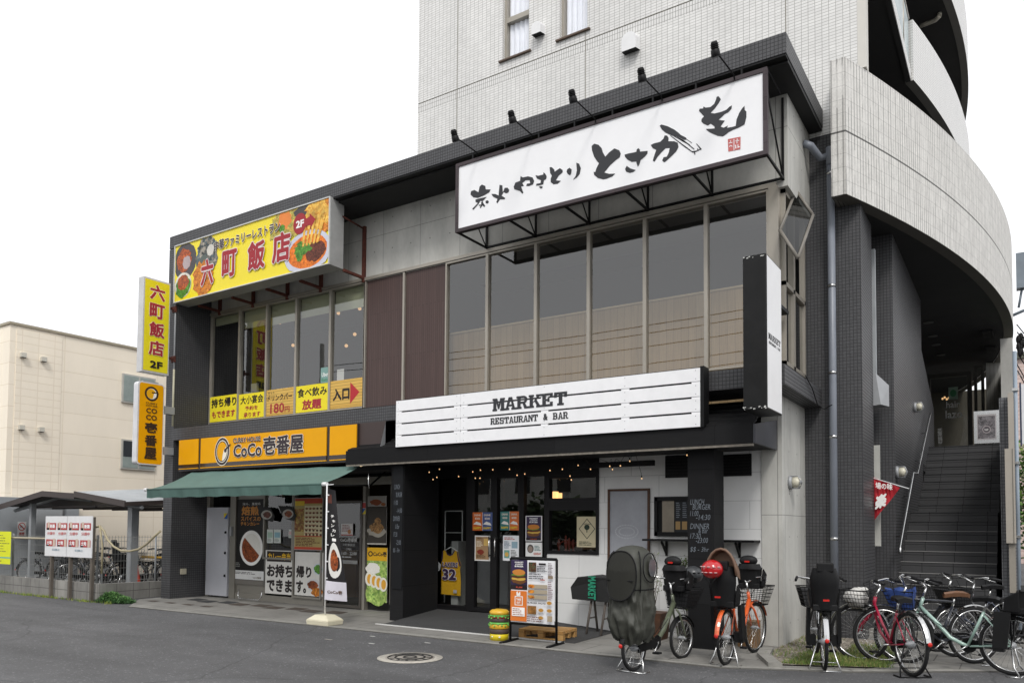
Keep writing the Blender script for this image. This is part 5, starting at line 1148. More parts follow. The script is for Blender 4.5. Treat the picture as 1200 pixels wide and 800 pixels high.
pn = ypanel(YW - .012, 400, 613, 413.5, 627); pn.rect(0, 0, 1, 1, P('c9c6c4')); pn.rect(0, .0, 1, .08, P('a84a40')); pn.lines(.08, .3, .92, .9, 5, P('8a5a58')); pn.disc(.7, .3, .15, .18, P('b07a50')); tag(pn.mb.build('door_notice'), 'white notice sheet with red print on the curry shop glass door', 'notice')
pn = ypanel(YW - .014, 399, 629, 419, 660); WG = P('b9b9b6')
pn.text('CoCo壱番屋', .0, .82, .95, .98, WG, .02); pn.text('六町駅前店', .15, .66, .85, .76, WG, .0); pn.text('OPEN', .35, .5, .65, .58, WG); pn.text('11:00 - 22:00', .0, .32, .95, .44, WG, .01); pn.lines(.05, .2, .95, .28, 1, WG); pn.rect(.0, -.02, 1, .12, P('8a8a88')); tag(pn.mb.build('door_lettering'), 'white opening hours lettering on the curry shop glass door', 'lettering')
pn = ypanel(YW - .012, 424.5, 588, 428.5, 602); pn.rect(0, 0, 1, 1, P('c8c8c8')); pn.rect(0, .5, 1, .95, P('b84a48')); pn.poly([(0, 0), (1, 0), (1, .4)], P('e0c83a')); pn.poly([(0, 0), (1, .45), (0, .45)], P('2f5fa8')); tag(pn.mb.build('door_sticker'), 'small red, blue and yellow sticker by the curry shop door', 'sticker')
# right column of food pictures
pn = poster('food_picture_strip', 'tall food picture panel with salad and boiled eggs beside the black column', 'poster', 430.5, 641, 453, 706, YW - .02)
LETT = speckle('food_lettuce', '7fa848', 'b4cc70', '58823a', 30); pn.rect(0, 0, 1, 1, LETT); pn.rect(0, .76, 1, 1, P('dba818')); pn.text('CoCo壱', .3, .84, .97, .93, P('2a2420'), .03); pn.disc(.17, .885, .12, .05, P('2a2420')); pn.disc(.17, .885, .07, .03, P('dba818'))
pn.blob(.5, .14, .55, .2, LETT, seed=3, j=.1); pn.blob(.3, .62, .4, .1, RICE, seed=8)
for k in range(4): pn.disc(.12 + k * .24, .42 - k * .03, .2, .13, P('e4e2d4')); pn.disc(.14 + k * .24, .42 - k * .03, .12, .09, P('d8a038'))
finish(pn)
pn = poster('dessert_picture', 'dark picture panel with a pile of noodles on a plate above the salad picture', 'poster', 431, 594, 452.5, 638, YW - .02)
pn.rect(0, 0, 1, 1, P('3f3a34')); pn.blob(.5, .35, .48, .14, P('a8a296')); pn.blob(.5, .45, .36, .14, speckle('food_noodles_brown', '8a6238', 'b08650', '5a3c22', 40)); pn.blob(.55, .62, .16, .1, MC['food_noodles_brown']); pn.rect(0, .0, 1, .04, P('b8b4ac')); finish(pn)
pn = poster('sausage_picture', 'small picture panel with a brown sausage at the top beside the black column', 'poster', 431, 581, 452.5, 593, YW - .02)
pn.rect(0, 0, 1, 1, P('8f8c86')); pn.blob(.45, .4, .3, .28, P('7a3f22')); pn.blob(.85, .2, .12, .15, P('8a4f2a')); finish(pn)
# feather banner with concrete base
bp = onZ(380.5, 731, .012)
S = thing('banner_flag', 'black feather banner with a curry plate on a white pole in a cream base', 'banner', (bp.x, bp.y, .012))
g = MB(); BX, BY = bp.x, bp.y; CRB = mat('cream_plastic', 'd4cdb4', .5, var=.05)
g.hexa([(BX - .24, BY - .17, .012), (BX + .24, BY - .17, .012), (BX + .24, BY + .17, .012), (BX - .24, BY + .17, .012), (BX - .25, BY - .18, .09), (BX + .25, BY - .18, .09), (BX + .25, BY + .18, .09), (BX - .25, BY + .18, .09)], CRB)
g.hexa([(BX - .25, BY - .18, .09), (BX + .25, BY - .18, .09), (BX + .25, BY + .18, .09), (BX - .25, BY + .18, .09), (BX - .13, BY - .1, .17), (BX + .13, BY - .1, .17), (BX + .13, BY + .1, .17), (BX - .13, BY + .1, .17)], CRB)
g.build('base', S, .012)
ptop = onY(380.5, 566, BY).z
g = MB(); g.tube([(BX, BY, .1), (BX, BY, ptop)], .013, WHITE, 8); g.tube([(BX, BY, ptop - .03), (BX + .12, BY + .03, ptop - .02)], .008, WHITE, 6)
for k in range(6): z = .75 + k * .27; g.box(BX, BX + .05, BY - .006, BY + .006, z, z + .02, WHITE)
g.build('pole', S)
zt2, zb2 = onY(382, 572, BY).z, onY(398, 703, BY).z
def fl(u, v):     # v 0 top..1 bottom
    wd = .05 + .27 * min(1, v * 1.2); x = BX + .02 + u * wd; y = BY + .12 * u + .035 * math.sin(u * 3.2 + v * 4) * (.3 + v) ; return Vector((x, y, zt2 + (zb2 - zt2) * v - .03 * u))
def flagquad(g, u0, v0, u1, v1, m, d=0.0, nu=6, nv=14):
    for i in range(nu):
        for j in range(nv):
            q = [fl(u0 + (u1 - u0) * a / nu, v0 + (v1 - v0) * b_ / nv) + Vector((0, -d, 0)) for a, b_ in ((i, j + 1), (i + 1, j + 1), (i + 1, j), (i, j))]; g.face(q, m)
g = MB(); flagquad(g, 0, 0, 1, .83, P('1b191b')); flagquad(g, 0, .83, 1, 1, P('cfccd4')); flagquad(g, 0, .05, .4, .13, P('5a3026'), .003, 3, 4)
n = 22
for rad, m, d in ((1, P('d8d6d0'), .004), (.62, CURR, .007)):
    pts = [fl(.52 + .42 * rad * math.cos(2 * math.pi * k / n), .64 + .16 * rad * math.sin(2 * math.pi * k / n)) + Vector((0, -d, 0)) for k in range(n)]; c_ = fl(.52, .64) + Vector((0, -d, 0))
    for k in range(n): g.face([c_, pts[k], pts[(k + 1) % n]], m)
vs_, fs_ = glyphs('スパイス', .02, 0)
for i, ch in enumerate('チキンカレー'):
    a, b_ = .25 + .12 * (i % 2), .22 + i * .042; o_ = fl(a, b_ + .04) + Vector((0, -.006, 0)); text(g, ch, o_, fl(a + .35, b_ + .04) - fl(a, b_ + .04), (0, 0, .05), WH, .02)
o_ = fl(.2, .94) + Vector((0, -.02, 0)); text(g, 'CoCo壱', o_, fl(.85, .94) - fl(.2, .94), (0, 0, .06), P('5a4432'), .02)
g.build('banner_cloth', S, fix=False)

# ================================================================== burger bar posters
def bp_(label, x0, y0, x1, y1, kind, Y=YW - .02, name='door_poster', cat='poster'):
    pn = poster(name, label, cat, x0, y0, x1, y1, Y)
    if kind == 'burger':
        pn.rect(0, 0, 1, 1, P('e4e2e2')); pn.rect(.05, .04, .95, .97, P('3a2e48')); pn.text('MARKET', .25, .86, .75, .92, P('f0f0f0'), .02); pn.text('LUNCH', .28, .79, .72, .84, P('f0f0f0'), .02); pn.text('BURGER', .25, .72, .75, .77, P('f0f0f0'), .02)
        pn.blob(.5, .28, .38, .1, P('6b4524'), seed=1, j=.08); pn.blob(.5, .36, .40, .06, P('caa24a'), seed=5); pn.blob(.5, .42, .38, .06, P('5a3020'), seed=6); pn.blob(.5, .48, .38, .04, P('5c8a38'), seed=7, j=.3); pn.blob(.5, .56, .36, .1, P('c07a32'), seed=2, j=.05); pn.rect(.05, .04, .95, .14, P('241c20')); pn.text('11:00-14:30', .3, .06, .7, .11, P('c0503a'), .01)
    if kind == 'duo':
        a, b_ = ('c8642a', '4a5a8a') if 'first' in label or 'left door' in label else ('3f7a78', 'd0703a')
        pn.rect(0, 0, .49, 1, P(a)); pn.rect(.51, 0, 1, 1, P(b_)); 
        for q in (0, .5):
            pn.text('DRINK', q + .08, .8, q + .42, .9, P('e8dccc'), .02); pn.text('¥300', q + .12, .6, q + .38, .72, P('e8dccc'), .02); pn.poly([(q + .04, .35), (q + .46, .28), (q + .4, .42), (q + .2, .5)], P('e8e4dc')); pn.text('HAPPY', q + .06, .08, q + .44, .2, P('e8c83a'), .03)
    if kind == 'menu':
        pn.rect(0, 0, 1, 1, P('d8d6d2')); pn.rect(.06, .05, .94, .95, P('9a7c5c')); pn.text('MENU', .15, .86, .5, .92, P('3a2a1c'), .01); pn.rect(.6, .6, .9, .88, P('caa860')); pn.lines(.12, .55, .55, .8, 5, P('e0d4bc')); pn.blob(.4, .35, .22, .1, P('7a2f20')); pn.lines(.12, .1, .88, .25, 3, P('4a3520'))
    if kind == 'list':
        pn.rect(0, 0, 1, 1, P('dcdee0')); pn.lines(.08, .82, .92, .94, 2, P('b04a40')); pn.rect(.08, .1, .42, .42, P('6a9a8c')); pn.rect(.55, .5, .92, .76, P('8aa4b0')); pn.lines(.08, .48, .5, .78, 6, P('4a6a80')); pn.lines(.5, .1, .92, .44, 6, P('5a5a58')); pn.disc(.25, .25, .12, .09, P('c8a050'))
    if kind == 'face':
        pn.rect(0, 0, 1, 1, P('dadad8')); pn.disc(.3, .55, .2, .3, P('4a4644')); pn.disc(.3, .52, .14, .22, P('8a7a70')); pn.lines(.55, .4, .95, .8, 4, P('3a6a6a')); pn.text('SUNDAY', .5, .12, .95, .28, P('b84a3a'), .02)
    return finish(pn)
bp_('orange and blue drink poster pair on the left door of the burger bar', 554, 600, 577, 621.5, 'duo')
bp_('brown menu sheet on the left door of the burger bar', 556.5, 627, 574, 657, 'menu')
bp_('teal and orange drink poster pair on the right door of the burger bar', 586.5, 599, 608, 621, 'duo')
bp_('white menu list on the right door of the burger bar', 589.5, 627, 608, 657, 'list')
bp_('dark purple burger poster on the side light above the face poster', 616, 604, 635, 634, 'burger')
bp_('small white poster with a grey face on the side light', 616, 635, 635, 652, 'face')
# jersey in the display window
S = thing('basketball_jersey', 'yellow basketball jersey with number 32 hanging in the display window', 'jersey', tuple(onY(525, 706, YW + .15)))
JY = YW + .15; A_, B2 = onY(514, 644, JY), onY(541, 698, JY); jw = B2.x - A_.x; jz0, jz1 = B2.z, A_.z
pn = Panel((A_.x, JY, jz0), (jw, 0, 0), (0, 0, jz1 - jz0), .004); YJ = mat('jersey_yellow', 'd8a416', .8, var=.1, scale=14); PU = P('43304f')
body = [(.04, .02), (.96, 0), (.97, .3), (.93, .6), (.98, .68), (.9, .8), (.83, .98), (.72, 1), (.62, .9), (.5, .87), (.38, .9), (.3, 1), (.18, .98), (.14, .8), (.06, .68), (.09, .55)]
pn.poly(body, YJ); 
for q in ([(.3, 1), (.38, .9), (.5, .87), (.62, .9), (.72, 1), (.68, 1), (.6, .93), (.5, .9), (.4, .93), (.34, 1)], [(.14, .8), (.06, .68), (.1, .66), (.2, .8), (.22, .98), (.18, .98)], [(.9, .8), (.98, .68), (.93, .64), (.85, .8), (.79, .99), (.83, .98)]): pn.poly(q, PU)
pn.text('LAKERS', .18, .62, .86, .74, P('e8e0ea'), .06, shear=.1); pn.text('LAKERS', .19, .625, .85, .735, PU, .02, shear=.1); pn.text('32', .2, .33, .82, .6, P('e8e0ea'), .07); pn.text('32', .22, .34, .8, .59, PU, .035); pn.rect(.7, .06, .84, .13, P('b8b8c0')); pn.mb.build('shirt', S)
g = MB()
for sgn in (-1, 1): g.tube([(A_.x + jw * .5 + sgn * jw * .3, JY + .02, jz1 - .02), (A_.x + jw * .5, JY + .02, jz1 + .06)], .008, WHITE, 6)
g.tube([(A_.x + jw * .5, JY + .02, jz1 + .06), (A_.x + jw * .5, JY + .02, jz1 + .12)], .004, STEEL, 5); g.build('hanger', S)
pn = ypanel(YW + .015, 503, 656, 517, 672); pn.poly([(.1, .3), (.5, .02), (.9, .3), (.98, .7), (.7, .98), (.3, .9), (.02, .6)], mat('round_sticker', '8a8c8c', .6)); pn.lines(.15, .3, .85, .8, 4, P('3a3c3c'))
tag(pn.mb.build('window_sticker'), 'grey round sticker on the display window beside the yellow jersey', 'sticker')
g = MB(); a, b_ = onY(522, 598, 11.5), onY(541, 700, 11.5); 
for x in (a.x, b_.x): g.tube([(x, 11.5, .2), (x, 11.5, 1.9)], .012, WHITE, 6)
for z in (.35, .8, 1.5, 1.9): g.tube([(a.x, 11.5, z), (b_.x, 11.5, z)], .01, WHITE, 6)
tag(g.build('display_rack'), 'thin white rack standing behind the jersey in the display window', 'rack')
# hanging cloth banner and trophies in the small window
pn = ypanel(YW - .012, 676, 605, 700, 641); pn.rect(0, 0, 1, 1, mat('cream_cloth', 'bcb294', .9, var=.06)); cu, cv = .5, .6
for s, m in ((.40, P('3a4038')), (.36, MC['cream_cloth'])): pn.poly([(cu, cv + s * .85), (cu + s, cv), (cu, cv - s * .85), (cu - s, cv)], m)
pn.disc(cu, cv + .05, .13, .09, P('26352a')); pn.rect(cu - .02, cv - .12, cu + .02, cv - .02, P('26352a')); pn.text('PORTLAND', cu - .2, cv + .13, cu + .2, cv + .18, P('3a4038'), .01); pn.lines(.12, .05, .9, .2, 3, P('6a6a58'))
tag(pn.mb.build('cloth_banner'), 'cream cloth banner with a tree in a diamond hanging in the small lower window', 'banner')
g = MB(); FIG = mat('red_brown_figure', '7a3326', .6, var=.2)
for px, h in ((655, .22), (663, .28), (667, .24), (672, .22)):
    p = onY(px, 644, YW + .3); p.z = zs + .02; g.lathe(p, [(.03, 0), (.03, .02), (.012, .04), (.03, h * .5), (.035, h * .7), (.012, h * .8), (.022, h * .9), (.0, h)], FIG, 8); g.tube([p + Vector((.02, 0, h * .65)), p + Vector((.08, 0, h * .8))], .01, FIG, 5)
tag(g.build('figurine_row'), 'row of small red brown figurines on the sill of the lower window', 'figurines')
# framed whiteboard
a, b_ = onY(713, 573, YW), onY(762, 672, YW)
S = thing('framed_whiteboard', 'pale grey chalked board in a brown wooden frame on the white wall', 'board', (a.x, YW, .6))
zl = .62; g = MB(); 
for q in ((a.x, b_.x, a.z - .035, a.z), (a.x, b_.x, zl, zl + .035), (a.x, a.x + .035, zl + .035, a.z - .035), (b_.x - .035, b_.x, zl + .035, a.z - .035)): g.box(q[0], q[1], YW - .03, YW - .002, q[2], q[3], WOODD)
g.build('frame', S); g = MB(); g.box(a.x + .035, b_.x - .035, YW - .015, YW - .004, zl + .035, a.z - .035, mat('smeared_board', '9a9ca2', .4, var=.1, scale=4)); g.build('board', S)
pn = Panel((a.x + .05, YW - .017, zl + .1), (b_.x - a.x - .1, 0, 0), (0, 0, a.z - zl - .2)); SM = mat('chalk_smear', 'b4b6ba', .7)
for ru, rv in ((.3, .07), (.2, .04)):
    n = 24; pn.k += 1
    for k in range(n):
        t0, t1 = 6.283 * k / n, 6.283 * (k + .8) / n; pn.mb.face([pn.at(.45 + ru * math.cos(t0), .6 + rv * math.sin(t0)), pn.at(.45 + ru * math.cos(t1), .6 + rv * math.sin(t1)), pn.at(.45 + (ru + .03) * math.cos(t1), .6 + (rv + .008) * math.sin(t1)), pn.at(.45 + (ru + .03) * math.cos(t0), .6 + (rv + .008) * math.sin(t0))], SM)
pn.mb.build('chalk_marks', S)
# string lights
S = thing('string_lights', 'string of small warm bulbs looping below the black canopy', 'string lights', (-5.5, 10.2, 2.5))
bl_ = [(480.5, 557), (503, 553), (507.5, 561.5), (512, 559), (515, 549.5), (537.5, 558), (554, 552.5), (557, 560), (562.5, 560), (563, 550.5), (577.5, 550), (597, 549.5), (606, 556.5), (615, 555), (644.5, 551), (659, 549.5), (668, 557.5), (669.5, 562), (677.5, 545), (692, 549.5), (714.5, 546), (717.7, 549.7), (727, 545.5), (738, 540), (752, 560.5), (805, 533)]
g = MB(); gw = MB(); prev = None
for px, py in bl_:
    p = onY(px, py, 10.25); g.ball(p, .0095, .0095, .012, BULB, 8, 6); gw.tube([p + Vector((0, 0, .015)), p + Vector((0, 0, .045))], .009, BLKM, 6)
    top_ = p + Vector((0, 0, .05))
    if prev is not None and abs(px - ppx) < 26:
        m_ = (prev + top_) / 2; m_.z = min(2.66, max(prev.z, top_.z) + .06); gw.tube([prev, m_, top_], .003, BLKM, 4)
    prev = top_; ppx = px
g.build('bulbs', S); gw.build('wire', S)

# ================================================================== street things in front of the burger bar
# A-frame menu board
p0, p1 = onZ(597.5, 751, .012), onZ(652, 757, .012); p0, p1 = onZ(598, 751, .012), onZ(652, 756, .012)
ux = (p1 - p0); L = ux.length; ux.normalize(); nx = Vector((ux.y, -ux.x, 0))
S = thing('menu_stand', 'black framed menu board with burger pictures and an orange takeout panel standing on the pavement', 'menu stand', tuple(p0))
g = MB(); top_h = 1.16
def dpt(u, v, d=0.0): return p0 + ux * u + Vector((0, 0, v)) + nx * d
def bar(mb, a, b_, t, m):
    mb.tube([a, b_], t, m, 4)
for u in (0, L): bar(g, dpt(u, 0), dpt(u, top_h), .02, BLKM); bar(g, dpt(u, .012, .28), dpt(u, .012, -.22), .02, BLKM)
bar(g, dpt(0, top_h), dpt(L, top_h), .02, BLKM); bar(g, dpt(0, .26), dpt(L, .26), .02, BLKM); g.build('frame', S)
pn = Panel(dpt(.02, .28, .022), ux * (L - .04), (0, 0, top_h - .3), .0012); pn.rect(0, 0, 1, 1, P('e6e6e8'))
pn.rect(.0, .52, .38, 1, P('33294a')); pn.rect(.0, .52, .38, .6, P('221a1e')); pn.text('MARKET', .09, .95, .29, .975, WH, .02); pn.text('LUNCH', .1, .92, .28, .94, WH, .02); pn.text('BURGER', .09, .885, .29, .91, WH, .02); pn.text('¥1,000', .12, .545, .27, .575, P('c8503a'), .02)
pn.blob(.19, .66, .16, .045, P('6b4524')); pn.blob(.19, .7, .17, .03, P('caa24a'), seed=3); pn.blob(.19, .735, .16, .03, P('52301e'), seed=4); pn.blob(.19, .76, .16, .02, P('5c8a38'), seed=7, j=.3); pn.blob(.19, .80, .15, .05, P('c47f38'), seed=2, j=.04)
pn.rect(.0, .02, .38, .505, P('d9772f')); pn.rect(.1, .27, .29, .42, P('e9e4de')); pn.rect(.12, .285, .27, .405, P('d9772f')); pn.text('TAKE', .14, .35, .25, .385, WH, .03); pn.text('OUT', .15, .3, .24, .335, WH, .03); pn.poly([(.15, .42), (.14, .48), (.17, .5), (.19, .46), (.23, .5), (.24, .45), (.23, .42)], P('efe9e2')); pn.rect(.04, .1, .34, .24, WH); pn.lines(.06, .11, .32, .23, 4, P('b08070'))
pn.rect(.43, .82, .6, .97, speckle('burger_photo', '3a5a3c', '6a3a22', '2a2a24', 60)); pn.rect(.66, .93, .82, .96, BLK); pn.lines(.62, .82, .86, .92, 4, P('55555a')); pn.lines(.43, .7, .86, .8, 3, P('6a6a70')); pn.rect(.7, .69, .8, .705, P('b04a3a'))
for k in range(3): pn.rect(.42, .56 - k * .085, .86, .62 - k * .085, P('a89c88')); pn.blob(.5, .59 - k * .085, .07, .028, FRY, seed=k)
pn.lines(.88, .76, .99, .97, 9, P('6a5a60')); pn.rect(.88, .72, .99, .765, P('8a7a66')); pn.lines(.88, .38, .99, .68, 10, P('8a7076'), seed=8)
pn.text('BURGER SALAD', .42, .315, .84, .34, BLK, .02); pn.rect(.42, .15, .62, .28, speckle('dish_photo', '8a5a30', 'b07c3c', '4a3c22', 60))
for a, b_ in ((.73, .22), (.92, .22), (.73, .1), (.92, .34)): pn.disc(a, b_, .07, .035, P('d4d0c8'), n=14); pn.disc(a, b_, .055, .027, P('b8863c'), n=14)
pn.rect(.88, .05, .99, .14, P('a89880')); pn.lines(.42, .03, .84, .12, 3, P('7a5a58')); pn.mb.build('printed_board', S)
# burger stool
p = onZ(585, 749, .012); S = thing('burger_stool', 'stool painted like a double hamburger with a yellow bun top', 'stool', tuple(p))
BUN = mat('bun_yellow', 'd9aa2e', .4, var=.1); pr = [('bottom_bun', [(.13, 0), (.135, .05), (.135, .09)], mat('base_yellow', 'd9c21e', .4)), ('patty', [(.13, .09), (.14, .1), (.14, .15), (.13, .16)], mat('patty_brown', '4a3c38', .6, var=.2)), ('cheese', [(.13, .16), (.143, .17), (.14, .22), (.13, .23)], BUN), ('lettuce', [(.13, .225), (.148, .24), (.13, .255)], mat('lettuce_green', '6fbf5a', .5)), ('patty', [(.13, .255), (.14, .265), (.14, .30), (.13, .31)], MC['patty_brown']), ('tomato', [(.13, .31), (.138, .32), (.13, .335)], mat('tomato_red', 'a32824', .4)), ('lettuce', [(.13, .335), (.147, .345), (.13, .36)], MC['lettuce_green']), ('top_bun', [(.13, .36), (.142, .365), (.14, .40), (.11, .425), (.05, .435), (0, .436)], BUN)]
for nm, prof, m in pr: g = MB(); g.lathe(p, prof, m, 28); g.build(nm, S)
g = MB()
for k in range(40):
    a = k * .74; q = Vector((math.cos(a) * .147, math.sin(a) * .147, .335 if k % 2 else .23)) + p; q.z += -.012 * (k % 3); g.ball(q, .014, .014, .012, MC['lettuce_green'], 6, 4)
g.build('lettuce_frill', S)
g = MB(); rn = random.Random(5)
for k in range(40): a = rn.uniform(0, 6.28); r = rn.uniform(0, .11); g.ball(p + Vector((r * math.cos(a), r * math.sin(a), .424 + .01 * (1 - r / .11))), .006, .003, .003, mat('sesame', 'efe0b0', .5), 6, 4)
g.build('sesame_seeds', S)
g = MB()
for s in (-1, 1): g.ball(p + Vector((s * .06 + .03, -.125, .055)), .018, .012, .012, WHITE, 8, 6)
g.build('painted_eyes', S)
# pallet
S = thing('wooden_pallet', 'small pine pallet lying on the pavement behind the menu stand', 'pallet', (-5.6, 9.5, .012))
O_ = Vector((-6.08, 9.5, .012)); gx = Vector((.70, .06, 0)); gy = Vector((-.05, .5, 0))
def pl(u0, u1, v0, v1, z0, z1):
    g = MB(); g.hexa([O_ + gx * a + gy * b_ + Vector((0, 0, z)) for z in (z0, z1) for a, b_ in ((u0, v0), (u1, v0), (u1, v1), (u0, v1))], WOOD); return g
for k in range(4): pl(0, 1, k * .27, k * .27 + .19, .115, .135).build('deck_board', S)
for a in (0, .44, .88):
    for b_ in (0, .42, .84): pl(a, a + .12, b_, b_ + .16, .022, .095).build('block', S)
    pl(a, a + .12, 0, 1, .095, .115).build('stringer', S)
for b_ in (0, .84): pl(0, 1, b_, b_ + .16, 0, .022).build('bottom_board', S)
# folded stand under black cover
S = thing('covered_stand', 'black cover with green lettering over a wooden trestle by the white wall', 'covered sign', tuple(onZ(697, 738, .012)))
BX, BY = -5.42, 10.55; g = MB(); CV = mat('black_cover_cloth', '161717', .6, var=.2, bump=.3, bscale=12)
prof = [(-.30, .52), (-.33, .70), (-.20, .86), (.10, .90), (.35, .86), (.4, .5)]
fr_ = [(BX + a, BY - .1 + .02 * math.sin(a * 9), b_) for a, b_ in prof]; bk = [(BX + a, BY + .12, b_) for a, b_ in prof]
g.poly(fr_, CV); g.poly(bk[::-1], CV)
for i in range(len(prof)): j = (i + 1) % len(prof); g.face([fr_[i], bk[i], bk[j], fr_[j]], CV)
g.build('cover', S, .02)
g = MB()
for dx in (-.02, .22):
    for dy, e in ((-.18, -.1), (.2, .1)): g.tube([(BX + dx, BY + dy, .012), (BX + dx + .02, BY + e * .3, .56)], .02, mat('old_wood', '57504a', .8, var=.3), 4)
    g.tube([(BX + dx, BY - .12, .25), (BX + dx, BY + .14, .25)], .012, MC['old_wood'], 4)
g.build('trestle', S)
g = MB(); text(g, 'MARKET', (BX - .02, BY - .125, .88), (0, 0, -.35), (.13, 0, 0), mat('green_lettering', '1f8a6a', .6), .03); o = g.build('cover_lettering', S)
# plants in pots behind the bicycles
def sprig(mb, c, h, n, m1, m2, seed, sp=.18, leaf=.03):
    rn = random.Random(seed)
    for k in range(n):
        a = rn.uniform(0, 6.28); e = Vector(c) + Vector((math.cos(a) * sp * rn.random(), math.sin(a) * sp * rn.random(), h * rn.uniform(.5, 1))); mid = (Vector(c) + e) / 2 + Vector((rn.uniform(-.04, .04), 0, .03)); mb.tube([c, mid, e], [.006, .004, .002], m1, 5)
        for q in range(16):
            t = rn.uniform(.3, 1.0); p = Vector(c).lerp(e, t) if t > .5 else mid; b_ = p + Vector((rn.uniform(-.05, .05), rn.uniform(-.05, .05), rn.uniform(-.03, .04))); d = Vector((rn.uniform(-1, 1), rn.uniform(-1, 1), rn.uniform(-.4, 1))).normalized() * leaf; s = d.cross(Vector((0, 0, 1))).normalized() * leaf * .4
            mb.face([b_, b_ + d * .5 + s, b_ + d, b_ + d * .5 - s], m2)
OLV = mat('olive_leaf', '6f7a5c', .6, var=.25, scale=40); STM = mat('twig', '5a4a3a', .8)
for (x, y), h, lb, sd in (((-4.45, 10.55), .95, 'olive shrub in a brown wooden planter behind the green covered bicycle', 1), ((-3.95, 10.6), .55, 'leafy plant in a dark pot behind the black basket', 2)):
    S = thing('potted_plant', lb, 'potted plant', (x, y, .012)); g = MB()
    if sd == 1: g.hexa([(x - .16, y - .16, .012), (x + .16, y - .16, .012), (x + .16, y + .16, .012), (x - .16, y + .16, .012), (x - .2, y - .2, .4), (x + .2, y - .2, .4), (x + .2, y + .2, .4), (x - .2, y + .2, .4)], WOODD)
    else: g.lathe((x, y, .012), [(.1, 0), (.14, .26), (.15, .28), (.13, .28)], mat('dark_pot', '3c3a36', .6), 18)
    g.build('pot', S); g = MB(); sprig(g, (x, y, .35 if sd == 1 else .25), h, 12 if sd == 1 else 9, STM, OLV if sd == 1 else GR1, sd); g.build('foliage', S)
p = onY(800, 672, 10.7); S = thing('hanging_pot', 'grey pot with a trailing plant on the white wall beside the black column', 'potted plant', (p.x, 10.75, p.z)); g = MB(); g.lathe((p.x, 10.75, p.z - .2), [(.09, 0), (.12, .26), (.13, .28), (.1, .28)], mat('zinc_pot', '7d8080', .5), 16); g.tube([(p.x, 10.75, p.z - .0), (p.x, YW, p.z + .02)], .01, BLKM, 5); g.build('pot', S); g = MB(); sprig(g, (p.x, 10.75, p.z + .05), .2, 7, STM, GR1, 8, .14); g.build('foliage', S)
g = MB(); g.box(-3.22, -2.98, 10.55, 10.8, .012, .36, mat('carton', '8a6a48', .8, var=.1)); tag(g.build('carton'), 'brown carton box against the white wall behind the orange bicycle', 'box')
# poster stand at the stair top
p = onY(1157, 500, 20.3); S = thing('stair_top_poster', 'framed poster in a silver case at the top of the stairs', 'poster case', (p.x, 20.3, ztop))
a, b_ = onY(1141, 482, 20.3), onY(1179, 518, 20.3); g = MB(); g.box(a.x, b_.x - .12, 20.3, 20.36, b_.z, a.z, STEEL); g.box(b_.x - .12, b_.x, 20.32, 20.36, b_.z + .1, a.z - .1, mat('pale_acrylic', '9fb0ac', .2)); g.tube([(a.x + .1, 20.34, ztop), (a.x + .1, 20.34, b_.z)], .02, STEEL, 6); g.tube([(b_.x - .25, 20.34, ztop), (b_.x - .25, 20.34, b_.z)], .02, STEEL, 6); g.build('case', S)
pn = Panel((a.x + .06, 20.295, b_.z + .08), (b_.x - a.x - .24, 0, 0), (0, 0, a.z - b_.z - .16)); pn.rect(0, 0, 1, 1, P('a9a4a4')); pn.rect(.05, .05, .95, .93, speckle('poster_photo', '6a6468', '8a8688', '4c484a', 40)); pn.disc(.5, .4, .22, .15, P('a8a0a0')); pn.disc(.5, .4, .18, .12, P('5a5458')); pn.text('hair', .4, .36, .6, .44, WH, .01); pn.mb.build('print', S)
# stair handrail
S = thing('handrail', 'bright steel handrail climbing the left wall of the stairs', 'handrail', tuple(onX(1055, 640, -1.56))); g = MB(); X_h = -1.56
pts = [onX(1054.5, 648, X_h), onX(1055, 641, X_h), onX(1070, 554, X_h), onX(1075, 555, X_h), onX(1089.5, 487, X_h), onX(1090.5, 484, X_h)]
g.tube(pts, .022, STEEL, 10)
for px, py in ((1058, 624), (1066, 577), (1079, 536), (1086, 504)): q = onX(px, py, X_h); g.tube([q, q + Vector((0, 0, -.06)), q + Vector((-.1, 0, -.06))], .01, STEEL, 6)
g.build('rail', S)
# red shop pennant on the pillar
S = thing('red_pennant', 'red cloth pennant with white characters sticking out from the tiled pillar', 'pennant', tuple(onY(1026, 585, 13.2)))
a, b_, c_ = onY(1024, 559, 13.2), onY(1055, 571, 13.2), onY(1025, 609, 13.2); g = MB(); RDC = mat('red_cloth', 'b0202c', .8, var=.1, scale=8)
n = 8
for i in range(n):
    t0, t1 = i / n, (i + 1) / n; w0, w1 = .03 * math.sin(t0 * 7), .03 * math.sin(t1 * 7)
    g.face([a.lerp(b_, t0) + Vector((0, w0, 0)), c_.lerp(b_, t0) + Vector((0, -w0, 0)), c_.lerp(b_, t1) + Vector((0, -w1, 0)), a.lerp(b_, t1) + Vector((0, w1, 0))], RDC)
g.build('cloth', S, fix=False)
g = MB(); V0 = onY(1026, 570, 13.15); text(g, '場の味', (V0.x, 13.14, V0.z - .03), (.24, 0, -.03), (.0, 0, .10), WH, .02); V1 = onY(1025, 596, 13.15); text(g, '楽', (V1.x, 13.14, V1.z - .02), (.16, 0, .06), (.02, 0, .22), WH, .05); g.build('pennant_lettering', S)
g = MB(); g.tube([a + Vector((-.1, 0, .02)), b_ + Vector((.12, 0, -.02))], .008, WHITE, 6); g.build('stick', S)
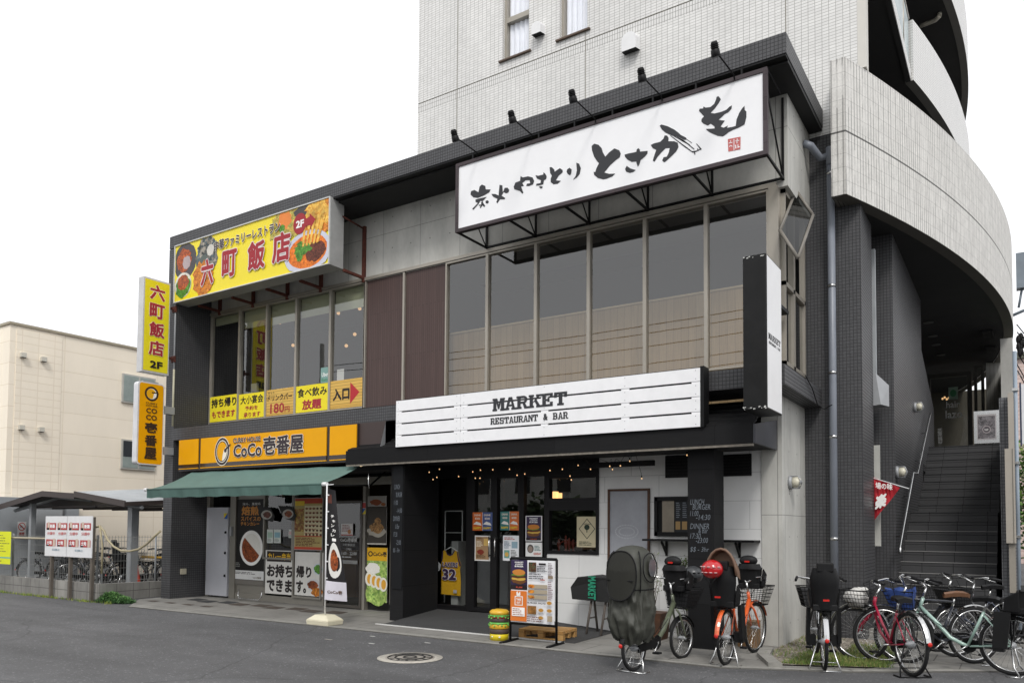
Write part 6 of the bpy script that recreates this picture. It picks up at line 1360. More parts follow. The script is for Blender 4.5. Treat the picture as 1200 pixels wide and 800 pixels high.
# ================================================================== bicycles
def bike(label, rear, front, frame_c, style='city', wr=.33, wf=.33, seat=None, basket=None, steer=0, name='bicycle', group='bicycles parked on the street', saddle='black', cover=False, helmet=False, front_seat=False, stand=True, bars='black', bag=None, detail=True, lean=0, rack=True, wb=None, dress=False, basket_side=0):
    rear, front = Vector(rear), Vector(front); d = (front - rear); ang = math.atan2(d.y, d.x); WB = wb or (1.12 if wr > .3 else 1.08)
    t = thing(name, label, 'bicycle', (rear.x, rear.y, rear.z), group, local=True); t.rotation_euler = (R(lean), 0, ang)
    FM = mat('bike_paint_' + frame_c, frame_c, .3, var=.04, coat=.5)
    PV = Vector((WB - .17, 0, 0)); RT = Matrix.Rotation(R(steer), 3, 'Z')
    def wheel(nm, x, r, st):
        c = Vector((x, 0, r)) if x == 0 else PV + RT @ (Vector((x, 0, r)) - PV); rot = Matrix.Rotation(R(st), 3, 'Z')
        w = MB(); w.ring((0, 0, 0), r - .02, .02, RUB, 40, 8, 'Y'); ww = w.build('tyre'); 
        e = bpy.data.objects.new(nm, None); col.objects.link(e); e.parent = t; e.location = c; e.rotation_euler = (0, 0, R(st)); ww.parent = e
        w = MB(); w.ring((0, 0, 0), r - .045, .011, STEEL, 40, 6, 'Y', 1.3); w.build('rim').parent = e
        w = MB(); n = 28 if detail else 12
        for k in range(n):
            a = 2 * math.pi * k / n; s = 1 if k % 2 else -1; a2 = a + s * .5
            w.tube([(.018 * math.cos(a2), s * .03, .018 * math.sin(a2)), ((r - .05) * math.cos(a), 0, (r - .05) * math.sin(a))], .0016, STEEL, 3, False)
        w.build('spokes').parent = e
        w = MB(); w.lathe((0, 0, 0), [(.012, -.06), (.02, -.04), (.024 if x else .04, -.03), (.024 if x else .04, .03), (.02, .04), (.012, .06)], GREYM, 12, 'Y'); w.build('hub').parent = e
        return e
    wheel('rear_wheel', 0, wr, 0); wheel('front_wheel', WB, wf, steer)
    hx, hz = WB - .22, .80 if style != 'mini' else .78          # head tube top
    bb = Vector((.44, 0, .28)); st = Vector((.27, 0, .68)); ht = Vector((hx, 0, hz)); hb = Vector((hx + .05, 0, hz - .15)); ra = Vector((0, 0, wr))
    g = MB()
    fr_ = .018 if style != 'ebike' else .026
    if style == 'sport': g.tube([st + Vector((0, 0, .06)), ht + Vector((0, 0, -.02))], .014, FM, 10); g.tube([bb, hb], .016, FM, 10)
    elif style == 'mixte': g.tube([hb + Vector((0, 0, .1)), Vector((.62, 0, .52)), bb + Vector((-.04, 0, .02))], .016, FM, 10); g.tube([hb + Vector((0, 0, .02)), Vector((.66, 0, .40)), bb], .016, FM, 10)
    elif style == 'ebike': g.tube([hb + Vector((-.01, 0, .05)), Vector((.68, 0, .40)), Vector((.54, 0, .30)), bb + Vector((.02, 0, .02))], [.03, .032, .032, .03], FM, 12)
    elif style == 'sweep': g.tube([hb + Vector((-.01, 0, .05)), Vector((.74, 0, .50)), Vector((.62, 0, .36)), Vector((.5, 0, .30)), bb], [.022, .024, .024, .022, .02], FM, 12)
    g.tube([bb, st], .016, FM, 10)
    for s in (-1, 1): g.tube([bb + Vector((-.03, s * .03, 0)), ra + Vector((0, s * .055, 0))], .009, FM, 8); g.tube([st + Vector((0, s * .02, -.04)), ra + Vector((0, s * .055, 0))], .008, FM, 8)
    g.tube([hb, ht], .02, FM, 12); g.build('frame', t)
    piv = hb; rt = Matrix.Rotation(R(steer), 3, 'Z')
    def fpt(v): v = Vector(v); return PV + RT @ (v - PV)
    g = MB()
    for s in (-1, 1): g.tube([fpt((hx + .06, s * .02, hz - .17)), fpt((hx + .10, s * .045, hz - .24)), fpt((WB - .03, s * .05, wf + .1)), fpt((WB, s * .055, wf))], [.014, .014, .011, .009], FM, 8)
    g.build('fork', t)
    g = MB(); n = 18; MG = FM if frame_c == 'd9602c' else BLKM if dress else STEEL
    for x, r, a0, a1, fn in ((0, wr, -25 if True else 0, 165, lambda v: v), (WB, wf, 10, 150, fpt)):
        pr = None
        for k in range(n + 1):
            a = R(a0 + (a1 - a0) * k / n) if x == 0 else R(a0 + (a1 - a0) * k / n); a = math.pi - a if x == 0 else a + .2
            if x == 0: a = R(20 + 150 * k / n)
            q = [Vector((x + (r + .015) * math.cos(a), s * .026, r + (r + .015) * math.sin(a))) for s in (-1, 1)] + [Vector((x + (r + .026) * math.cos(a), 0, r + (r + .026) * math.sin(a)))]
            q = [fn(v) for v in q]
            if pr: g.face([pr[0], pr[2], q[2], q[0]], MG); g.face([pr[2], pr[1], q[1], q[2]], MG)
            pr = q
    g.build('mudguards', t)
    g = MB(); g.tube([st, st + Vector((-.03, 0, .12))], .013, STEEL, 8); g.build('seat_post', t)
    SM = {'black': PLAS, 'brown': mat('brown_leather', '6a4a34', .5, var=.1)}[saddle]; sc_ = st + Vector((-.04, 0, .15))
    g = MB(); pts = [(-.13, .085, .0), (-.10, .10, .015), (-.02, .075, .02), (.07, .03, .012), (.15, .018, .0)]
    lo = [Vector((x, 0, z)) for x, _, z in pts]
    for (x0, w0, z0), (x1, w1, z1) in zip(pts, pts[1:]):
        for s in (-1, 1):
            a, b_ = sc_ + Vector((x0, 0, z0 + .02)), sc_ + Vector((x1, 0, z1 + .02)); c_, d_ = sc_ + Vector((x1, s * w1, z1)), sc_ + Vector((x0, s * w0, z0)); e_, f_ = c_ + Vector((0, -s * .01, -.045)), d_ + Vector((0, -s * .01, -.045))
            g.face([a, b_, c_, d_][::s], SM); g.face([d_, c_, e_, f_][::s], SM)
    for s in (-1, 1): g.face([sc_ + Vector((-.13, 0, .02)), sc_ + Vector((-.13, s * .085, 0)), sc_ + Vector((-.13, s * .075, -.045)), sc_ + Vector((-.13, 0, -.04))], SM)
    g.build('saddle', t)
    g = MB(); g.tube([ht, fpt((hx - .03, 0, hz + .12))], .013, STEEL, 8); sg = fpt((hx - .03, 0, hz + .12)); HM = STEEL if bars != 'black' else BLKM
    up_ = .06 if style != 'sport' else .1
    for s in (-1, 1): g.tube([sg, fpt((hx + .03, s * .1, hz + .13 + up_)), fpt((hx - .02, s * .24, hz + .15 + up_)), fpt((hx - .16, s * .29, hz + .12 + up_))], .011, STEEL, 8)
    o = g.build('handlebar', t); g = MB()
    for s in (-1, 1): g.tube([fpt((hx - .05, s * .255, hz + .147 + up_)), fpt((hx - .18, s * .295, hz + .115 + up_))], .017, PLAS, 8); g.tube([fpt((hx - .0, s * .23, hz + .14 + up_)), fpt((hx - .1, s * .30, hz + .10 + up_))], .006, STEEL, 5)
    g.build('grips', o)
    g = MB()
    for s in (-1, 1): g.tube([fpt((hx - .0, s * .22, hz + .14 + up_)), fpt((hx + .13, s * .10, hz + .16)), fpt((hx + .09, s * .02, hz - .02)), Vector((hx - .02, s * .02, hz - .2)), Vector((.5, s * .02, .36))], .004, BLKM, 5)
    g.build('brake_cables', t)
    g = MB(); g.lathe(bb, [(.085, -.05), (.085, -.045)], BLKM, 20, 'Y'); g.tube([bb + Vector((0, -.07, 0)), bb + Vector((0, .07, 0))], .012, STEEL, 8)
    for s in (-1, 1): g.tube([bb + Vector((0, s * .07, 0)), bb + Vector((s * .13, s * .08, -.10))], .008, STEEL, 6)
    g.build('crank_set', t); g = MB()
    for s in (-1, 1): c_ = bb + Vector((s * .13, s * .12, -.10)); g.box(c_.x - .04, c_.x + .04, c_.y - .04, c_.y + .04, c_.z - .01, c_.z + .01, PLAS)
    g.build('pedals', t)
    g = MB(); g.hexa([Vector((a, -.065, b_)) for a, b_ in ((.5, .24), (.5, .34), (0, wr + .03), (0, wr - .05))] + [Vector((a, -.045, b_)) for a, b_ in ((.5, .24), (.5, .34), (0, wr + .03), (0, wr - .05))], BLKM); g.build('chain_case', t)
    if stand:
        g = MB(); SB = STEEL if frame_c != '9e1838' else BLKM
        for s in (-1, 1): g.tube([(0.0, s * .07, wr), (-.04, s * .14, .1), (-.10, s * .17, .008)], .009, SB, 6); g.tube([(-.10, s * .17, .008), (.04, s * .17, .008)], .009, SB, 6)
        g.tube([(-.10, -.17, .008), (-.10, .17, .008)], .009, SB, 6); g.tube([(-.04, -.14, .1), (-.04, .14, .1)], .006, SB, 6); g.build('kickstand', t)
    if rack or seat:
        g = MB()
        for s in (-1, 1): g.tube([(.2, s * .06, wr + .33), (-.2, s * .07, wr + .35)], .006, BLKM, 6); g.tube([(0, s * .065, wr), (-.05, s * .07, wr + .35)], .005, BLKM, 6)
        for k in range(4): g.tube([(.15 - k * .11, -.065, wr + .34), (.15 - k * .11, .065, wr + .34)], .005, BLKM, 6)
        g.build('rear_rack', t)
    g = MB(); g.ball((-wr - .03, 0, wr + .05), .012, .025, .025, mat('reflector_red', 'c22a22', .2, var=0), 10, 6); g.build('reflector', t)
    if basket:
        BM = {'black': BLKM, 'blue': BLKM, 'wire': BLKM, 'steel': GREYM}[basket if basket in ('black', 'blue', 'wire') else 'black']; bx, bz = hx + .10, hz - .17
        g = MB(); w0, w1, l0, l1, h_ = .13, .18, .22, .32, .24
        def bpnt(u, v, h): k = h / h_; return fpt((bx + (l0 + (l1 - l0) * k) * u, ((w0 + (w1 - w0) * k)) * v + basket_side, bz + h))
        for h in [h_ * k / 5 for k in range(6)]:
            q = [bpnt(0, -1, h), bpnt(1, -1, h), bpnt(1, 1, h), bpnt(0, 1, h)]
            for a, b_ in zip(q, q[1:] + q[:1]): g.tube([a, b_], .004 if 0 < h < h_ else .008, BM, 4, False)
        for k in range(9):
            s = -1 + k / 4
            for u in (0, 1): g.tube([bpnt(u, s, 0), bpnt(u, s, h_)], .0025, BM, 4, False)
            for v in (-1, 1): g.tube([bpnt(k / 8, v, 0), bpnt(k / 8, v, h_)], .0025, BM, 4, False)
            g.tube([bpnt(0, s, 0), bpnt(1, s, 0)], .0025, BM, 4, False)
        if basket == 'black':
            for q in ((0, -1, 1, -1), (1, -1, 1, 1), (1, 1, 0, 1), (0, 1, 0, -1)): g.face([bpnt(q[0] * .97 + .015, q[1] * .96, .02), bpnt(q[2] * .97 + .015, q[3] * .96, .02), bpnt(q[2] * .97 + .015, q[3] * .96, h_ * .9), bpnt(q[0] * .97 + .015, q[1] * .96, h_ * .9)], mat('basket_mesh', '222224', .7))
        g.build('basket', t)
        if basket == 'blue':
            g = MB(); BL = mat('blue_liner', '26407c', .7, var=.25, scale=14); rn = random.Random(3); n = 16; ring1 = []; ring0 = []
            for k in range(n):
                a = 2 * math.pi * k / n; uu = .5 + .56 * math.copysign(min(1, abs(math.cos(a)) * 1.3), math.cos(a)); vv = 1.06 * math.copysign(min(1, abs(math.sin(a)) * 1.3), math.sin(a)); ring1.append(bpnt(uu, vv, h_ + rn.uniform(-.03, .05))); ring0.append(bpnt(.5 + (uu - .5) * .9, vv * .9, .03))
            for k in range(n): k2 = (k + 1) % n; g.face([ring0[k], ring0[k2], ring1[k2], ring1[k]], BL); g.face([ring1[k], ring1[k2], bpnt(.5, 0, h_ * .6)], BL)
            g.build('basket_liner', t, weld=True)
        if bag:
            g = MB(); c_ = bpnt(.5, 0, .14); rn = random.Random(6); g.ball(c_, .13, .15, .12, mat('white_bag', 'c9c7c2', .7, var=.15, scale=10), 14, 9)
            for i in range(len(g.v)): g.v[i] += Vector((rn.uniform(-.018, .018), rn.uniform(-.018, .018), rn.uniform(-.018, .018)))
            g.ball(c_ + Vector((-.05, -.06, .09)), .05, .06, .05, MC['white_bag'], 8, 6); g.build('shopping_bag', t)
    def shell(c, w0, w1, dep, h, m, mb, back=1):    # moulded child seat: seat pan, sides, tall back
        cx, cy, cz = c; n = 8
        prof = []
        for k in range(n + 1):
            a = math.pi * k / n; prof.append((math.cos(a), math.sin(a)))
        lev = [(0, w0, .0), (.12, w0 * 1.05, .02), (.26, w1, .04), (h * .75, w1 * 1.02, .06), (h, w1 * .8, .05)]
        rows = []
        for z, w_, b_ in lev: rows.append([Vector((cx - back * (dep * .5 * s_ + b_), cy + w_ * c_, cz + z)) for c_, s_ in prof])
        for r0, r1 in zip(rows, rows[1:]):
            for k in range(n): mb.smooth.add(len(mb.f)); mb.face([r0[k], r0[k + 1], r1[k + 1], r1[k]], m)
        mb.box(cx - dep * .45, cx + dep * .5, cy - w0, cy + w0, cz - .02, cz + .05, m)
        for s in (-1, 1): mb.hexa([(cx - .04, cy + s * w0, cz), (cx + dep * .5, cy + s * w0, cz), (cx + dep * .5, cy + s * (w0 + .02), cz), (cx - .04, cy + s * (w0 + .02), cz), (cx - .04, cy + s * w1, cz + .24), (cx + dep * .4, cy + s * w1, cz + .16), (cx + dep * .4, cy + s * (w1 + .02), cz + .16), (cx - .04, cy + s * (w1 + .02), cz + .24)], m)
    if seat:
        g = MB(); c_ = (-.06, 0, wr + .38); SMt = PLAS; shell(c_, .13, .155, .24, .46 if seat != 'low' else .30, SMt, g)
        if seat != 'low': g.box(c_[0] - .17, c_[0] - .09, -.09, .09, c_[2] + .42, c_[2] + .52, SMt)
        o = g.build('child_seat', t, .012, weld=True)
        g = MB()
        for s in (-1, 1): g.box(.05, .16, s * .13 - .05, s * .13 + .05, wr - .06, wr + .06, SMt); g.hexa([(.02, s * .17 - .02, wr - .02), (.16, s * .17 - .02, wr - .02), (.16, s * .17 + .02, wr - .02), (.02, s * .17 + .02, wr - .02), (-.02, s * .16 - .02, wr + .38), (.14, s * .16 - .02, wr + .38), (.14, s * .16 + .02, wr + .38), (-.02, s * .16 + .02, wr + .38)], SMt)
        g.build('foot_guard', o)
        g = MB(); g.box(c_[0] - .25, c_[0] - .235, -.032, .032, c_[2] + .10, c_[2] + .12, MC['reflector_red']); g.build('seat_reflector', o)
        if seat == 'hood':
            g = MB(); n = 10; RM = mat('tan_hood_rim', '6e5544', .6)
            q = [Vector((c_[0] - .12, .18 * math.cos(math.pi * k / n), c_[2] + .36 + .30 * math.sin(math.pi * k / n))) for k in range(n + 1)]; g.tube(q, .016, RM, 8)
            for a, b_ in zip(q, q[1:]): g.face([a, b_, b_ + Vector((.16, 0, -.06)), a + Vector((.16, 0, -.06))], RM)
            g.poly([v + Vector((.1, 0, -.02)) for v in q], RM); g.build('hood', o)
    if front_seat:
        g = MB(); shell((hx + .12, 0, hz + .06), .13, .16, .26, .30, PLAS, g); g.ball((hx + .02, 0, hz + .40), .06, .12, .07, PLAS, 12, 8); o = g.build('front_child_seat', t, .01, weld=True)
        g = MB(); g.box(hx - .055, hx - .04, -.03, .03, hz + .38, hz + .40, MC['reflector_red']); g.build('seat_badge', o)
    if cover:
        CVR = mat('olive_rain_cover', '3b3c35', .58, var=.05, scale=9, bump=.1, bscale=30); CVG = mat('dark_mesh_panel', '2c2c28', .75, var=.06, spec=.2)
        from mathutils import noise as mn
        g = MB(); n = 96; rows = []
        def rad(z):
            t_ = [(.34, .17, .15), (.42, .22, .19), (.50, .245, .22), (.60, .25, .225), (.74, .24, .22), (.86, .232, .212), (.98, .236, .222), (1.14, .236, .225), (1.28, .215, .205), (1.36, .175, .165), (1.40, .10, .10), (1.412, .01, .01)]
            for (z0, a0, b0), (z1, a1, b1) in zip(t_, t_[1:]):
                if z <= z1: k = (z - z0) / (z1 - z0); return a0 + (a1 - a0) * k, b0 + (b1 - b0) * k
            return 0.01, .01
        zz = [.34 + .015 * k for k in range(37)] + [.9 + .03 * k for k in range(1, 17)] + [1.395, 1.405, 1.412]
        for z in zz:
            rx, ry = rad(z); row = []; am = max(0, min(1, (.92 - z) / .12))
            for k in range(n):
                a = 2 * math.pi * k / n; ce, se = math.cos(a), math.sin(a); e = .75
                u1 = 1 - abs(mn.noise(Vector((ce * 2.6 + z * 1.5, se * 2.6, z * 2.2)))) * 2; u2 = 1 - abs(mn.noise(Vector((ce * 5 + 9, se * 5 - z * 3, z * 5)))) * 2
                wv = am * (.06 * (u1 - .6) + .02 * (u2 - .6)) + .004 * mn.noise(Vector((ce * 3, se * 3, z * 4)))
                sx_ = math.copysign(abs(ce) ** e, ce); sy_ = math.copysign(abs(se) ** e, se)
                row.append(Vector((-.04 + (rx + wv) * sx_, (ry + wv) * sy_, z + (.03 * math.sin(a * 3) + .02 * math.sin(a * 7) if z < .36 else 0))))
            rows.append(row)
        for r0, r1 in zip(rows, rows[1:]):
            for k in range(n): k2 = (k + 1) % n; g.smooth.add(len(g.f)); g.face([r0[k], r0[k2], r1[k2], r1[k]], CVR)
        o = g.build('rain_cover', t, weld=True)
        g = MB(); seam = [v + (v - Vector((-.04, 0, v.z))).normalized() * .004 for v in rows[37]]; g.tube(seam + seam[:1], .006, BLKM, 6)
        for s in (-1, 1): g.tube([Vector((-.04 + (rad(z)[0]) * -.72, s * rad(z)[1] * .93, z)) for z in (.9, 1.0, 1.14, 1.28, 1.35)], .007, BLKM, 6)
        g.build('cover_piping', o)
        g = MB()   # back window panel and piping
        sg_ = lambda q, e_=.8: math.copysign(abs(q) ** e_, q)
        pts = [(0, .19 * sg_(math.cos(2 * math.pi * k / 40)), 1.08 + .27 * sg_(math.sin(2 * math.pi * k / 40), .9)) for k in range(40)]; pts = [Vector((-.04 - .296 * (1 - .2 * max(0, (z - 1.14) / .22)) * max(0, 1 - (abs(y) / .25) ** 2.667) ** .375, y, z)) for x, y, z in pts]
        def pp(k, s_): y, z = .19 * s_ * sg_(math.cos(2 * math.pi * k / 40)), 1.08 + .27 * s_ * sg_(math.sin(2 * math.pi * k / 40), .9); return Vector((-.04 - .296 * (1 - .2 * max(0, (z - 1.14) / .22)) * max(0, 1 - (abs(y) / .25) ** 2.667) ** .375, y, z))
        for q_ in range(5):
            for k in range(40): g.face([pp(k, (q_ + 1) / 5), pp(k + 1, (q_ + 1) / 5), pp(k + 1, q_ / 5), pp(k, q_ / 5)][:3 if q_ == 0 else 4], CVG)
        g.tube(pts + pts[:1], .008, BLKM, 6); g.tube([Vector((-.318, -.17, 1.03)), Vector((-.322, 0, 1.03)), Vector((-.318, .17, 1.03))], .007, BLKM, 6); g.build('cover_back_panel', o)
        g = MB()
        for s in (-1, 1): q = [(-.05 + .15 * math.cos(2 * math.pi * k / 20), s * (.25 - .12 * abs(.15 * math.cos(2 * math.pi * k / 20)) - .015 * (math.sin(2 * math.pi * k / 20) > .5)), 1.17 + .16 * math.sin(2 * math.pi * k / 20)) for k in range(21)]; g.tube(q, .007, BLKM, 6); g.poly([(x, y + s * .004, z) for x, y, z in [(-.03 + .08 * math.cos(2 * math.pi * k / 16), s * .246, 1.17 + .10 * math.sin(2 * math.pi * k / 16)) for k in range(16)]], mat('clear_window', '55585a', .15))
        g.build('cover_side_window', o)
        g = MB(); g.box(-.18, .16, -.07, .07, .5, .53, BLKM); g.build('rear_carrier', t)
    if bars == 'cargo':      # front child seat with dark cushion, front tub
        pass
    return t
D = lambda px, py, z=0.0: onZ(px, py, z)
tg = bike('bicycle with an olive rain cover zipped over its rear child seat', D(743, 786), D(791, 772, .012), '5c6250', 'ebike', .26, .26, cover=True, front_seat=True, basket='black', dress=True, steer=-6, wb=1.12)
to = bike('orange bicycle with a brown hooded child seat and black front seat by the black column', D(851, 779), D(887, 761.5, .012), 'd9602c', 'ebike', .33, .33, seat='hood', front_seat=True, basket='wire', dress=True, steer=-8)
tb = bike('black and silver bicycle with a tall black rear child seat standing on the grass edge', D(966, 785), D(957, 766, .03), '2a2a2c', 'city', .33, .33, seat='tall', basket='black', bars='silver', steer=8)
tr_ = bike('red bicycle with a white bag in its wire basket', D(1067.5, 792), D(1067.5, 792) + Vector((-.574, .819, .02)), '9e1838', 'mixte', .35, .35, basket='wire', bag=True, steer=44, rack=True, wb=.98)
tm = bike('mint green low step bicycle with a blue lined basket and black side child seat', D(1187, 791), D(1066, 776, .012), '98b3a8', 'sweep', .33, .33, seat='low', basket='blue', bars='silver', steer=10)
tn = bike('dark navy bicycle with a brown saddle behind the mint green bicycle', D(1142, 777, .012), D(1050, 778, .012), '23262f', 'sport', .34, .34, saddle='brown', bars='silver', rack=False, steer=-25)
tk = bike('black bicycle with black child seat cut off by the right edge of the view', D(1232, 772, .012), D(1165, 770, .012), '1f2023', 'sweep', .33, .33, seat='low', basket='black', bars='silver', steer=12, dress=True)
tq = bike('dark blue bicycle tucked in behind the navy one in front of the stairs', D(1180, 758, .012), D(1098, 760, .012), '2a3348', 'mixte', .33, .33, basket='wire', steer=-15, dress=True)
# helmets hung on the orange bicycle
ro, fo = D(851, 779), D(887, 761.5, .012)
def helmet(p, m, lb, dark):
    t = thing('helmet', lb, 'helmet', tuple(p)); g = MB(); g.ball(p, .125, .12, .11, m, 20, 12)
    g.build('shell', t); g = MB()
    for k in range(5):
        a = -2.6 + k * .5; q = p + Vector((.126 * math.cos(a) * .95, .121 * math.sin(a) * .95, .03)); g.ball(q, .022, .02, .008, dark, 8, 5)
    for k in range(4): a = -2.4 + k * .5; q = p + Vector((.11 * math.cos(a), .11 * math.sin(a), -.035)); g.ball(q, .024, .02, .007, dark, 8, 5)
    g.build('vents', t); g = MB(); g.tube([p + Vector((-.08, -.06, -.07)), p + Vector((0, -.05, -.18)), p + Vector((.07, -.04, -.08))], .006, BLKM, 5); g.build('chin_strap', t)
yo = ro.y
helmet(onY(834.5, 666.5, yo - .3), mat('helmet_red', 'b5161c', .2, var=.03, coat=.6), 'glossy red helmet hanging on the orange bicycle rear seat', mat('vent_pale', 'c9a0a0', .4))
helmet(onY(812, 673, yo + .35), mat('helmet_grey', '3a3c3e', .35, var=.05), 'dark grey helmet hanging between the green and the orange bicycle', BLKM)
# white tag on the orange bicycle seat
# pink covered bicycle at the right edge
tp = bike('bicycle with a bright pink child seat cover at the right edge', Vector((1.15, 14.4, 0)), Vector((1.9, 15.3, 0)), '303034', 'city', .33, .33, seat='low', bars='silver')
g = MB(); PK = mat('pink_fabric', 'c8247e', .7, var=.15, scale=10); g.lathe((-.08, 0, .62), [(.16, 0), (.2, .12), (.21, .35), (.17, .52), (.08, .6), (0, .61)], PK, 18); o = g.build('pink_cover', tp); o.matrix_parent_inverse = Matrix()
# ================================================================== left side: cream building, bicycle parking, fence
CREAM = tile('cream_panel', 'f6ebd8', 'e9dcc6', 3.0, .62, .012, rough=.7, stain=.04, var=.015)
CREAMT = tile('cream_tile', 'f6ebd8', 'eaddc8', .45, .22, .012, rough=.7, stain=.04, var=.015)
S = thing('cream_building', 'plain cream two storey building with small dark windows on the left', 'building', (-24, 10, 0))
g = MB(); g.box(-60, -24, 10.48, 30, 0, 7.30, CREAM); g.build('wall', S); g = MB(); g.box(-60.1, -23.95, 10.43, 30.05, 7.30, 7.37, mat('parapet_cap', 'a39a86', .6)); g.build('parapet_cap', S)
g = MB(); a, b_ = onX(16, 500, -23.99), onX(70, 500, -23.99); g.box(-24.0, -23.985, a.y, b_.y, 2.0, 7.2, CREAMT); g.build('tile_field', S)
for (x0, x1), (y0, y1) in (((143, 181), (437, 471)), ((142, 181), (514, 549))):
    a, b_ = onX(x0, y0, -23.98), onX(x1, y1 + 2, -23.98); z1 = a.z; z0 = onX(x0, y1, -23.98).z;
    g = MB(); g.box(-24.0, -23.94, a.y, b_.y, z0, z1, mat('pale_window_frame', 'b9b7b0', .5)); o = g.build('window', S); g = MB(); m_ = (a.y + b_.y) / 2
    for q0, q1 in ((a.y + .05, m_ - .03), (m_ + .03, b_.y - .05)): g.box(-23.94, -23.93, q0, q1, z0 + .05, z1 - .05, mat('old_pane', '95a09c', .15)); 
    if y0 > 500: g.box(-23.93, -23.925, a.y + .05, m_ - .03, z0 + .4, z1 - .05, mat('dark_pane', '3c4044', .15))
    g.build('pane', o)
for px, py in ((26, 416), (50, 421), (24, 500.5), (47, 503)):
    p = onX(px, py, -23.98); g = MB(); g.box(-24, -23.86, p.y - .07, p.y + .07, p.z - .07, p.z + .06, mat('pale_hood', 'c8c4b8', .5)); g.box(-23.88, -23.862, p.y - .055, p.y + .055, p.z - .09, p.z - .072, DARK); g.build('vent_hood', S)
g = MB(); g.box(-25.5, -24.6, 10.35, 10.48, 4.7, 4.95, WHITE); g.tube([(-24.9, 10.4, 4.9), (-24.9, 10.4, 7.2)], .05, CREAM, 8); g.build('pipework', S)
# storage wall and metal doors behind the parking
STW = mat('pale_metal_wall', '9b9fa2', .5, var=.08)
S = thing('storage_shed', 'pale grey metal shed with a framed door behind the parked bicycles', 'shed', (-23.5, 11, 0))
g = MB(); g.box(-23.98, -23.5, 9.7, 12.3, 0, 2.35, STW); g.build('wall', S)
a, b_ = onX(39, 599, -23.5), onX(75, 600, -23.5); g = MB(); g.box(-23.5, -23.46, a.y, b_.y, 0, 2.1, mat('door_frame_grey', '6d6f70', .5)); g.box(-23.46, -23.44, a.y + .07, b_.y - .07, 0, 2.02, mat('shed_door', 'abaeb0', .45, var=.06)); g.build('door', S)
q0, q1 = onX(20, 628, -23.44), onX(31, 611, -23.44); pn = Panel((-23.44, q0.y, q0.z), (0, q1.y - q0.y, 0), (0, 0, q1.z - q0.z)); pn.rect(0, 0, 1, 1, P('e0dedc')); pn.disc(.5, .66, .42, .28, P('c0392e')); pn.disc(.5, .66, .34, .23, P('e4e2e0')); pn.poly([(.2, .8), (.26, .86), (.8, .52), (.74, .46)], P('c0392e')); pn.lines(.3, .6, .7, .72, 2, P('3a3a3a')); pn.text('禁煙', .2, .05, .8, .28, P('b83a30'), .02); tag(pn.mb.build('prohibition_notice'), 'white notice with a red crossed circle on the pale shed wall', 'notice')
# cycle canopies
RF = mat('canopy_fascia', '3e3532', .6, var=.15); RS_ = mat('corrugated_roof', 'b4b7b9', .5, metal=.2, var=.1); POSTM = mat('post_grey', '8f9294', .5, metal=.1, var=.1)
def canopy(label, prof, Y0, Y1, posts, roofm, rise=0.0):
    S = thing('cycle_canopy', label, 'canopy', (prof[0][0], Y0, 0), 'canopies over the bicycle parking'); g = MB()
    for (x0, z0), (x1, z1) in zip(prof, prof[1:]):
        g.hexa([(x0, Y0, z0), (x1, Y0, z1), (x1, Y1, z1 + rise), (x0, Y1, z0 + rise), (x0, Y0, z0 + .03), (x1, Y0, z1 + .03), (x1, Y1, z1 + .03 + rise), (x0, Y1, z0 + .03 + rise)], roofm)
    g.build('roof', S); g = MB()
    for (x0, z0), (x1, z1) in zip(prof, prof[1:]):
        g.hexa([(x0, Y0 - .03, z0 - .09), (x1, Y0 - .03, z1 - .09), (x1, Y0, z1 - .09), (x0, Y0, z0 - .09), (x0, Y0 - .03, z0 + .05), (x1, Y0 - .03, z1 + .05), (x1, Y0, z1 + .05), (x0, Y0, z0 + .05)], RF)
        g.hexa([(x1 - .02, Y0, z1 - .07), (x1 + .01, Y0, z1 - .07), (x1 + .01, Y1, z1 - .07 + rise), (x1 - .02, Y1, z1 - .07 + rise), (x1 - .02, Y0, z1 + .02), (x1 + .01, Y0, z1 + .02), (x1 + .01, Y1, z1 + .02 + rise), (x1 - .02, Y1, z1 + .02 + rise)], RF)
        g.tube([(x0, Y0 + .4, z0 - .1), (x1, Y0 + .4, z1 - .1)], .05, POSTM, 4)
    for k in range(5): y = Y0 + .5 + (Y1 - Y0 - 1) * k / 4; g.box(prof[0][0], prof[-1][0], y, y + .05, min(p[1] for p in prof) - .04, min(p[1] for p in prof), RF)
    g.build('fascia', S)
    for x, y, w_ in posts:
        zt = 2.05; g = MB(); g.box(x - w_, x + w_, y - w_, y + w_, 0, zt + .1, POSTM); g.build('post', S)
canopy('low canopy with a dark fascia at the far left of the bicycle parking', [(-23.2, 2.07), (-20.85, 2.40), (-19.3, 2.31)], 10.0, 14.5, [(-22.0, 10.3, .06), (-20.4, 14, .05)], RF)
canopy('canopy with a pale corrugated top beside the dark pier', [(-19.28, 2.36), (-17.07, 2.10)], 9.98, 15.5, [(-17.62, 10.5, .09), (-19.0, 14, .05)], RS_, .42)
g = MB(); 
for k in range(12): x = -19.2 + k * .18; zr = 2.36 - (x + 19.28) * .1177 + .035; g.tube([(x, 10.0, zr), (x, 15.4, zr + .42)], .018, RS_, 4)
o = g.build('roof_ribs'); o.parent = [q for q in bpy.data.objects if q.name.startswith('cycle_canopy')][-1]; o.matrix_parent_inverse = Matrix.Translation(-o.parent.location)
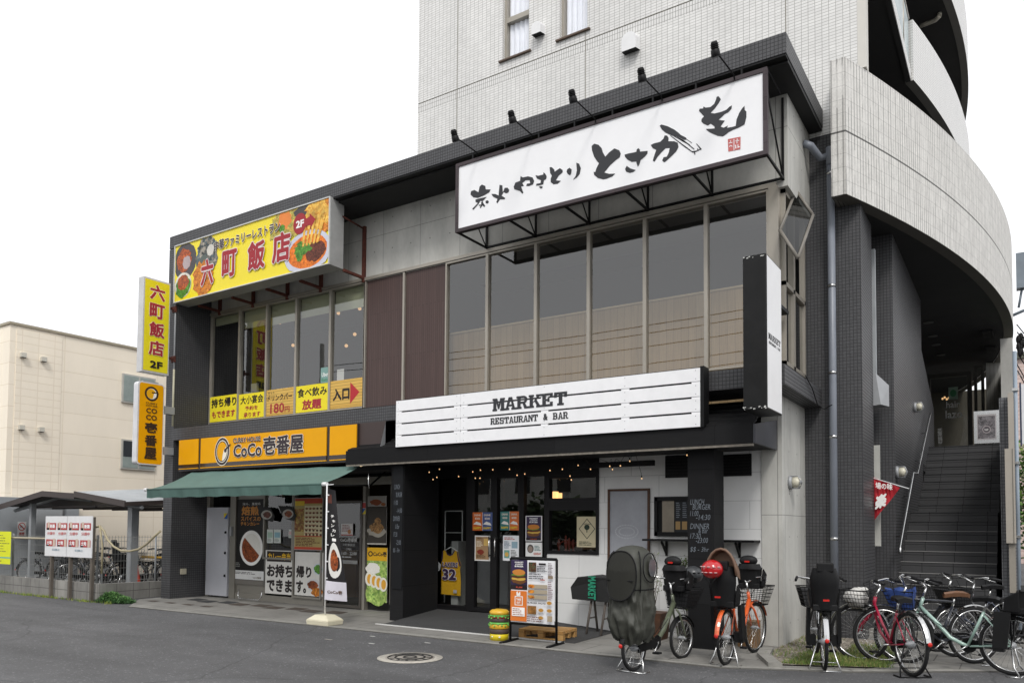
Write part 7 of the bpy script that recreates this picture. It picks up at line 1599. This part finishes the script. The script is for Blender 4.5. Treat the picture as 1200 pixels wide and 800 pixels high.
# block wall
BLKWL = tile('concrete_block', '8c8a85', '5e5c58', .4, .19, .008, rough=.85, stain=.5, var=.12, c2=hexc('7f7d78'))
S = thing('block_wall', 'low stained concrete block wall at the edge of the bicycle parking', 'wall', (-20, 8.8, 0)); g = MB(); g.box(-26, -15.95, 8.8, 8.95, 0, .375, BLKWL); g.build('front_wall', S)
g = MB(); g.hexa([(-16.1, 8.95, 0), (-15.95, 8.95, 0), (-16.15, 10.5, 0), (-16.3, 10.5, 0), (-16.1, 8.95, .372), (-15.95, 8.95, .372), (-16.15, 10.5, .345), (-16.3, 10.5, .345)], BLKWL); g.build('return_wall', S)
# mesh fence on it
S = thing('mesh_fence', 'thin wire mesh fence standing on the block wall', 'fence', (-20, 8.88, .37)); FW = mat('fence_wire', '8c8d8a', .5, metal=.3, var=.1)
g = MB(); z0, z1 = .38, 1.33
def fpath(t): return Vector((-26 + 9.95 * t / .85, 8.88, 0)) if t < .85 else Vector((-16.05 - .17 * (t - .85) / .15, 8.88 + 1.6 * (t - .85) / .15, 0))
n = 150
for k in range(n + 1): p = fpath(k / n); g.tube([p + Vector((0, 0, z0)), p + Vector((0, 0, z1 + .04))], .0035, FW, 3, False)
for z in (z0 + .03, z0 + .15, z0 + .3, z0 + .45, z0 + .6, z0 + .75, z1 - .08, z1):
    g.tube([fpath(0) + Vector((0, 0, z)), fpath(.8499) + Vector((0, 0, z)), fpath(1) + Vector((0, 0, z))], .004, FW, 3, False)
g.build('wire_mesh', S)
for px in (14, 68, 113, 124):
    p = onY(px, 640, 8.88); p = Vector((min(p.x, -16.05), 8.88, 0)); g = MB(); g.tube([p + Vector((0, .03, .3)), p + Vector((0, .03, 1.38))], .022, POSTM, 8); g.build('post', S)
for px in (178,): g = MB(); g.tube([fpath(.97) + Vector((0, .03, .3)), fpath(.97) + Vector((0, .03, 1.36))], .022, POSTM, 8); g.build('post', S)
g = MB(); g.tube([(-26, 8.84, 1.28), (-16.2, 8.84, 1.28)], .025, mat('bamboo_pole', 'a8a08a', .7), 6); tag(g.build('horizontal_pole'), 'long pale pole tied along the top of the mesh fence', 'pole')
# hose hanging on the fence
g = MB(); hp = [onY(x, y, 8.8) for x, y in ((110, 618), (117, 616), (122, 622), (126, 632), (133, 640), (142, 645), (152, 645.5), (163, 643), (172, 637), (180, 629), (188, 622))]; g.tube(hp, .022, mat('beige_hose', '9c9276', .6, var=.1), 8); g.tube([onY(117, 616, 8.78), onY(120, 640, 8.78), onY(119, 672, 8.78)], .02, MC['beige_hose'], 8)
tag(g.build('garden_hose'), 'beige hose looped over the mesh fence near the dark pier', 'hose')
# campaign style poster board on three posts
SB = thing('poster_board', 'white board with eight repeated red and black posters on three wooden posts', 'poster board', (-18, 8.72, 0))
BYp = 8.68; a, b_ = onY(53.5, 604.5, BYp), onY(107, 653.5, BYp)
g = MB(); g.box(a.x, b_.x, BYp + .003, BYp + .02, b_.z, a.z, P('dcdcdc')); g.build('board', SB)
for px in (57, 79, 104.5):
    p = onY(px, 690, BYp); g = MB(); g.box(p.x - .035, p.x + .035, BYp + .02, BYp + .08, 0, a.z - .02 if px > 100 else b_.z + .3, mat('grey_wood_post', '5c554d', .85, var=.3)); g.build('post', SB)
pn = Panel((a.x, BYp, b_.z), (b_.x - a.x, 0, 0), (0, 0, a.z - b_.z), .001); pn.rect(.478, 0, .482, 1, P('9a9a9a')); RD2 = P('b0403e')
for c in range(4):
    for r in range(2):
        u = .03 + c * .245; v = .66 - r * .41
        pn.rect(u, v, u + .21, v + .17, RD2, up=1 if (c == 0 and r == 0) else 0)
for c in range(4):
    for r in range(2):
        u = .03 + c * .245; v = .66 - r * .41; pn.k += .01
        pn.mb.face([pn.at(u + (.02 if r == 0 else .15), v), pn.at(u + (.07 if r == 0 else .2), v), pn.at(u + (.07 if r == 0 else .2), v + .19), pn.at(u + (.02 if r == 0 else .15), v + .19)], P('c9b8a8'))
        pn.mb.face([pn.at(u + .01, v + .0), pn.at(u + .06, v), pn.at(u + .06, v + .05), pn.at(u + .01, v + .05)], P('2c2a2e'))
        text(pn.mb, '新築' if r == 0 else '土地', pn.at(u + (.08 if r == 0 else .02), v + .04) + Vector((0, -.002, 0)), (pn.U * .11), (pn.V * .1), P('f0eeee'), .03)
pn.k += 1
for c in range(4): text(pn.mb, '分譲中', pn.at(.05 + c * .245, .53), pn.U * .17, pn.V * .08, P('c86a68'), .01)
for c in (.17, .66): text(pn.mb, '03-3880-12', pn.at(c, .14), pn.U * .16, pn.V * .05, P('7a94a4'), .01)
pn.mb.build('posters', SB)
pn = ypanel(8.76, -14, 622, 12, 661); pn.rect(0, 0, 1, 1, P('dbe01c')); pn.lines(.1, .35, .95, .92, 7, P('8a8c30'), .35); pn.rect(.0, .18, 1, .22, P('6ab0a0')); pn.lines(.1, .04, .9, .14, 1, P('8a8c30')); tag(pn.mb.build('yellow_notice'), 'bright yellow notice sheet tied to the fence at the far left', 'notice')
# cone
p = Vector((-18.2, 11.0, 0)); cc = onY(159.5, 674, 11.0); p.x = cc.x
S = thing('traffic_cone', 'orange red traffic cone beside the canopy post', 'cone', tuple(p)); g = MB(); OC = mat('cone_orange', 'd2401e', .5); g.lathe(p, [(.17, 0), (.17, .03), (.13, .035), (.03, .66), (.025, .68)], OC, 20); g.build('cone', S, fix=True); g = MB(); g.box(p.x - .19, p.x + .19, p.y - .19, p.y + .19, 0, .025, OC); g.build('foot', S)
g = MB(); q = onY(166, 652, 11.0); g.tube([(q.x, 11, q.z), (q.x + 1.2, 11, q.z)], .03, mat('yellow_black_bar', 'b08a2a', .5), 8); tag(g.build('barrier_bar'), 'yellow bar reaching from the traffic cone towards the dark pier', 'bar')
# parked bicycles under the canopy
pk = [((-21.3, 10.6), (-20.3, 10.9), '33353a', 'city', 'wire', 'dark city bicycle with a front basket in front of the shed door'), ((-20.2, 11.0), (-19.4, 11.5), '2b2b30', 'city', 'wire', 'dark bicycle seen past the white poster board'),
      ((-19.2, 10.6), (-19.0, 11.6), '6c6f73', 'city', None, 'grey bicycle nose in beside the canopy post'), ((-18.9, 11.9), (-17.9, 12.2), 'c9c9cc', 'sport', None, 'white framed sports bicycle behind the canopy post'), ((-17.5, 11.6), (-16.8, 12.4), 'bfc2c6', 'sport', None, 'white framed sports bicycle next to the traffic cone'), ((-18.4, 10.7), (-18.2, 11.7), '3a3f46', 'city', None, 'dark bicycle with a black child seat under the pale canopy'),
      ((-22.3, 10.4), (-21.5, 11.0), '3c3e44', 'city', 'wire', 'dark bicycle nearest the yellow notice behind the fence'), ((-19.9, 10.2), (-19.5, 11.2), '57595e', 'city', 'wire', 'grey bicycle directly behind the right half of the white poster board'), ((-18.2, 12.6), (-17.4, 13.2), '2d2f33', 'city', 'black', 'black bicycle in the back row behind the white sports bicycle'), ((-17.1, 12.8), (-16.5, 13.6), '44464a', 'city', 'wire', 'grey bicycle in the back row nearest the dark pier'), ((-19.6, 12.6), (-18.9, 13.3), '35373b', 'city', 'wire', 'dark bicycle in the back row behind the fence corner')]
for a, b_, c, st_, bk_, lb in pk: bike(lb, Vector((*a, 0)), Vector((*b_, 0)), c, st_, .33, .33, basket=bk_, seat='tall' if 'child seat' in lb else None, detail=False, group='bicycles under the canopy', rack=st_ == 'city', dress=True, stand=st_ == 'city')
# low shrub
S = thing('ground_shrub', 'low spreading green juniper shrub at the foot of the block wall', 'shrub', (-15.8, 8.95, 0)); g = MB(); rn = random.Random(21); JG = mat('juniper', '3f6436', .7, var=.35, scale=20); JG2 = mat('juniper_light', '5f8a48', .7, var=.3, scale=20)
for k in range(5200):
    a = rn.uniform(0, 6.28); r = rn.random() ** .6; x = -15.72 + .62 * r * math.cos(a); y = 9.0 + .26 * r * math.sin(a); zt = (.15 + .04 * math.sin(x * 9)) * (1 - r ** 2.5) + .02; z = zt * rn.uniform(.35, 1); d = Vector((rn.uniform(-1, 1), rn.uniform(-1, 1), rn.uniform(-.2, .7))).normalized() * .06; s = d.cross(Vector((0, 0, 1))).normalized() * .009
    g.face([(x - s.x, y - s.y, z), (x + s.x, y + s.y, z), (x + d.x, y + d.y, z + d.z)], JG2 if z > zt * .8 and rn.random() < .6 else JG)
g.build('foliage', S); g = MB()
for k in range(8): a = k * .8; g.tube([(-15.72, 9.0, 0), (-15.72 + .3 * math.cos(a), 9 + .12 * math.sin(a), .12)], .012, STM, 5)
g.build('stems', S)

# ================================================================== right side background
def tree(label, x, y, h, rad, seed, z0=0, group=None, leafm=None, n=9000, leaf=.13):
    S = thing('tree', label, 'tree', (x, y, z0), group); rn = random.Random(seed); g = MB(); BK = mat('bark', '4d4238', .9, var=.3, scale=8, bump=.5, bscale=20)
    g.tube([(x, y, z0), (x + .05, y, z0 + h * .25), (x - .05, y + .05, z0 + h * .5), (x, y, z0 + h * .85)], [.16, .12, .08, .03], BK, 10); cl = []
    for k in range(12):
        a = rn.uniform(0, 6.28); zz = z0 + h * rn.uniform(.3, .7); e = Vector((x + rad * .7 * math.cos(a), y + rad * .7 * math.sin(a), zz + h * rn.uniform(.1, .25))); g.tube([(x, y, zz), Vector((x, y, zz)).lerp(e, .5) + Vector((0, 0, .1)), e], [.05, .035, .012], BK, 6); cl.append((e, rad * rn.uniform(.3, .5)))
    for k in range(10): a = rn.uniform(0, 6.28); r = rad * rn.uniform(.1, .7); cl.append((Vector((x + r * math.cos(a), y + r * math.sin(a), z0 + h * rn.uniform(.5, 1.0))), rad * rn.uniform(.3, .5)))
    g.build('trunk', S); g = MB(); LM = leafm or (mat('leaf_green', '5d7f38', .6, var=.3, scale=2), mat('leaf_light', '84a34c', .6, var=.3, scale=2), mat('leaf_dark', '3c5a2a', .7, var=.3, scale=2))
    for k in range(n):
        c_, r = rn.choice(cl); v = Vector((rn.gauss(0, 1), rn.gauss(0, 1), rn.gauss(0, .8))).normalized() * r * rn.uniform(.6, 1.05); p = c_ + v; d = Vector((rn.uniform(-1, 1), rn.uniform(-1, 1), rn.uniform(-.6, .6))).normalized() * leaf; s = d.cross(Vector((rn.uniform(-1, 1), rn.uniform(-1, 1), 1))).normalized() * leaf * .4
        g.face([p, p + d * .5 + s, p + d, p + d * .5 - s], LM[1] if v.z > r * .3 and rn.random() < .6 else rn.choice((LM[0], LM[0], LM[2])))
    g.build('crown', S)
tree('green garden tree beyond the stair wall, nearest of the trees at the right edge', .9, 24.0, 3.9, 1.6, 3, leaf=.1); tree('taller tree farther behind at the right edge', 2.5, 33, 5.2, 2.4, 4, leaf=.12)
S = thing('pink_building', 'pale pink apartment building far behind the trees at the right edge', 'building', (3, 46, 0)); g = MB(); g.box(-.6, 14, 46, 60, 0, 10.2, tile('pink_tile', 'c9b4ac', 'b09a92', .4, .2, .02, rough=.7)); g.build('wall', S)
g = MB()
for z in (2, 5, 8):
    for x in (.5, 3, 6): g.box(x, x + 1.2, 45.95, 46, z, z + 1.3, GL1); 
g.build('window', S); g = MB(); g.box(-.8, 14.2, 45.8, 60, 10.2, 10.5, mat('roof_green_brown', '55564a', .8)); g.build('roof', S)
S = thing('utility_pole', 'grey utility pole with transformers and tangled cables at the right edge', 'utility pole', (.35, 30, 0)); px = onY(1196, 400, 30).x
g = MB(); g.tube([(px + .42, 30, 0), (px + .42, 30, 13)], [.2, .14], mat('pole_concrete', '9a9a96', .8, var=.1), 14); g.build('pole', S); g = MB()
q = onY(1193, 325, 30); g.box(q.x - .05, q.x + .25, 29.8, 30.2, q.z - .4, q.z + .75, mat('steel_blue_grey', '7d8790', .5)); g.tube([(q.x + .1, 30, q.z - .4), (q.x - .0, 30, q.z - 1.0)], .04, MC['steel_blue_grey'], 6); q = onY(1198, 365, 30); g.tube([(q.x - .3, 30, q.z - .1), (q.x + .5, 30, q.z + .2)], .05, MC['steel_blue_grey'], 6); g.build('cross_arm', S); g = MB(); rn = random.Random(8)
for k in range(14): q = onY(1193 + rn.uniform(0, 9), 400 + rn.uniform(-8, 14), 30); g.ball(q, .07, .07, .14, BLKM, 8, 5)
for k in range(7):
    a = onY(1190 + rn.uniform(0, 4), 380 + k * 9, 30); b_ = onY(1215, 385 + k * 11 + rn.uniform(-8, 8), 30); g.tube([a, (a + b_) / 2 + Vector((0, 0, -.3)), b_], .018, BLKM, 5)
g.build('cables', S)
g = MB(); a = onY(1176, 425, 26); b_ = onY(1200, 443, 30); g.tube([a, b_], .012, mat('pale_wire', 'c4c6c8', .6), 4); tag(g.build('service_wire'), 'single pale wire running from the curved parapet to the right edge', 'wire')
S = thing('white_signboard', 'white signboard on a post cut off by the right edge', 'sign', (.6, 18, 0)); a, b_ = onY(1196.5, 450, 18), onY(1225, 519, 18); g = MB(); g.box(a.x, b_.x, 18, 18.1, b_.z, a.z, P('e4e4e6')); g.box(a.x - .03, a.x, 17.98, 18.12, b_.z - .03, a.z + .03, P('3c4458')); g.build('board', S); g = MB(); g.tube([(a.x + .25, 18.05, 0), (a.x + .25, 18.05, a.z)], .05, GREYM, 8); g.build('post', S)
S = thing('garden_fence', 'pale upright slat fence behind the pink covered bicycle', 'fence', (1.5, 21, 0)); g = MB(); gb = MB()
for k in range(24): gb.box(.12 + k * .14, .22 + k * .14, 21, 21.03, .1, 1.5, mat('pale_slat', 'aaa79c', .6))
gb.build('slats', S); g.box(.1, 3.6, 21.03, 21.08, .35, .42, MC['pale_slat']); g.box(.1, 3.6, 21.03, 21.08, 1.2, 1.27, MC['pale_slat']); g.build('rails', S)
# steel drain posts beside the stair wall
g = MB(); q = onY(1190, 560, 13.8); g.tube([(-.01, 13.8, 0), (-.01, 13.8, 4.3)], .028, mat('blue_grey_pipe', '8e9aa6', .4), 8)
for z in (1.5, 2.6, 3.7): g.box(-.05, .03, 13.75, 13.85, z, z + .04, STEEL)
g.build('side_pipe', B)

# ================================================================== the street behind the camera, seen only as reflections
S = thing('overhead_cables', 'black overhead cables on two poles across the street', 'cables', (-16, -6, 0)); g = MB(); gp = MB()
for k, (z, y) in enumerate(((7.6, -6), (7.95, -6.3), (8.3, -6), (8.9, -5.7), (9.5, -6), (9.9, -6.3))):
    g.tube([(-30 + 5 * i, y, z - .35 * math.sin(math.pi * (i % 6) / 6)) for i in range(13)], .018, BLKM, 5)
g.build('cable', S)
for x in (-30, 30): gp.tube([(x, -6, 0), (x, -6, 11)], [.17, .12], mat('pole_grey', '8f8f8b', .8), 12)
gp.build('pole', S)
HW = mat('house_wall', 'd8d8d4', .8, var=.1); HG = mat('house_glass', '2a2e33', .1)
for i, (x0, x1, y, h) in enumerate(((-34, -22, -24, 8.5), (-19, -9, -27, 10), (-6, 4, -24, 7.5), (8, 22, -26, 9))):
    S = thing('house', ['grey house across the street, first in the row', 'tall grey house across the street, second in the row', 'low grey house across the street, third in the row', 'wide grey house across the street, last in the row'][i], 'house', (x0, y, 0), 'houses across the street'); g = MB(); g.box(x0, x1, y - 9, y, 0, h, HW); g.build('wall', S)
    g = MB()
    for z in (1.2, 4.0, 6.8):
        if z + 1.3 < h:
            for k in range(3): xx = x0 + 1 + k * (x1 - x0 - 2) / 3; g.box(xx, xx + 1.1, y, y + .05, z, z + 1.3, HG)
    g.build('window', S); g = MB(); g.hexa([(x0 - .4, y + .5, h), (x1 + .4, y + .5, h), (x1 + .4, y - 9.5, h), (x0 - .4, y - 9.5, h), (x0 - .4, y - 4.4, h + 2), (x1 + .4, y - 4.4, h + 2), (x1 + .4, y - 4.6, h + 2), (x0 - .4, y - 4.6, h + 2)], mat('house_roof', '2f3236', .6)); g.build('roof', S)
LD = (mat('hedge_leaf', '3c5230', .7, var=.3, scale=2), mat('hedge_light', '54683c', .7, var=.3, scale=2), mat('hedge_dark', '2b3c24', .7, var=.3, scale=2))
for i, (x, y, h) in enumerate(((-30, -17, 2.6), (-25, -18, 2.9), (-20, -16, 2.5), (-13.5, -16, 3), (-8, -17, 6), (-3, -17, 5), (3, -17, 5.5), (9, -16, 5))):
    tree('street tree across the road, number %s from the left of the row' % ['one', 'two', 'three', 'four', 'five', 'six', 'seven', 'eight'][i], x, y, h, 2.0, 40 + i, leafm=LD, n=1500, leaf=.5, group='street trees across the road')
